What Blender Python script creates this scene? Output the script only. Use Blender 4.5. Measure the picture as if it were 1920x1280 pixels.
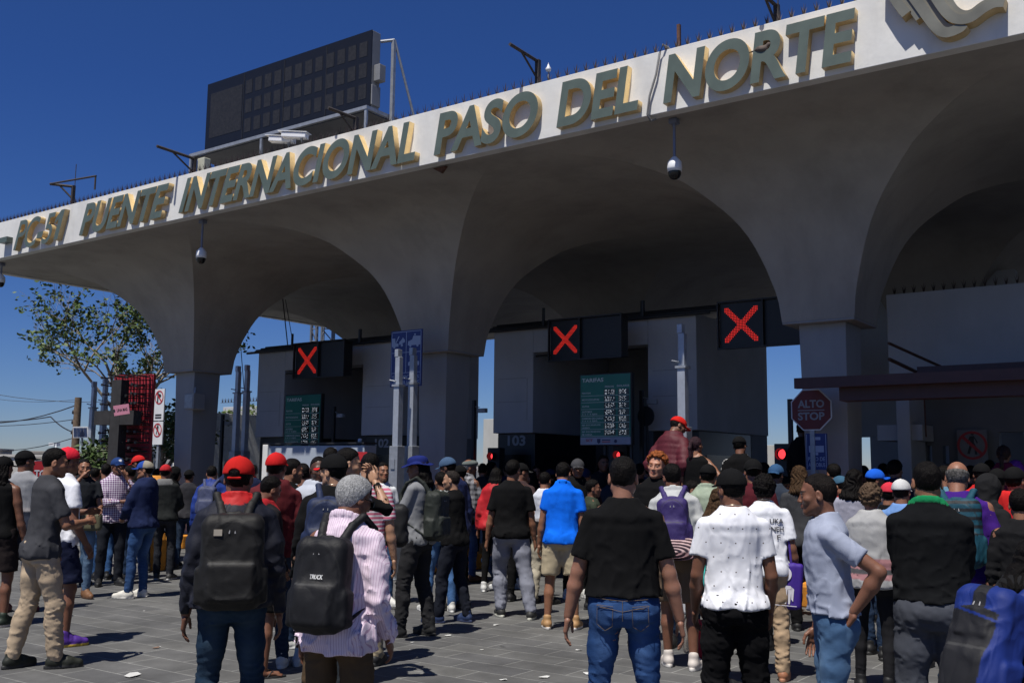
import bpy, bmesh, math, random
import numpy as np
from mathutils import Vector, Matrix
# ------------------------------------------------------------------ camera, sky, sun, exposure
for o in list(bpy.data.objects): bpy.data.objects.remove(o)
SC = bpy.context.scene
COL = SC.collection
CAM_F, PITCH, ROLL, YAW, CH = 1883.29, 0.127, 0.010, 0.6233, 1.66     # focal length in photo pixels (1920 wide), angles, eye height
FW = np.array([-math.sin(YAW)*math.cos(PITCH), math.cos(YAW)*math.cos(PITCH), math.sin(PITCH)])
_r0 = np.array([math.cos(YAW), math.sin(YAW), 0.0]); _u0 = np.cross(_r0, FW)
RT = _r0*math.cos(ROLL)+_u0*math.sin(ROLL); UP = -_r0*math.sin(ROLL)+_u0*math.cos(ROLL)
cd = bpy.data.cameras.new('camera'); cam = bpy.data.objects.new('camera', cd); COL.objects.link(cam)
cd.sensor_width = 36; cd.lens = 36*CAM_F/1920; cd.clip_start = 0.05; cd.clip_end = 6000
M = Matrix(((RT[0], UP[0], -FW[0], 0), (RT[1], UP[1], -FW[1], 0), (RT[2], UP[2], -FW[2], CH), (0, 0, 0, 1)))
cam.matrix_world = M
SC.camera = cam
SUN_EL, SUN_AZ = math.radians(64), math.radians(-84)      # azimuth in the XY plane, counter-clockwise from +X
sd = Vector((math.cos(SUN_EL)*math.cos(SUN_AZ), math.cos(SUN_EL)*math.sin(SUN_AZ), math.sin(SUN_EL)))
w = bpy.data.worlds.new('World'); SC.world = w; w.use_nodes = True
nt = w.node_tree; nt.nodes.clear()
wo = nt.nodes.new('ShaderNodeOutputWorld'); bg = nt.nodes.new('ShaderNodeBackground'); sky = nt.nodes.new('ShaderNodeTexSky')
sky.sky_type = 'NISHITA'; sky.sun_disc = False; sky.sun_elevation = SUN_EL
sky.sun_rotation = math.pi/2-SUN_AZ; sky.altitude = 1100; sky.air_density = 1.0; sky.dust_density = 0.0; sky.ozone_density = 3.0
hs = nt.nodes.new('ShaderNodeHueSaturation'); hs.inputs['Saturation'].default_value = 1.12
# polarised deep blue: tint the sky by elevation
wt = nt.nodes.new('ShaderNodeTexCoord'); ws = nt.nodes.new('ShaderNodeSeparateXYZ'); wr = nt.nodes.new('ShaderNodeValToRGB'); wm = nt.nodes.new('ShaderNodeMix'); wm.data_type = 'RGBA'; wm.blend_type = 'MULTIPLY'; wm.inputs[0].default_value = 1; wm.clamp_result = False
nt.links.new(wt.outputs['Generated'], ws.inputs[0]); nt.links.new(ws.outputs[2], wr.inputs[0]); nt.links.new(wr.outputs[0], wm.inputs[7])
cr = wr.color_ramp; cr.elements[0].position = 0.0; cr.elements[0].color = (.56, .62, .86, 1); cr.elements[1].position = .9; cr.elements[1].color = (.60, .74, 1, 1)
for ps, c_ in ((.06, (.50, .62, .94, 1)), (.16, (.43, .59, .98, 1)), (.35, (.38, .56, 1, 1))): e_ = cr.elements.new(ps); e_.color = c_
nt.links.new(sky.outputs[0], hs.inputs['Color']); nt.links.new(hs.outputs[0], wm.inputs[6]); nt.links.new(wm.outputs[2], bg.inputs[0]); nt.links.new(bg.outputs[0], wo.inputs[0])
bg.inputs[1].default_value = 0.066
sl = bpy.data.lights.new('sun', 'SUN'); sl.energy = 5.0; sl.angle = math.radians(0.53); sl.color = (1.0, 0.955, 0.88)
so = bpy.data.objects.new('sun', sl); COL.objects.link(so)
so.rotation_euler = sd.to_track_quat('Z', 'Y').to_euler(); so.location = (0, -20, 40)
SC.view_settings.view_transform = 'Standard'; SC.view_settings.look = 'None'
SC.view_settings.exposure = 0.12; SC.view_settings.gamma = 1.0
try: SC.view_settings.use_curve_mapping = False
except Exception: pass
SC.render.engine = 'CYCLES'
SC.cycles.max_bounces = 6

def ray(u, v): return FW+RT*(u-960)/CAM_F-UP*(v-640)/CAM_F
def atY(u, v, Y):
    r = ray(u, v); p = r*(Y/r[1]); return Vector((p[0], p[1], p[2]+CH))
def atD(u, v, d):
    p = ray(u, v)*d; return Vector((p[0], p[1], p[2]+CH))
def gnd(u, v, z=0.0):
    r = ray(u, v); p = r*((z-CH)/r[2]); return Vector((p[0], p[1], z))
def gdist(u, v): return (0-CH)/ray(u, v)[2]

# ------------------------------------------------------------------ tagging and mesh helpers
def tag(o, label=None, cat=None, group=None, kind=None):
    if label: o['label'] = label
    if cat: o['category'] = cat
    if group: o['group'] = group
    if kind: o['kind'] = kind
    return o
def empty(name, loc=(0, 0, 0), rz=0.0):
    o = bpy.data.objects.new(name, None); COL.objects.link(o); o.location = loc; o.rotation_euler = (0, 0, rz); o.empty_display_size = .2
    return o
def link(name, me, mat=None, parent=None):
    o = bpy.data.objects.new(name, me); COL.objects.link(o)
    if mat is not None:
        for m in (mat if isinstance(mat, (list, tuple)) else [mat]): me.materials.append(m)
    if parent is not None: o.parent = parent
    return o
def copy_tree(o, parent=None):
    c = o.copy(); COL.objects.link(c)
    if parent is not None: c.parent = parent
    for ch in list(o.children): copy_tree(ch, c)
    return c
class MB:
    """collects vertices and faces for one mesh object"""
    def __init__(s): s.v = []; s.f = []; s.sm = []; s.mi = []
    def add(s, vs, fs, smooth=False, mi=0):
        b = len(s.v); s.v += [tuple(x) for x in vs]; s.f += [tuple(i+b for i in f) for f in fs]; s.sm += [smooth]*len(fs); s.mi += [mi]*len(fs)
    def box(s, x0, x1, y0, y1, z0, z1, mi=0, M=None):
        vs = [(x, y, z) for z in (z0, z1) for y in (y0, y1) for x in (x0, x1)]
        if M is not None: vs = [M @ Vector(v) for v in vs]
        s.add(vs, [(0, 2, 3, 1), (4, 5, 7, 6), (0, 1, 5, 4), (2, 6, 7, 3), (0, 4, 6, 2), (1, 3, 7, 5)], False, mi)
    def tube(s, pts, r, n=8, mi=0, caps=True, r2=None):
        pts = [Vector(p) for p in pts]; m = len(pts); vs = []; fs = []
        up = Vector((0, 0, 1))
        for i, p in enumerate(pts):
            t = (pts[min(i+1, m-1)]-pts[max(i-1, 0)]).normalized()
            a = t.cross(up if abs(t.z) < .95 else Vector((1, 0, 0))).normalized(); b = t.cross(a)
            rr = r if r2 is None else r+(r2-r)*i/(m-1)
            for k in range(n):
                q = 2*math.pi*k/n; vs.append(p+a*math.cos(q)*rr+b*math.sin(q)*rr)
        for i in range(m-1):
            for k in range(n): fs.append((i*n+k, i*n+(k+1) % n, (i+1)*n+(k+1) % n, (i+1)*n+k))
        s.add(vs, fs, True, mi)
        if caps: s.add(vs[:n], [tuple(range(n))], False, mi); s.add(vs[-n:], [tuple(range(n))[::-1]], False, mi)
    def lathe(s, prof, n=16, c=(0, 0, 0), mi=0):
        vs = []; fs = []
        for r, z in prof:
            for k in range(n): q = 2*math.pi*k/n; vs.append((c[0]+r*math.cos(q), c[1]+r*math.sin(q), c[2]+z))
        for i in range(len(prof)-1):
            for k in range(n): fs.append((i*n+k, i*n+(k+1) % n, (i+1)*n+(k+1) % n, (i+1)*n+k))
        s.add(vs, fs, True, mi)
    def prism(s, poly, y0, y1, mi=0, M=None):
        """poly in XZ, extruded along Y from y0 to y1"""
        n = len(poly); vs = [(x, y0, z) for x, z in poly]+[(x, y1, z) for x, z in poly]
        if M is not None: vs = [M @ Vector(v) for v in vs]
        s.add(vs, [tuple(range(n)), tuple(range(2*n-1, n-1, -1))]+[(i, i+n, (i+1) % n+n, (i+1) % n) for i in range(n)], False, mi)
    def mesh(s, name):
        me = bpy.data.meshes.new(name); me.from_pydata(s.v, [], s.f); me.update()
        me.polygons.foreach_set('use_smooth', s.sm); me.polygons.foreach_set('material_index', s.mi)
        bm = bmesh.new(); bm.from_mesh(me); bmesh.ops.recalc_face_normals(bm, faces=bm.faces); bm.to_mesh(me); bm.free()
        return me
    def build(s, name, mat, parent=None, bevel=0):
        o = link(name, s.mesh(name), mat, parent)
        if bevel:
            m = o.modifiers.new('bevel', 'BEVEL'); m.width = bevel; m.segments = 2; m.limit_method = 'ANGLE'
        return o

# ------------------------------------------------------------------ materials
def srgb(r, g, b):
    f = lambda c: (c/255/12.92 if c/255 <= .04045 else ((c/255+.055)/1.055)**2.4)
    return (f(r), f(g), f(b), 1)
_mats = {}
def mat(name, col=(.5, .5, .5), rough=.8, metal=0, noise=.12, scale=6, bump=0, bscale=60, emit=None, es=1, coat=0, attr=False, sheen=0, spec=.5, alpha=None, stain=0):
    if name in _mats: return _mats[name]
    m = bpy.data.materials.new(name); m.use_nodes = True; t = m.node_tree; N = t.nodes; L = t.links
    p = N['Principled BSDF']; p.inputs['Roughness'].default_value = rough; p.inputs['Metallic'].default_value = metal
    p.inputs['Specular IOR Level'].default_value = spec
    if coat: p.inputs['Coat Weight'].default_value = coat
    if sheen: p.inputs['Sheen Weight'].default_value = sheen
    tc = N.new('ShaderNodeTexCoord')
    if attr:
        a = N.new('ShaderNodeAttribute'); a.attribute_name = 'Col'; base = a.outputs['Color']
    else:
        rgb = N.new('ShaderNodeRGB'); rgb.outputs[0].default_value = (*col[:3], 1); base = rgb.outputs[0]
    if noise:
        n = N.new('ShaderNodeTexNoise'); n.inputs['Scale'].default_value = scale; n.inputs['Detail'].default_value = 6; L.new(tc.outputs['Object'], n.inputs['Vector'])
        mr = N.new('ShaderNodeMapRange'); mr.inputs[1].default_value = .3; mr.inputs[2].default_value = .7; mr.inputs[3].default_value = 1-noise; mr.inputs[4].default_value = 1+noise
        L.new(n.outputs['Fac'], mr.inputs[0])
        mx = N.new('ShaderNodeMix'); mx.data_type = 'RGBA'; mx.blend_type = 'MULTIPLY'; mx.inputs[0].default_value = 1
        L.new(base, mx.inputs[6]); L.new(mr.outputs[0], mx.inputs[7]); base = mx.outputs[2]
    if stain:
        n2 = N.new('ShaderNodeTexNoise'); n2.inputs['Scale'].default_value = .9; n2.inputs['Detail'].default_value = 8; n2.inputs['Roughness'].default_value = .65
        mp = N.new('ShaderNodeMapping'); mp.inputs['Scale'].default_value = (1.6, 1.6, .45); L.new(tc.outputs['Object'], mp.inputs[0]); L.new(mp.outputs[0], n2.inputs['Vector'])
        cr = N.new('ShaderNodeMapRange'); cr.inputs[1].default_value = .45; cr.inputs[2].default_value = .75; cr.inputs[3].default_value = 1; cr.inputs[4].default_value = 1-stain; L.new(n2.outputs['Fac'], cr.inputs[0])
        mx = N.new('ShaderNodeMix'); mx.data_type = 'RGBA'; mx.blend_type = 'MULTIPLY'; mx.inputs[0].default_value = 1
        L.new(base, mx.inputs[6]); L.new(cr.outputs[0], mx.inputs[7]); base = mx.outputs[2]
    L.new(base, p.inputs['Base Color'])
    if bump:
        n3 = N.new('ShaderNodeTexNoise'); n3.inputs['Scale'].default_value = bscale; n3.inputs['Detail'].default_value = 5; L.new(tc.outputs['Object'], n3.inputs['Vector'])
        b = N.new('ShaderNodeBump'); b.inputs['Strength'].default_value = bump; b.inputs['Distance'].default_value = .01; L.new(n3.outputs['Fac'], b.inputs['Height']); L.new(b.outputs[0], p.inputs['Normal'])
    if emit:
        p.inputs['Emission Color'].default_value = (*emit[:3], 1); p.inputs['Emission Strength'].default_value = es
    _mats[name] = m; return m
# ------------------------------------------------------------------ signed-distance modelling of people, clothes and bags
V = lambda *a: np.array(a, float)
class Field:
    def __init__(s, lo, hi, h):
        s.lo = np.array(lo, float); s.h = h; s.n = np.maximum(((np.array(hi)-s.lo)/h).astype(int)+2, 4)
        s.ax = [s.lo[i]+h*np.arange(s.n[i]) for i in range(3)]
        s.D = np.full(tuple(s.n), 1.0, np.float32)
    def sub(s, lo, hi):
        sl = []
        for i in range(3):
            a = int(np.floor((lo[i]-s.lo[i])/s.h)); b = int(np.ceil((hi[i]-s.lo[i])/s.h))+1
            sl.append(slice(max(a, 0), max(min(b, s.n[i]), 0)))
        return tuple(sl)
    def grid(s, sl): return np.meshgrid(s.ax[0][sl[0]], s.ax[1][sl[1]], s.ax[2][sl[2]], indexing='ij', sparse=True)
    def op(s, f, lo, hi, k=.02, mode='u', pad=0):
        m = k+3*s.h+pad; sl = s.sub(np.array(lo)-m, np.array(hi)+m)
        if any(q.stop <= q.start for q in sl): return
        X, Y, Z = s.grid(sl); d = f(X, Y, Z); A = s.D[sl]
        if mode == 'u':
            hh = np.maximum(k-np.abs(A-d), 0)/max(k, 1e-6); s.D[sl] = np.minimum(A, d)-hh*hh*k*.25
        elif mode == 's':
            hh = np.maximum(k-np.abs(A+d), 0)/max(k, 1e-6); s.D[sl] = np.maximum(A, -d)+hh*hh*k*.25
    def cone(s, a, b, r1, r2, k=.02, mode='u', capa=False, capb=False, flat=None):
        a = np.array(a, float); b = np.array(b, float); ba = b-a; l2 = max(ba@ba, 1e-9); u = ba/math.sqrt(l2)
        def f(X, Y, Z):
            px, py, pz = X-a[0], Y-a[1], Z-a[2]
            t = np.clip((px*ba[0]+py*ba[1]+pz*ba[2])/l2, 0, 1)
            qx, qy, qz = px-t*ba[0], py-t*ba[1], pz-t*ba[2]
            q2 = qx*qx+qy*qy+qz*qz
            if flat is not None:                                    # flat = (direction, factor): thinner along that direction
                w, c = flat; dt = qx*w[0]+qy*w[1]+qz*w[2]; q2 = q2+dt*dt*(c*c-1)
            d = np.sqrt(q2)-(r1+(r2-r1)*t)
            if flat is not None: d = d*(2.0/(1+flat[1]))
            if capa: d = np.maximum(d, -(px*u[0]+py*u[1]+pz*u[2]))
            if capb: d = np.maximum(d, (px-ba[0])*u[0]+(py-ba[1])*u[1]+(pz-ba[2])*u[2])
            return d
        r = max(r1, r2); s.op(f, np.minimum(a, b)-r, np.maximum(a, b)+r, k, mode)
    def chain(s, pts, rs, k=.015, **kw):
        for i in range(len(pts)-1): s.cone(pts[i], pts[i+1], rs[i], rs[i+1], k, **kw)
    def ell(s, c, r, k=.02, mode='u', R=None):
        c = np.array(c, float); r = np.array(r, float)
        def f(X, Y, Z):
            px, py, pz = X-c[0], Y-c[1], Z-c[2]
            if R is not None: px, py, pz = [R[0][i]*px+R[1][i]*py+R[2][i]*pz for i in range(3)]
            k0 = np.sqrt((px/r[0])**2+(py/r[1])**2+(pz/r[2])**2); k1 = np.sqrt((px/r[0]**2)**2+(py/r[1]**2)**2+(pz/r[2]**2)**2)
            return k0*(k0-1)/np.maximum(k1, 1e-4)
        rr = r if R is None else np.full(3, r.max()); s.op(f, c-rr, c+rr, k, mode)
    def box(s, c, b, rad=.02, k=.02, mode='u', R=None):
        c = np.array(c, float); b = np.array(b, float)
        def f(X, Y, Z):
            px, py, pz = X-c[0], Y-c[1], Z-c[2]
            if R is not None: px, py, pz = [R[0][i]*px+R[1][i]*py+R[2][i]*pz for i in range(3)]
            qx, qy, qz = np.abs(px)-b[0]+rad, np.abs(py)-b[1]+rad, np.abs(pz)-b[2]+rad
            return np.sqrt(np.maximum(qx, 0)**2+np.maximum(qy, 0)**2+np.maximum(qz, 0)**2)+np.minimum(np.maximum(np.maximum(qx, qy), qz), 0)-rad
        e = np.full(3, np.linalg.norm(b)) if R is not None else b; s.op(f, c-e, c+e, k, mode)
    def warp(s, f):
        X, Y, Z = s.grid((slice(None),)*3); near = np.abs(s.D) < .08
        d = np.broadcast_to(f(X, Y, Z), s.D.shape); s.D = np.where(near, s.D+d, s.D).astype(np.float32)
    def nets(s):
        """naive surface nets"""
        D = s.D; D = D.copy(); D[0] = D[-1] = np.maximum(D[0], .01); D[:, 0] = D[:, 0].clip(.001); D[:, -1] = D[:, -1].clip(.001); D[:, :, 0] = D[:, :, 0].clip(.001); D[:, :, -1] = D[:, :, -1].clip(.001)
        D[0] = D[0].clip(.001); D[-1] = D[-1].clip(.001)
        S = D < 0; nx, ny, nz = D.shape
        cs = np.zeros((nx-1, ny-1, nz-1), np.int8)
        for i in (0, 1):
            for j in (0, 1):
                for k in (0, 1): cs += S[i:nx-1+i, j:ny-1+j, k:nz-1+k]
        act = (cs > 0) & (cs < 8); idx = np.full(act.shape, -1, np.int64); ii = np.argwhere(act); idx[act] = np.arange(len(ii))
        if len(ii) == 0: return np.zeros((0, 3)), np.zeros((0, 4), int)
        acc = np.zeros((len(ii), 3)); cnt = np.zeros(len(ii)); i0 = ii.T
        C = [(0, 0, 0), (1, 0, 0), (0, 1, 0), (1, 1, 0), (0, 0, 1), (1, 0, 1), (0, 1, 1), (1, 1, 1)]
        val = {c: D[i0[0]+c[0], i0[1]+c[1], i0[2]+c[2]] for c in C}
        for a in C:
            for ax in range(3):
                if a[ax] == 0:
                    b = list(a); b[ax] = 1; b = tuple(b); da, db = val[a], val[b]; m = (da < 0) != (db < 0)
                    t = np.where(m, da/np.where(m, da-db, 1), 0)
                    p = np.tile(np.array(a, float), (len(ii), 1)); p[:, ax] += t; acc += p*m[:, None]; cnt += m
        P = s.lo+s.h*(ii+acc/cnt[:, None])
        F = []
        for ax in range(3):
            o1, o2 = (ax+1) % 3, (ax+2) % 3
            sl0 = [slice(None)]*3; sl1 = [slice(None)]*3; sl0[ax] = slice(0, -1); sl1[ax] = slice(1, None)
            A = S[tuple(sl0)]; B = S[tuple(sl1)]; e = np.argwhere(A != B)
            e = e[(e[:, o1] > 0) & (e[:, o2] > 0) & (e[:, o1] < D.shape[o1]-1) & (e[:, o2] < D.shape[o2]-1)]
            if len(e) == 0: continue
            ins = A[tuple(e.T)]
            q = []
            for d1, d2 in ((0, 0), (-1, 0), (-1, -1), (0, -1)):
                c = e.copy(); c[:, o1] += d1; c[:, o2] += d2; q.append(idx[tuple(c.T)])
            q = np.stack(q, 1); q[~ins] = q[~ins][:, ::-1]; q = q[(q >= 0).all(1)]; F.append(q)
        return P, np.concatenate(F)

def mk_mesh(name, P, F, col=None, mats=None):
    me = bpy.data.meshes.new(name); n = len(P); m = len(F)
    me.vertices.add(n); me.vertices.foreach_set('co', np.ascontiguousarray(P, np.float32).ravel())
    me.loops.add(m*4); me.loops.foreach_set('vertex_index', np.ascontiguousarray(F, np.int32).ravel())
    me.polygons.add(m); me.polygons.foreach_set('loop_start', np.arange(0, m*4, 4, dtype=np.int32))
    me.update(calc_edges=True); me.polygons.foreach_set('use_smooth', np.ones(m, bool))
    if col is not None:
        a = me.attributes.new('Col', 'FLOAT_COLOR', 'POINT'); c = np.ones((n, 4), np.float32); c[:, :3] = col; a.data.foreach_set('color', c.ravel())
    return me
def vnoise(P, sc, seed=0, octs=3):
    """smooth pseudo noise about -1..1 from summed sines"""
    r = np.random.RandomState(seed); out = 0; amp = 1; tot = 0
    X, Y, Z = P
    for o in range(octs):
        k = r.normal(size=(4, 3)); k /= np.linalg.norm(k, axis=1)[:, None]; k *= sc*(1.9**o); ph = r.uniform(0, 6.28, 4)
        v = 1
        s1 = np.sin(X*k[0, 0]+Y*k[0, 1]+Z*k[0, 2]+ph[0]+1.3*np.sin(X*k[1, 0]+Y*k[1, 1]+Z*k[1, 2]+ph[1]))
        s2 = np.sin(X*k[2, 0]+Y*k[2, 1]+Z*k[2, 2]+ph[2]+1.3*np.sin(X*k[3, 0]+Y*k[3, 1]+Z*k[3, 2]+ph[3]))
        out = out+amp*.5*(s1+s2); tot += amp*.7; amp *= .55
    return out/tot
def ridge(P, sc, seed): return 1-2*np.abs(vnoise(P, sc, seed, 2)).clip(0, 1)

def rotm(ax, a):
    c, s_ = math.cos(a), math.sin(a)
    if ax == 0: return np.array([[1, 0, 0], [0, c, -s_], [0, s_, c]])
    if ax == 1: return np.array([[c, 0, s_], [0, 1, 0], [-s_, 0, c]])
    return np.array([[c, -s_, 0], [s_, c, 0], [0, 0, 1]])

_heads = {}
def head_tpl(h, fem=False, beard=0):
    key = (h, fem)
    if key not in _heads:
        f = Field((-.12, -.15, -.20), (.12, .15, .16), h); j = .9 if fem else 1.0
        f.ell((0, -.014, .033), (.0755, .097, .089), .02)
        f.ell((0, .022, -.035), (.060*j, .070, .080), .03)
        for s_ in (-1, 1):
            f.cone((s_*.053*j, -.005, -.055), (s_*.018, .062, -.097), .019, .017, .03)
            f.ell((s_*.042, .055, -.022), (.024, .024, .018), .025)
        f.ell((0, .071, -.098), (.019*j, .017, .016), .025)
        f.cone((-.034, .076, .021), (.034, .076, .021), .014, .014, .022)
        for s_ in (-1, 1):
            f.ell((s_*.031, .096, .001), (.017, .016, .012), .016, 's')
            f.ell((s_*.031, .0765, .001), (.0145, .0135, .0125), .003)
        f.cone((0, .086, .012), (0, .107, -.030), .007, .0105, .014)
        for s_ in (-1, 1): f.ell((s_*.012, .097, -.034), (.0085, .010, .007), .008)
        f.cone((-.020, .083, -.058), (0, .0935, -.056), .0055, .0075, .008); f.cone((.020, .083, -.058), (0, .0935, -.056), .0055, .0075, .008)
        f.cone((-.018, .083, -.066), (0, .0915, -.069), .0055, .008, .008); f.cone((.018, .083, -.066), (0, .0915, -.069), .0055, .008, .008)
        f.cone((-.022, .095, -.0625), (.022, .095, -.0625), .0022, .0022, .003, 's')
        for s_ in (-1, 1):
            R = rotm(0, -.25) @ rotm(2, -s_*.35)
            f.ell((s_*.080, -.016, -.004), (.009, .020, .033), .008, R=R)
            f.ell((s_*.090, -.010, .002), (.007, .010, .018), .005, 's', R=R)
        nr = .047 if fem else .055
        f.cone((0, -.028, -.05), (0, -.040, -.19), nr, nr+.006, .03)
        _heads[key] = f.nets()
    return _heads[key]
def head_cols(P, skin, hairc, beard=0, lips=True):
    X, Y, Z = P.T; c = np.tile(np.array(skin[:3]), (len(P), 1))
    c *= (1+.08*vnoise((X, Y, Z), 60, 3))[:, None]
    def mixin(w, col):
        nonlocal c
        w = np.clip(w, 0, 1)[:, None]; c = c*(1-w)+np.array(col[:3])*w
    lip = np.array(skin[:3])*np.array([.95, .6, .6])
    mixin((Y > .07)*(np.abs(X) < .024)*(1-np.abs(Z+.0625)/.013).clip(0, 1)*2*(np.abs(Z+.0625) < .013), lip)
    mixin((Y > .055)*(1-np.abs(np.abs(X)-.033)/.024).clip(0, 1)*3*(1-np.abs(Z-.024)/.008).clip(0, 1)*1.6, hairc)
    ex = np.abs(X)-.031; mixin((Y > .072)*((ex/.012)**2+((Z-.000)/.0038)**2 < 1)*1.0, (.30, .26, .23))
    mixin((Y > .074)*(ex**2+((Z-.000)/.75)**2 < .0056**2)*1.0, (.02, .012, .01))
    mixin((Y > .07)*(np.abs(ex) < .014)*(1-np.abs(Z-.0062)/.0045).clip(0, 1), np.array(skin[:3])*.35)
    if beard:
        bz = ((-.035-Z)/.02).clip(0, 1)*(Y > -.02)*(Z > -.135)+((-.005-Z)/.02).clip(0, 1)*(Y < .035)*(Y > -.01)*(np.abs(X) > .05)
        bz = bz*(~((np.abs(Z+.0625) < .009) & (np.abs(X) < .02)))
        mixin(bz.clip(0, 1)*beard*(.8+.2*vnoise((X, Y, Z), 300, 5)), hairc)
    cav = ((Y < .02)*0)
    return c

_hands = {}
def hand_tpl(h, curl):
    """right hand hanging down: wrist at origin, fingers to -Z, thumb side +Y, palm facing -X"""
    key = (h, curl)
    if key not in _hands:
        f = Field((-.11, -.07, -.22), (.04, .09, .05), h)
        f.cone((0, 0, .04), (0, 0, -.02), .026, .024, .02, flat=((1, 0, 0), 1.25))
        f.box((-.002, -.002, -.052), (.0145, .038, .044), .013, .02)
        f.ell((-.010, .022, -.035), (.014, .018, .028), .015)
        L = [(.030, .040, .024, .020), (.010, .045, .028, .022), (-.010, .042, .026, .021), (-.029, .033, .020, .018)]
        for i, (y, a, b, c) in enumerate(L):
            cu = curl*(1+.18*i); p = V(-.002, y, -.088); an = cu*.55; rr = .0088-.0006*(i == 3)
            for ln, add in ((a, cu*.9), (b, cu*.6), (c, 0)):
                q = p+ln*V(-math.sin(an), (y*.35 if ln == a else 0)*.25, -math.cos(an)); f.cone(p, q, rr, rr*.9, .004); p = q; an += add; rr *= .92
        p0 = V(-.008, .030, -.022); p1 = V(-.022, .055, -.050); p2 = V(-.028-.01*curl, .062, -.080); p3 = V(-.032-.02*curl, .058, -.103)
        f.cone(p0, p1, .0135, .0115, .012); f.cone(p1, p2, .0105, .0095, .006); f.cone(p2, p3, .0095, .0075, .004)
        _hands[key] = f.nets()
    return _hands[key]

def ik(S, W, l1, l2, pole):
    d = W-S; L = np.linalg.norm(d); u = d/L; L = min(L, (l1+l2)*.998); L = max(L, abs(l1-l2)+.03)
    a = (l1*l1-l2*l2+L*L)/(2*L); hh = math.sqrt(max(l1*l1-a*a, 0)); p = np.array(pole, float); p = p-u*(p@u); p /= max(np.linalg.norm(p), 1e-6)
    return S+u*a+p*hh, S+u*L

TZ = [.84, .90, .95, 1.0, 1.05, 1.12, 1.20, 1.28, 1.36, 1.42, 1.46, 1.50, 1.53]
TA = [.150, .170, .174, .166, .155, .148, .154, .164, .169, .155, .112, .066, .05]
TB = [.095, .118, .123, .115, .106, .103, .108, .115, .113, .100, .085, .065, .05]
TC = [-.015, -.025, -.02, -.012, -.004, .0, .0, -.002, -.008, -.014, -.018, -.02, -.02]
ARMS = {  # wrist target (x outward, y forward, z), elbow pole, palm/forearm roll
    'down': ((.245, .05, .87), (.12, -1, 0), .3, 0), 'relax': ((.225, .13, .90), (.3, -1, 0), .35, .3), 'cross': ((-.06, .24, 1.16), (1, -.3, -.9), .4, 1.2),
    'hip': ((.19, -.02, 1.02), (1, -.55, .1), .5, 1.4), 'face': ((.07, .22, 1.50), (.8, .2, -1), .5, .8), 'phone': ((.10, .30, 1.17), (.7, -.4, -1), .7, .5),
    'pocket': ((.20, .08, .93), (.8, -1, 0), .2, 0), 'strap': ((.13, .17, 1.33), (1, -.1, -1), 1.1, .4), 'front': ((.05, .26, 1.02), (1, -.5, -.5), .5, .6),
    'back': ((.02, -.20, 1.0), (1, -.6, 0), .4, 0), 'wide': ((.285, .03, .87), (.22, -1, 0), .35, 0), 'knee': ((.20, .42, .62), (1, 0, -.2), .4, 0), 'reach': ((.10, .45, 1.30), (.8, 0, -1), .4, .3), 'up': ((.30, .25, 1.75), (1, 0, -.5), .3, 0),
}
CL = {  # garment presets: torso inflation, hem height, sleeve ('u' upper arm fraction or 'f' forearm fraction), sleeve radius gain, fold depth, hem flare
    'tee': (.013, .885, 'u', .62, .020, .0055, .010), 'polo': (.014, .89, 'u', .62, .022, .006, .012), 'long': (.018, .90, 'f', .97, .016, .006, .010), 'shirt': (.022, .86, 'f', .96, .024, .010, .018),
    'tank': (.010, .90, 'n', 0, 0, .004, .006), 'jacket': (.040, .87, 'f', 1.0, .034, .009, .012), 'puffer': (.045, .90, 'f', 1.0, .040, .004, -.01), 'hoodie': (.032, .90, 'f', .98, .028, .008, -.002), 'vest': (.036, .93, 'n', 0, 0, .004, 0), 'sweater': (.026, .88, 'f', .97, .022, .006, .002),
}
def T3(P, M3, t): return P @ np.array(M3).T+np.array(t)

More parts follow.
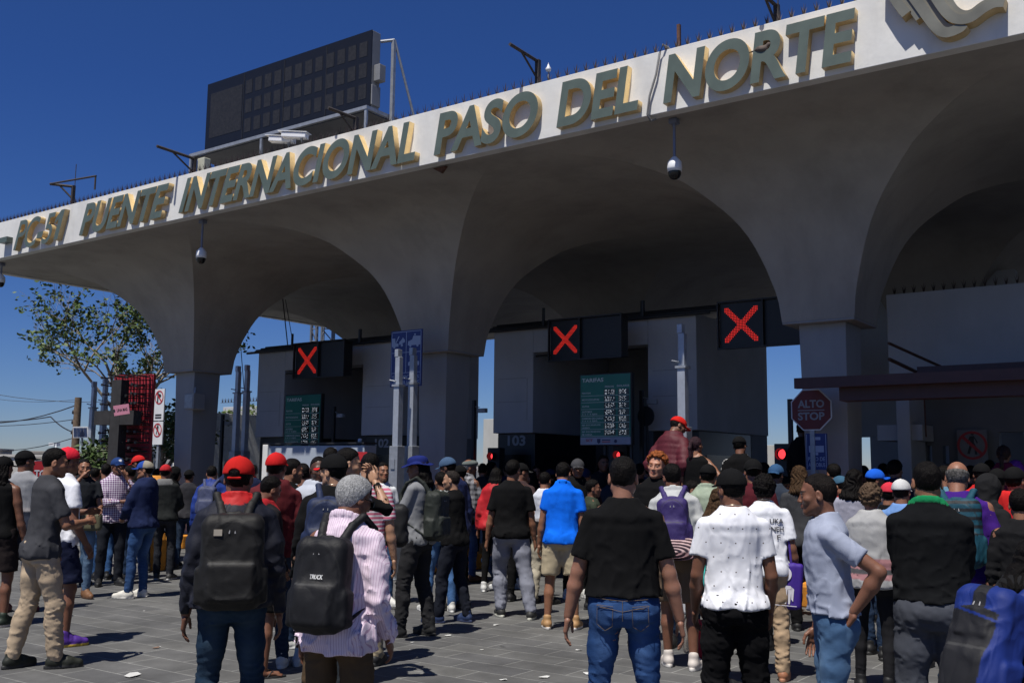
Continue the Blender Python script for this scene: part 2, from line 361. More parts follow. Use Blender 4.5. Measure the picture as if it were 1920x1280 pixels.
def person(label, u, v, d, face=0, arms=('down', 'down'), top=('tee', (.02, .02, .02)), bot=('jeans', (.02, .04, .09)), shoes=((.02, .02, .02), (.5, .5, .5)),
           hair=('short', (.008, .006, .005)), skin=(.30, .145, .08), cap=None, lean=0, side=0, hy=0, hp=0, ht=0, fat=0, fem=False, legs=None, base=0.0, drop=0.0, res=None, beard=0,
           group=None, S=None, seed=0, collar=None, topmat=None, botmat=None, toe=14, bag=None, glasses=False, hem=None, necklace=False, sleeve=None, legs_vis=True, paint=None, thin=0):
    h = res or (.0105 if d < 7 else .014 if d < 10.5 else .019 if d < 14 else .024)
    hh = .0045 if d < 7.5 else .0065 if d < 11 else .009
    near = d < 11
    p = atD(u, v, d); az = math.atan2(p.y, p.x)-math.radians(face); rz = az-math.pi/2
    dz = -drop
    rq = random.Random(int(u*13+v*7))
    if d > 7:
        lean += rq.uniform(-2, 5)*(drop == 0); side += rq.uniform(-3, 3); hp += rq.uniform(-6, 8); ht += rq.uniform(-6, 6); hy += rq.uniform(-14, 14)*(d > 9.5)
        arms = tuple((tuple(x_+rq.uniform(-.03, .03)*(i_ > 0)+(.01 if i_ == 0 else 0)*rq.random() for i_, x_ in enumerate(ARMS[a_][0])),)+ARMS[a_][1:] if a_ in ('down', 'relax') else a_ for a_ in arms)
    legs = legs or ((rq.uniform(.09, .15), rq.uniform(-.06, .08)), (rq.uniform(.09, .15), rq.uniform(-.08, .05)))
    # pelvis drop so that both ankles are reachable
    for k, (lx, ly) in enumerate(legs):
        e = math.hypot(lx-.092, ly+.01)
        if not drop: dz = min(dz, math.sqrt(max(.846**2-e*e, .1))-.846)
    rs = np.random.RandomState(seed+int(u*7+v*3)); ns = rs.randint(0, 9999)
    fa = fat
    ta = np.array(TA)*(1+.35*fa); tb = np.array(TB)*(1+.55*fa); tcc = np.array(TC)+fa*.02
    if fem: ta = ta*np.array([1.04, 1.05, 1.04, .98, .90, .88, .90, .92, .92, .90, .9, .9, .9])
    tz = np.array(TZ)+dz; shx = .168*(1+.14*fa)*(.90 if fem else 1)
    def torso(f, infl, zlo, zhi, k=.02, flare=0):
        def fn(X, Y, Z):
            a = np.interp(Z, tz, ta)+infl; b = np.interp(Z, tz, tb)+infl; c = np.interp(Z, tz, tcc)
            if flare:
                w_ = np.interp(Z, [zlo, zlo+.25], [1, 0]); a = np.maximum(a, (.162*(1+.35*fa)+infl)*(1))+flare*w_; b = np.maximum(b, .108*(1+.5*fa)+infl)+flare*w_
                a = np.where(Z > 1.40+dz, np.minimum(a, np.interp(Z, tz, ta)+infl+.02), a); b = np.where(Z > 1.38+dz, np.minimum(b, np.interp(Z, tz, tb)+infl+.01), b)
            yy = Y-c; m = np.minimum(a, b); k0 = np.sqrt((X/a)**2+(yy/b)**2); k1 = np.sqrt((X/a**2)**2+(yy/b**2)**2)
            dd = k0*(k0-1)/np.maximum(k1, 1e-3)
            return np.maximum(dd, np.maximum(zlo-Z, Z-zhi))
        f.op(fn, (-.32, -.30, zlo), (.32, .32, zhi), k)
    Sh, El, Wr, roll, curl = [], [], [], [], []
    for k, s_ in enumerate((-1, 1)):
        a_ = arms[k]; spec = ARMS[a_] if isinstance(a_, str) else a_
        (tx, ty, tz_), pole, cu, rl = spec
        S0 = V(s_*shx, -.012, 1.408+dz); W0 = V(s_*(tx+(.0 if tx < .2 else .06*fa)), ty, tz_+dz); pl = V(s_*pole[0], pole[1], pole[2])
        e, w2 = ik(S0, W0, .295, .255, pl); Sh.append(S0); El.append(e); Wr.append(w2); roll.append(rl); curl.append(cu)
    Hip, Kn, An = [], [], []
    for k, s_ in enumerate((-1, 1)):
        H0 = V(s_*.088, -.012, .93+dz); A0 = V(s_*legs[k][0], legs[k][1], .085)
        kk, aa = ik(H0, A0, .43, .418, V(s_*.25, 1, 0)); Hip.append(H0); Kn.append(kk); An.append(aa)
    lr, sr = math.radians(lean), math.radians(side)
    def deform(P):
        z0 = .98+dz; t = np.clip((P[:, 2]-z0)/.30, 0, 1); t = t*t*(3-2*t); a = lr*t; b = sr*t
        Q = P.copy(); y, z = P[:, 1], P[:, 2]-z0
        Q[:, 1] = y*np.cos(a)+z*np.sin(a); Q[:, 2] = z0-y*np.sin(a)+z*np.cos(a)
        x, z = Q[:, 0].copy(), Q[:, 2]-z0
        Q[:, 0] = x*np.cos(b)+z*np.sin(b); Q[:, 2] = z0-x*np.sin(b)+z*np.cos(b)
        return Q
    gp = 1 if fem else 0
    ag = .90 if fem else 1.0+.25*fa-thin
    # ---- body
    f = Field((-.75, -.75, -.02), (.75, .8, 1.62+max(dz, -.1)), h) if False else None
    pts = np.array(Sh+El+Wr+Hip+Kn+An); lo = np.minimum(pts.min(0)-.17, V(-.28, -.24, 0)); hi = np.maximum(pts.max(0)+.17, V(.28, .24, 1.60+dz)); lo[2] = -.03; hi[2] = max(hi[2], 1.60+dz)
    f = Field(lo, hi, h)
    torso(f, -.012, .87+dz, 1.50+dz)
    for k, s_ in enumerate((-1, 1)):
        f.cone((s_*.035, -.022, 1.505+dz), (s_*(shx-.02), -.014, 1.415+dz), .036, .040, .03)
        m = (Sh[k]*.55+El[k]*.45)
        f.chain([Sh[k], m, El[k]], [.047*ag, .045*ag, .036*ag], .02); m2 = El[k]*.68+Wr[k]*.32
        f.chain([El[k], m2, Wr[k]], [.036*ag, .040*ag, .026*ag], .015)
        kn, an, hp_ = Kn[k], An[k], Hip[k]; lg = ag
        f.chain([hp_+V(s_*.004, 0, -.02), hp_*.5+kn*.5, kn], [.084*lg, .070*lg, .052], .03); fwd = V(0, -.012, 0)
        f.chain([kn, kn*.68+an*.32+fwd, an], [.050, .052*lg, .034], .02)
        f.ell((s_*.07, -.05, .915+dz), (.078, .066, .08), .03)
    if fem:
        for s_ in (-1, 1): f.ell((s_*.068, .075, 1.275+dz), (.062, .055, .060), .03)
    P, F = f.nets(); parts = [(P, F)]
    toes = [rotm(2, -s_*math.radians(toe)) for s_ in (-1, 1)]
    bare = shoes[0] == 'bare'
    if bare:
        for k in (0, 1):
            g = Field((-.07, -.10, -.01), (.07, .22, .14), min(h, .009)); g.cone((0, 0, .10), (0, -.015, .035), .034, .034, .02); g.cone((0, -.02, .035), (0, .12, .028), .032, .030, .02, flat=((0, 0, 1), 1.3))
            for q in range(5): g.cone((-.028+.014*q, .12, .02), (-.033+.0165*q, .172-.006*abs(q-1), .014), .010, .009, .006)
            PP, FF = g.nets(); parts.append((T3(PP, toes[k], (An[k][0], An[k][1], .004)), FF))
    cols = []
    hx, hyv = head_tpl(hh, fem); hc = head_cols(hx, skin, hair[1], beard)
    Rh = rotm(2, -math.radians(hy)) @ rotm(1, math.radians(ht)) @ rotm(0, -math.radians(hp)); hcen = V(0, .012+.02*abs(math.sin(math.radians(hp))), 1.632+dz); piv = V(0, -.02, -.09)
    hs_ = .925 if fem else .955
    def headT(P): return (P*hs_-piv) @ Rh.T+piv+hcen
    nb = len(P); parts.append((headT(hx), hyv))
    if near:
        hps = .0042 if d < 7.5 else .006
        for k, s_ in enumerate((-1, 1)):
            HP, HF = hand_tpl(hps, .35 if curl[k] <= .35 else .7 if curl[k] < 1 else 1.1)
            u_ = (Wr[k]-El[k]); u_ /= np.linalg.norm(u_); zc = -u_                    # local +Z points back up the forearm
            a_ = roll[k]; fw_ = V(0, 1, 0) if abs(u_[1]) < .8 else V(0, 0, 1)
            yc = fw_-zc*(fw_ @ zc); yc /= np.linalg.norm(yc); xc = np.cross(yc, zc)
            R = np.stack([xc, yc, zc], 1) @ rotm(2, a_)
            Q = HP*.93
            if s_ < 0: Q[:, 0] *= -1; R = np.stack([xc, yc, zc], 1) @ rotm(2, -a_); HF2 = HF[:, ::-1]
            else: HF2 = HF
            parts.append((T3(Q, R, Wr[k]), HF2))
    else:
        for k, s_ in enumerate((-1, 1)):
            u_ = (Wr[k]-El[k]); u_ /= np.linalg.norm(u_); g = Field(Wr[k]-.14, Wr[k]+.14, .011)
            e_ = Wr[k]+u_*.08; g.cone(Wr[k]-u_*.03, e_, .025, .034, .01, flat=((1, 0, 0), 1.6))
            for q in range(4): b_ = e_+V(0, -.027+.018*q, 0); g.cone(b_, b_+u_*(.07-.006*abs(q-1.5))+V(-s_*.02, 0, 0), .0095, .008, .004)
            g.cone(Wr[k]+u_*.03+V(0, .02, 0), Wr[k]+u_*.09+V(-s_*.01, .045, 0), .013, .009, .008); parts.append(g.nets())
    VV = []; FF = []; CC = []; off = 0
    for i, (a_, b_) in enumerate(parts):
        VV.append(a_); FF.append(b_+off); off += len(a_)
        if i == (1 if not bare else 3): CC.append(hc)
        else: CC.append(np.array(skin[:3])*(1+.10*vnoise(a_.T, 22, 5)+.05*vnoise(a_.T, 90, 9))[:, None])
    P = deform(np.concatenate(VV)); me = mk_mesh('person', P, np.concatenate(FF), np.concatenate(CC).clip(0, 1))
    ztop = deform(headT(V(0, -.014, .128).reshape(1, 3)))[0]
    extra = {'curly': .018, 'afro': .03, None: 0}.get(hair[0], .006) if not cap else .018
    sc = S or (p.z-base)/(ztop[2]+extra)
    root = link('person', me, MSKIN); tag(root, label, 'person', group)
    off2 = np.array([math.cos(rz)*ztop[0]-math.sin(rz)*ztop[1], math.sin(rz)*ztop[0]+math.cos(rz)*ztop[1]])*sc
    root.location = (p.x-off2[0], p.y-off2[1], base); root.rotation_euler = (0, 0, rz); root.scale = (sc,)*3
    if not .78 < sc < 1.16: print('SCALE', label, round(sc, 2))
    def child(name, P, F, col, m, par=root, df=True, lab=None):
        if len(F) == 0: return None
        P2 = deform(P) if df else P
        o = link(name, mk_mesh(name, P2, F, col), m, par)
        if lab: o['label'] = lab
        return o
    # ---- shirt
    kind, tcol = top[0], np.array(top[1][:3], float); infl, hemz, sl, sf, sg, amp, flare = CL[kind]; pi1 = {'chino': .005, 'loose': .012, 'jogger': .02, 'shorts': .012}.get(bot[0], 0)
    if sleeve is not None: sf = sleeve; sl = 'u' if sleeve < .9 else 'f'
    hemz = (hem if hem is not None else hemz)+dz
    ft = Field((lo[0], min(lo[1], -.30), hemz-.05), (hi[0], max(hi[1], .32), max(hi[2], 1.62+dz)), h)
    torso(ft, infl, hemz, 1.535+dz, .02, max(flare, .0001))
    for k, s_ in enumerate((-1, 1)):
        ft.cone((s_*.045, -.022, 1.495+dz), (s_*(shx-.03), -.014, 1.412+dz), .034+infl*.7, .040+infl*.6, .03) if kind not in ('tank',) else ft.cone((s_*.07, .08, 1.36+dz), (s_*.07, -.02, 1.49+dz), .022, .018, .02)
        if kind == 'tank': ft.cone((s_*.07, -.09, 1.34+dz), (s_*.07, -.02, 1.49+dz), .022, .018, .02)
        if sl == 'u':
            e = Sh[k]+(El[k]-Sh[k])*min(sf, 1.0); rr = .045*ag+sg
            ft.cone(Sh[k]-(El[k]-Sh[k])*.02, e, .045*ag+sg*.55, rr, .02, capb=True)
        elif sl == 'f':
            e = El[k]+(Wr[k]-El[k])*sf
            m = Sh[k]*.5+El[k]*.5; ft.chain([Sh[k], m, El[k]], [.046*ag+sg*.5, .047*ag+sg, .038*ag+sg], .02)
            ft.cone(El[k], e, .038*ag+sg, .030+sg*.55, .015, capb=True)
            if kind in ('jacket', 'hoodie', 'sweater', 'puffer'): ft.cone(e-(e-El[k])*.12, e, .031+sg*.3, .030+sg*.25, .005, capb=True)
    if fem and kind != 'jacket':
        for s_ in (-1, 1): ft.ell((s_*.068, .082, 1.275+dz), (.066, .058, .064), .03)
    if kind in ('hoodie',) or collar == 'hood':
        ft.ell((0, -.095, 1.475+dz), (.115, .055, .075), .03); ft.cone((-.09, -.04, 1.51+dz), (.09, -.04, 1.51+dz), .035, .035, .03)
    if hemz-dz < .98:
        for s_ in (-1, 1): ft.ell((s_*.07, -.056, .925+dz), (.090+infl+pi1, .074+infl+pi1, .12), .03); ft.ell((s_*.085, .01, .93+dz), (.084+infl+pi1, .086+infl+pi1, .12), .03)
    # folds
    amp *= 1.7 if kind in ('tee', 'polo', 'shirt', 'long', 'sweater') else 1.2
    def folds(X, Y, Z):
        w = 1.0
        lowr = np.clip((1.45+dz-Z)/.5, .25, 1)
        n3 = vnoise((X, Y, Z), 8, ns+2, 1); v1 = vnoise((X*1.35, Y*1.2, Z*.62+.45*np.abs(X)), 17, ns, 2); v2 = vnoise((X+.6*Z, Y, Z*.9-.5*X), 24, ns+1, 2)
        cr1 = (1-2.6*np.abs(v1)).clip(0, 1)**1.4; cr2 = (1-2.8*np.abs(v2)).clip(0, 1)**1.4; lw = np.clip((1.22+dz-Z)/.25, 0, 1)
        dd = -amp*(1.5*lowr*cr1+1.25*(.35+.65*lw)*cr2)-amp*.45*n3+amp*.6
        for k in (0, 1):                                                     # bunching round the bent elbow
            q = np.sqrt((X-El[k][0])**2+(Y-El[k][1])**2+(Z-El[k][2])**2); dd = dd-(.006 if sl == 'f' else 0)*np.exp(-(q/.09)**2)*np.sin(Z*95+3*n3)
        if kind in ('puffer', 'vest'): dd = dd-.011*np.abs(np.sin((Z-dz)*math.pi/.065))**.6+.004
        if kind == 'sweater' and paint == 'rib': dd = dd-.003*np.sin(Z*180)
        return dd
    ft.warp(folds)
    nk = .058 if fem else .064
    if kind == 'tank': ft.ell((0, .0, 1.56+dz), (.095, .13, .15), .01, 's')
    else:
        zc_ = {'tee': 1.575, 'polo': 1.60, 'shirt': 1.60}.get(kind, 1.592)+dz
        ft.ell((0, .018, zc_), (nk+.020, nk+.030, .088), .006, 's')
    if kind in ('polo', 'shirt', 'jacket') or collar in ('stand', 'col'):
        R_ = nk+.012+infl*.3
        for q in range(14):
            a0, a1 = [math.pi*2*(q+w_)/14 for w_ in (0, 1)]
            if kind != 'jacket' and -.25 < math.sin(a0)-1 < .0 and False: continue
            c0 = V(R_*math.cos(a0), -.012+R_*1.05*math.sin(a0), 1.532+dz-.03*math.sin(a0)); c1 = V(R_*math.cos(a1), -.012+R_*1.05*math.sin(a1), 1.532+dz-.03*math.sin(a1))
            ft.cone(c0, c1, .009, .009, .006); ft.cone(c0+V(0, 0, -.018), c1+V(0, 0, -.018), .012, .012, .008)
    ft.warp(lambda X, Y, Z: np.maximum(hemz+.004*np.sin(X*40+ns)-Z, -.08)*0)
    ft.D = np.maximum(ft.D, (hemz+.006*np.sin(np.arctan2(*np.meshgrid(ft.ax[0], ft.ax[1], indexing='ij'))*5+ns))[:, :, None]-ft.ax[2][None, None, :] if not any(np.array(Wr)[:, 2] < hemz) or sl in ('u', 'n') else np.where((np.abs(ft.ax[0])[:, None, None] < .215*(1+.3*fa)) & (np.abs(ft.ax[1])[None, :, None] < .22), hemz-ft.ax[2][None, None, :], -1)).astype(np.float32)
    P, F = ft.nets(); c = np.tile(tcol, (len(P), 1)); c = c*(1+.06*vnoise(P.T, 12, ns))[:, None]
    X, Y, Z = P.T
    rad = np.sqrt(X**2+((Y+.012)/1.05)**2); Z0 = Z-dz
    if collar and collar not in ('hood', 'stand'):
        m_ = (rad < nk+.045) & (Z0 > 1.495-.03*Y/.08) & (Z0 > 1.47); c[m_] = np.array(top[2][:3]) if len(top) > 2 else c[m_]*.6
    if kind in ('hoodie',) and len(top) > 2:
        m_ = (Z0 > 1.44) & (np.abs(X) < .125); c[m_] = top[2][:3]
    if paint == 'redcollar': m_ = (Z0 > 1.485) & (rad < .12); c[m_] = (.45, .012, .012)
    if paint == 'shoulder': m_ = (Z0 > 1.33) ; c[m_] = top[2][:3]
    if paint == 'adidas':
        for q in (-1, 0, 1):
            for s_ in (-1, 1):
                dd = np.abs((Y+.012)-q*.019); m_ = (dd < .0055) & (np.abs(X) > .09) & (Z0 > 1.33); c[m_] = (.75, .75, .75)
    if paint == 'block': m_ = (Z0 < 1.10); c[m_] = (.06, .02, .022) if len(top) < 3 else top[2][:3]; m2 = (Z0 > 1.10) & (Z0 < 1.13); c[m2] = (.35, .33, .33)
    if paint == 'band':
        c[(Z0 < 1.13) & (Z0 > 1.04)] = (.30, .15, .16); c[(Z0 < 1.0) & (Z0 > .95)] = (.30, .15, .16); c[(Z0 > 1.0) & (Z0 < 1.04)] = (.06, .06, .065)
    if paint == 'dolphin': pass
    sname = {'tee': 't_shirt', 'polo': 'polo_shirt', 'long': 'shirt', 'shirt': 'shirt', 'tank': 'tank_top', 'jacket': 'jacket', 'puffer': 'jacket', 'hoodie': 'hoodie', 'vest': 'vest', 'sweater': 'sweater'}[kind]
    child(sname, P, F, c.clip(0, 1), topmat or (MNYLON if kind in ('jacket', 'puffer', 'vest') else MCOT))
    # ---- trousers
    bk, bcol = bot[0], np.array(bot[1][:3], float)
    BT = {'jeans': (.006, .006, .012, 0), 'slim': (.004, .004, .008, 0), 'chino': (.012, .016, .020, 0), 'loose': (.018, .026, .030, 0), 'jogger': (.016, .024, .026, .0), 'shorts': (.014, .030, .03, .56), 'short': (.010, .012, .01, .66), 'leggings': (.004, .003, .003, 0)}[bk]
    fb = Field((lo[0], min(-.28, np.array(Kn)[:, 1].min()-.15, np.array(An)[:, 1].min()-.15), -.02), (hi[0], max(.25, np.array(Kn)[:, 1].max()+.15), 1.07+dz), h)
    i1, i2, i3, cut = BT
    torso(fb, i1, .84+dz, 1.015+dz, .02)
    for k, s_ in enumerate((-1, 1)):
        kn, an, hp_ = Kn[k], An[k], Hip[k]
        fb.ell((s_*.07, -.058, .915+dz), (.087+i1*.6, .074+i1*.5, .09), .03)
        fb.chain([hp_+V(s_*.004, 0, -.02), hp_*.5+kn*.5, kn], [.086*ag+i1, .072*ag+i2, .054+i2], .03)
        if cut: 
            e = hp_+(kn-hp_)*((.93-cut)/.43); 
            if bk == 'shorts': fb.cone(hp_+(kn-hp_)*.3, e+(e-hp_)*.0, .078*ag+i2, .074+i3, .02)
        else:
            e = kn+(an-kn)*(.97 if bk != 'jogger' else .93); cz = -.012
            fb.chain([kn, kn*.68+an*.32+V(0, cz, 0), e], [.054+i2, .053*ag+i2, .040+i3], .02)
            if bk == 'jogger': fb.cone(e-(e-kn)*.1, e, .042, .040, .01)
    A_ = .0035 if bk in ('leggings',) else .0095 if bk in ('jeans', 'slim') else .011
    def pf(X, Y, Z):
        n1 = ridge((X, Y, Z*1.2), 14, ns+7); nz_ = vnoise((X, Y, Z*.6), 16, ns+8, 1)
        w1 = .35+np.exp(-((Z-.50-dz*.5)/.10)**2)+1.4*np.exp(-((Z-.17)/.13)**2)*(1-bool(cut))+.8*np.exp(-((Z-.84-dz)/.05)**2)
        st = np.sin(Z*165+7*nz_+4*np.sin(X*25+ns)+2*np.sin(Y*40)); v2 = vnoise((X*.8, Y*.8, Z*1.7), 26, ns+9, 2); msk = (.5+.7*vnoise((X, Y, Z), 13, ns+5, 1)).clip(0, 1)
        cr = (1-2.4*np.abs(v2)).clip(0, 1)**1.3
        return -A_*(.40*n1+.34*w1*st*msk+.80*(.3+.7*w1.clip(0, 1.3))*cr)+A_*.3
    fb.warp(pf)
    zz = fb.ax[2][None, None, :]
    fb.D = np.maximum(fb.D, (zz-(1.02+dz))).astype(np.float32)
    if cut: fb.D = np.maximum(fb.D, ((cut+dz*.7)+.006*np.sin(fb.ax[0][:, None, None]*60+ns)-zz)).astype(np.float32)
    else: fb.D = np.maximum(fb.D, (.035-zz)).astype(np.float32)
    P, F = fb.nets(); c = np.tile(bcol, (len(P), 1)); X, Y, Z = P.T
    if bk in ('jeans', 'slim') and bcol[2] > bcol[0]*1.3:
        kx = np.array(Kn)[:, 0]
        fade = np.exp(-((Z-.70)/.16)**2)*np.exp(-((np.abs(X)-.10)/.05)**2)*(.75+.25*vnoise(P.T, 18, ns)); seat = np.exp(-((Z-.92-dz)/.09)**2)*(Y < -.05)*.5
        wh = (.5+.5*np.sin(Z*150+4.5*vnoise((X, Y, Z*.6), 16, ns+8, 1)+3*np.sin(X*25+ns)))*(.25+.75*(Z < .6))*.55
        fw_ = (fade+seat*.6+wh*.5).clip(0, 1)[:, None]; c = c*(1-.8*fw_)+np.array([min(bcol[0]*2.6+.03, .6), min(bcol[1]*2.3+.03, .6), min(bcol[2]*1.9+.03, .7)])*.8*fw_
        seam = (np.abs(np.abs(X-0)-.0) < 0)
    c = c*(1+.08*vnoise(P.T, 10, ns+3))[:, None]
    if len(bot) > 2 and bot[2] == 'stripe': m_ = (np.abs(X) > .16); c[m_] = (.7, .7, .7)
    bn = {'shorts': 'shorts', 'short': 'shorts', 'jeans': 'jeans', 'slim': 'jeans', 'leggings': 'leggings'}.get(bk, 'trousers')
    child(bn, P, F, c.clip(0, 1), botmat or (MDEN if bk in ('jeans', 'slim') else MCOT), df=False)
    # ---- shoes
    if legs_vis:
        for k in (0, 1):
            sh = .0075 if d < 12 else .012
            if bare:
                mb = MB(); mb.add([], [])
                n = 16; pts_ = [(.042*math.cos(2*math.pi*q/n)*(1+.12*math.sin(2*math.pi*q/n)), .06+.145*math.sin(2*math.pi*q/n)) for q in range(n)]
                mb.add([(x, y, .001) for x, y in pts_]+[(x, y, .016) for x, y in pts_], [tuple(range(n))[::-1], tuple(range(n, 2*n))]+[(q, (q+1) % n, (q+1) % n+n, q+n) for q in range(n)])
                mb.tube([(-.036, .03, .012), (-.02, .07, .058), (0, .135, .030)], .006, 6); mb.tube([(.036, .03, .012), (.02, .07, .058), (0, .135, .030)], .006, 6)
                o = mb.build('sandal', mat('rubber_dark', (.02, .02, .022), .7), root); o.location = (An[k][0], An[k][1], 0); o.rotation_euler = (0, 0, -math.radians(toe)*(-1 if k == 0 else 1)); continue
            g = Field((-.08, -.12, -.02), (.08, .24, .19), sh)
            g.cone((0, -.030, .052), (0, .10, .042), .043, .044, .02); g.cone((0, .10, .040), (0, .175, .034), .044, .034, .02)
            g.cone((0, -.008, .12), (0, .0, .05), .043, .046, .02); g.cone((0, .02, .10), (0, .10, .055), .030, .030, .02)
            if len(shoes) > 2 and shoes[2] == 'boot': g.cone((0, -.01, .165), (0, 0, .05), .046, .048, .02)
            g.warp(lambda X, Y, Z: -.002*np.sin(Y*160)*(Y > .01)*(Y < .1)*(Z > .06))
            g.D = np.maximum(g.D, -(g.ax[2]-.001)[None, None, :]).astype(np.float32)
            g.op(lambda X, Y, Z: np.maximum(np.sqrt((X/.047)**2+((Y-.065)/.148)**2)-1, 0)*.05+np.maximum(np.sqrt((X/.047)**2+((Y-.065)/.148)**2)-1, -.5)*.0+np.maximum(np.maximum(Z-.026, .001-Z), (np.sqrt((X/.048)**2+((Y-.065)/.148)**2)-1)*.045), (-.06, -.1, 0), (.06, .22, .03), .002)
            PP, FF_ = g.nets(); cc_ = np.tile(np.array(shoes[0][:3], float), (len(PP), 1)); cc_[PP[:, 2] < .028] = shoes[1][:3]
            if near: cc_[(np.abs(PP[:, 0]) < .012) & (PP[:, 1] > .02) & (PP[:, 1] < .11) & (PP[:, 2] > .07) & (np.sin(PP[:, 1]*260) > 0)] = np.array(shoes[1][:3])*.8
            tilt = math.atan2(0, 1)
            child('shoe', T3(PP, toes[k], (An[k][0], An[k][1], 0)), FF_, cc_, MLEA, df=False)
    # ---- hair, cap
    hst, hcol = hair[0], np.array(hair[1][:3])
    def skullf(t, zlim=-.062, yl=None, front=0):
        zt = [-.07, -.05, -.03, 0, .03, .055, .075, .1, .14]; yt = yl or [-.06, -.050, -.035, -.014, .004, .024, .048, .088, .2]
        def fn(X, Y, Z):
            tt = t(X, Y, Z) if callable(t) else t
            c0 = (0, -.014, .033); rx, ry, rz_ = .0755+tt, .097+tt, .089+tt
            px, py, pz = X, Y-c0[1], Z-c0[2]
            # keep the back of the head down to the nape
            pz = np.where(pz < 0, pz*.80, pz)
            k0 = np.sqrt((px/rx)**2+(py/ry)**2+(pz/rz_)**2); k1 = np.sqrt((px/rx**2)**2+(py/ry**2)**2+(pz/rz_**2)**2)
            dd = k0*(k0-1)/np.maximum(k1, 1e-3); wob = .004*np.sin(X*130+ns)+.003*np.sin(X*310)
            yl_ = np.interp(Z+wob, zt, yt)+front
            return np.maximum(dd, np.maximum((Y-yl_)*.75, zlim-Z+.5*wob))
        return fn
    if hst and hst != 'none':
        cut_ = cap is not None and cap[0] not in ('hood',)
        f = Field((-.16, -.22, -.36), (.16, .16, .20), hh*1.1)
        if hst == 'fade': f.op(skullf(lambda X, Y, Z: np.interp(Z, [-.05, .02, .07, .12], [.0003, .0015, .006, .010])), (-.12, -.14, -.08), (.12, .13, .16), .004)
        elif hst == 'buzz': f.op(skullf(.004), (-.12, -.14, -.08), (.12, .13, .16), .004)
        elif hst == 'short': f.op(skullf(lambda X, Y, Z: np.interp(Z, [-.05, .02, .07, .12], [.002, .006, .010, .014])), (-.12, -.14, -.08), (.12, .13, .16), .004)
        elif hst in ('full', 'grey'): f.op(skullf(lambda X, Y, Z: np.interp(Z, [-.05, .02, .07, .12], [.012, .018, .020, .020]), -.075), (-.13, -.15, -.09), (.13, .13, .17), .004)
        elif hst == 'curly': f.op(skullf(.027, -.068), (-.13, -.15, -.09), (.13, .14, .18), .004)
        elif hst == 'afro': f.op(skullf(.038, -.075), (-.14, -.16, -.1), (.14, .14, .19), .004)
        elif hst == 'balding': f.op(skullf(lambda X, Y, Z: np.interp(Z, [-.05, .03, .050, .062], [.006, .010, .002, -.035]), -.06), (-.12, -.14, -.08), (.12, .13, .16), .004)
        elif hst in ('long', 'wavy', 'ponytail', 'bun'):
            f.op(skullf(.012, -.075), (-.13, -.15, -.09), (.13, .14, .17), .004)
            if hst in ('long', 'wavy'):
                w_ = .02 if hst == 'wavy' else 0
                for q in range(9):
                    a0 = -1.25+2.5*q/8; x0, y0 = .072*math.sin(a0), -.012-.085*math.cos(a0)
                    L_ = .24+.06*math.cos(q*2.1+ns); f.chain([(x0, y0, .02), (x0*1.25, y0-.015, -.08), (x0*1.3+.01*math.sin(q*3), y0-.03-w_, -.17), (x0*1.1, y0-.025, -L_)], [.022, .026, .027+w_*.3, .012], .018)
            if hst == 'ponytail': f.ell((0, -.125, .035), (.03, .03, .03), .01); f.chain([(0, -.13, .03), (.005, -.165, -.04), (0, -.16, -.16), (0, -.14, -.26)], [.02, .028, .024, .008], .02)
            if hst == 'bun': f.ell((0, -.115, .085), (.045, .042, .042), .012)
        A1 = {'fade': .0015, 'buzz': .0008, 'short': .0025, 'full': .004, 'curly': .009, 'afro': .01, 'balding': .002, 'grey': .0006}.get(hst, .004); fr = {'curly': 75, 'afro': 60, 'grey': 190}.get(hst, 130)
        if hst in ('long', 'ponytail', 'bun'): f.warp(lambda X, Y, Z: -.0035*np.sin(X*260+8*vnoise((X, Y, Z*.3), 20, ns, 1))-.002*np.sin(Y*300+X*90))
        elif hst == 'wavy': f.warp(lambda X, Y, Z: -.006*np.sin(X*160+3*np.sin(Z*45)+6*vnoise((X, Y, Z*.5), 25, ns, 1)))
        else: f.warp(lambda X, Y, Z: -A1*vnoise((X, Y, Z), fr, ns)-A1*.7*ridge((X, Y, Z), fr*1.3, ns+4))
        if cut_: f.D = np.maximum(f.D, (f.ax[2]-(.052))[None, None, :]).astype(np.float32)
        if cap is not None and cap[0] == 'hood': f.D = np.maximum(f.D, (-.04-f.ax[2])[None, None, :]).astype(np.float32); f.D = np.maximum(f.D, (.0-f.ax[1])[None, :, None]).astype(np.float32)
        P, F = f.nets(); c = np.tile(hcol, (len(P), 1)); X, Y, Z = P.T; c = c*(1+(.22 if hst == 'grey' else .5)*vnoise((X, Y*.6, Z*.6), 220, ns).clip(-.8, 1.5))[:, None]
        child('hair', headT(P), F, c.clip(0, 1), MHAIR)
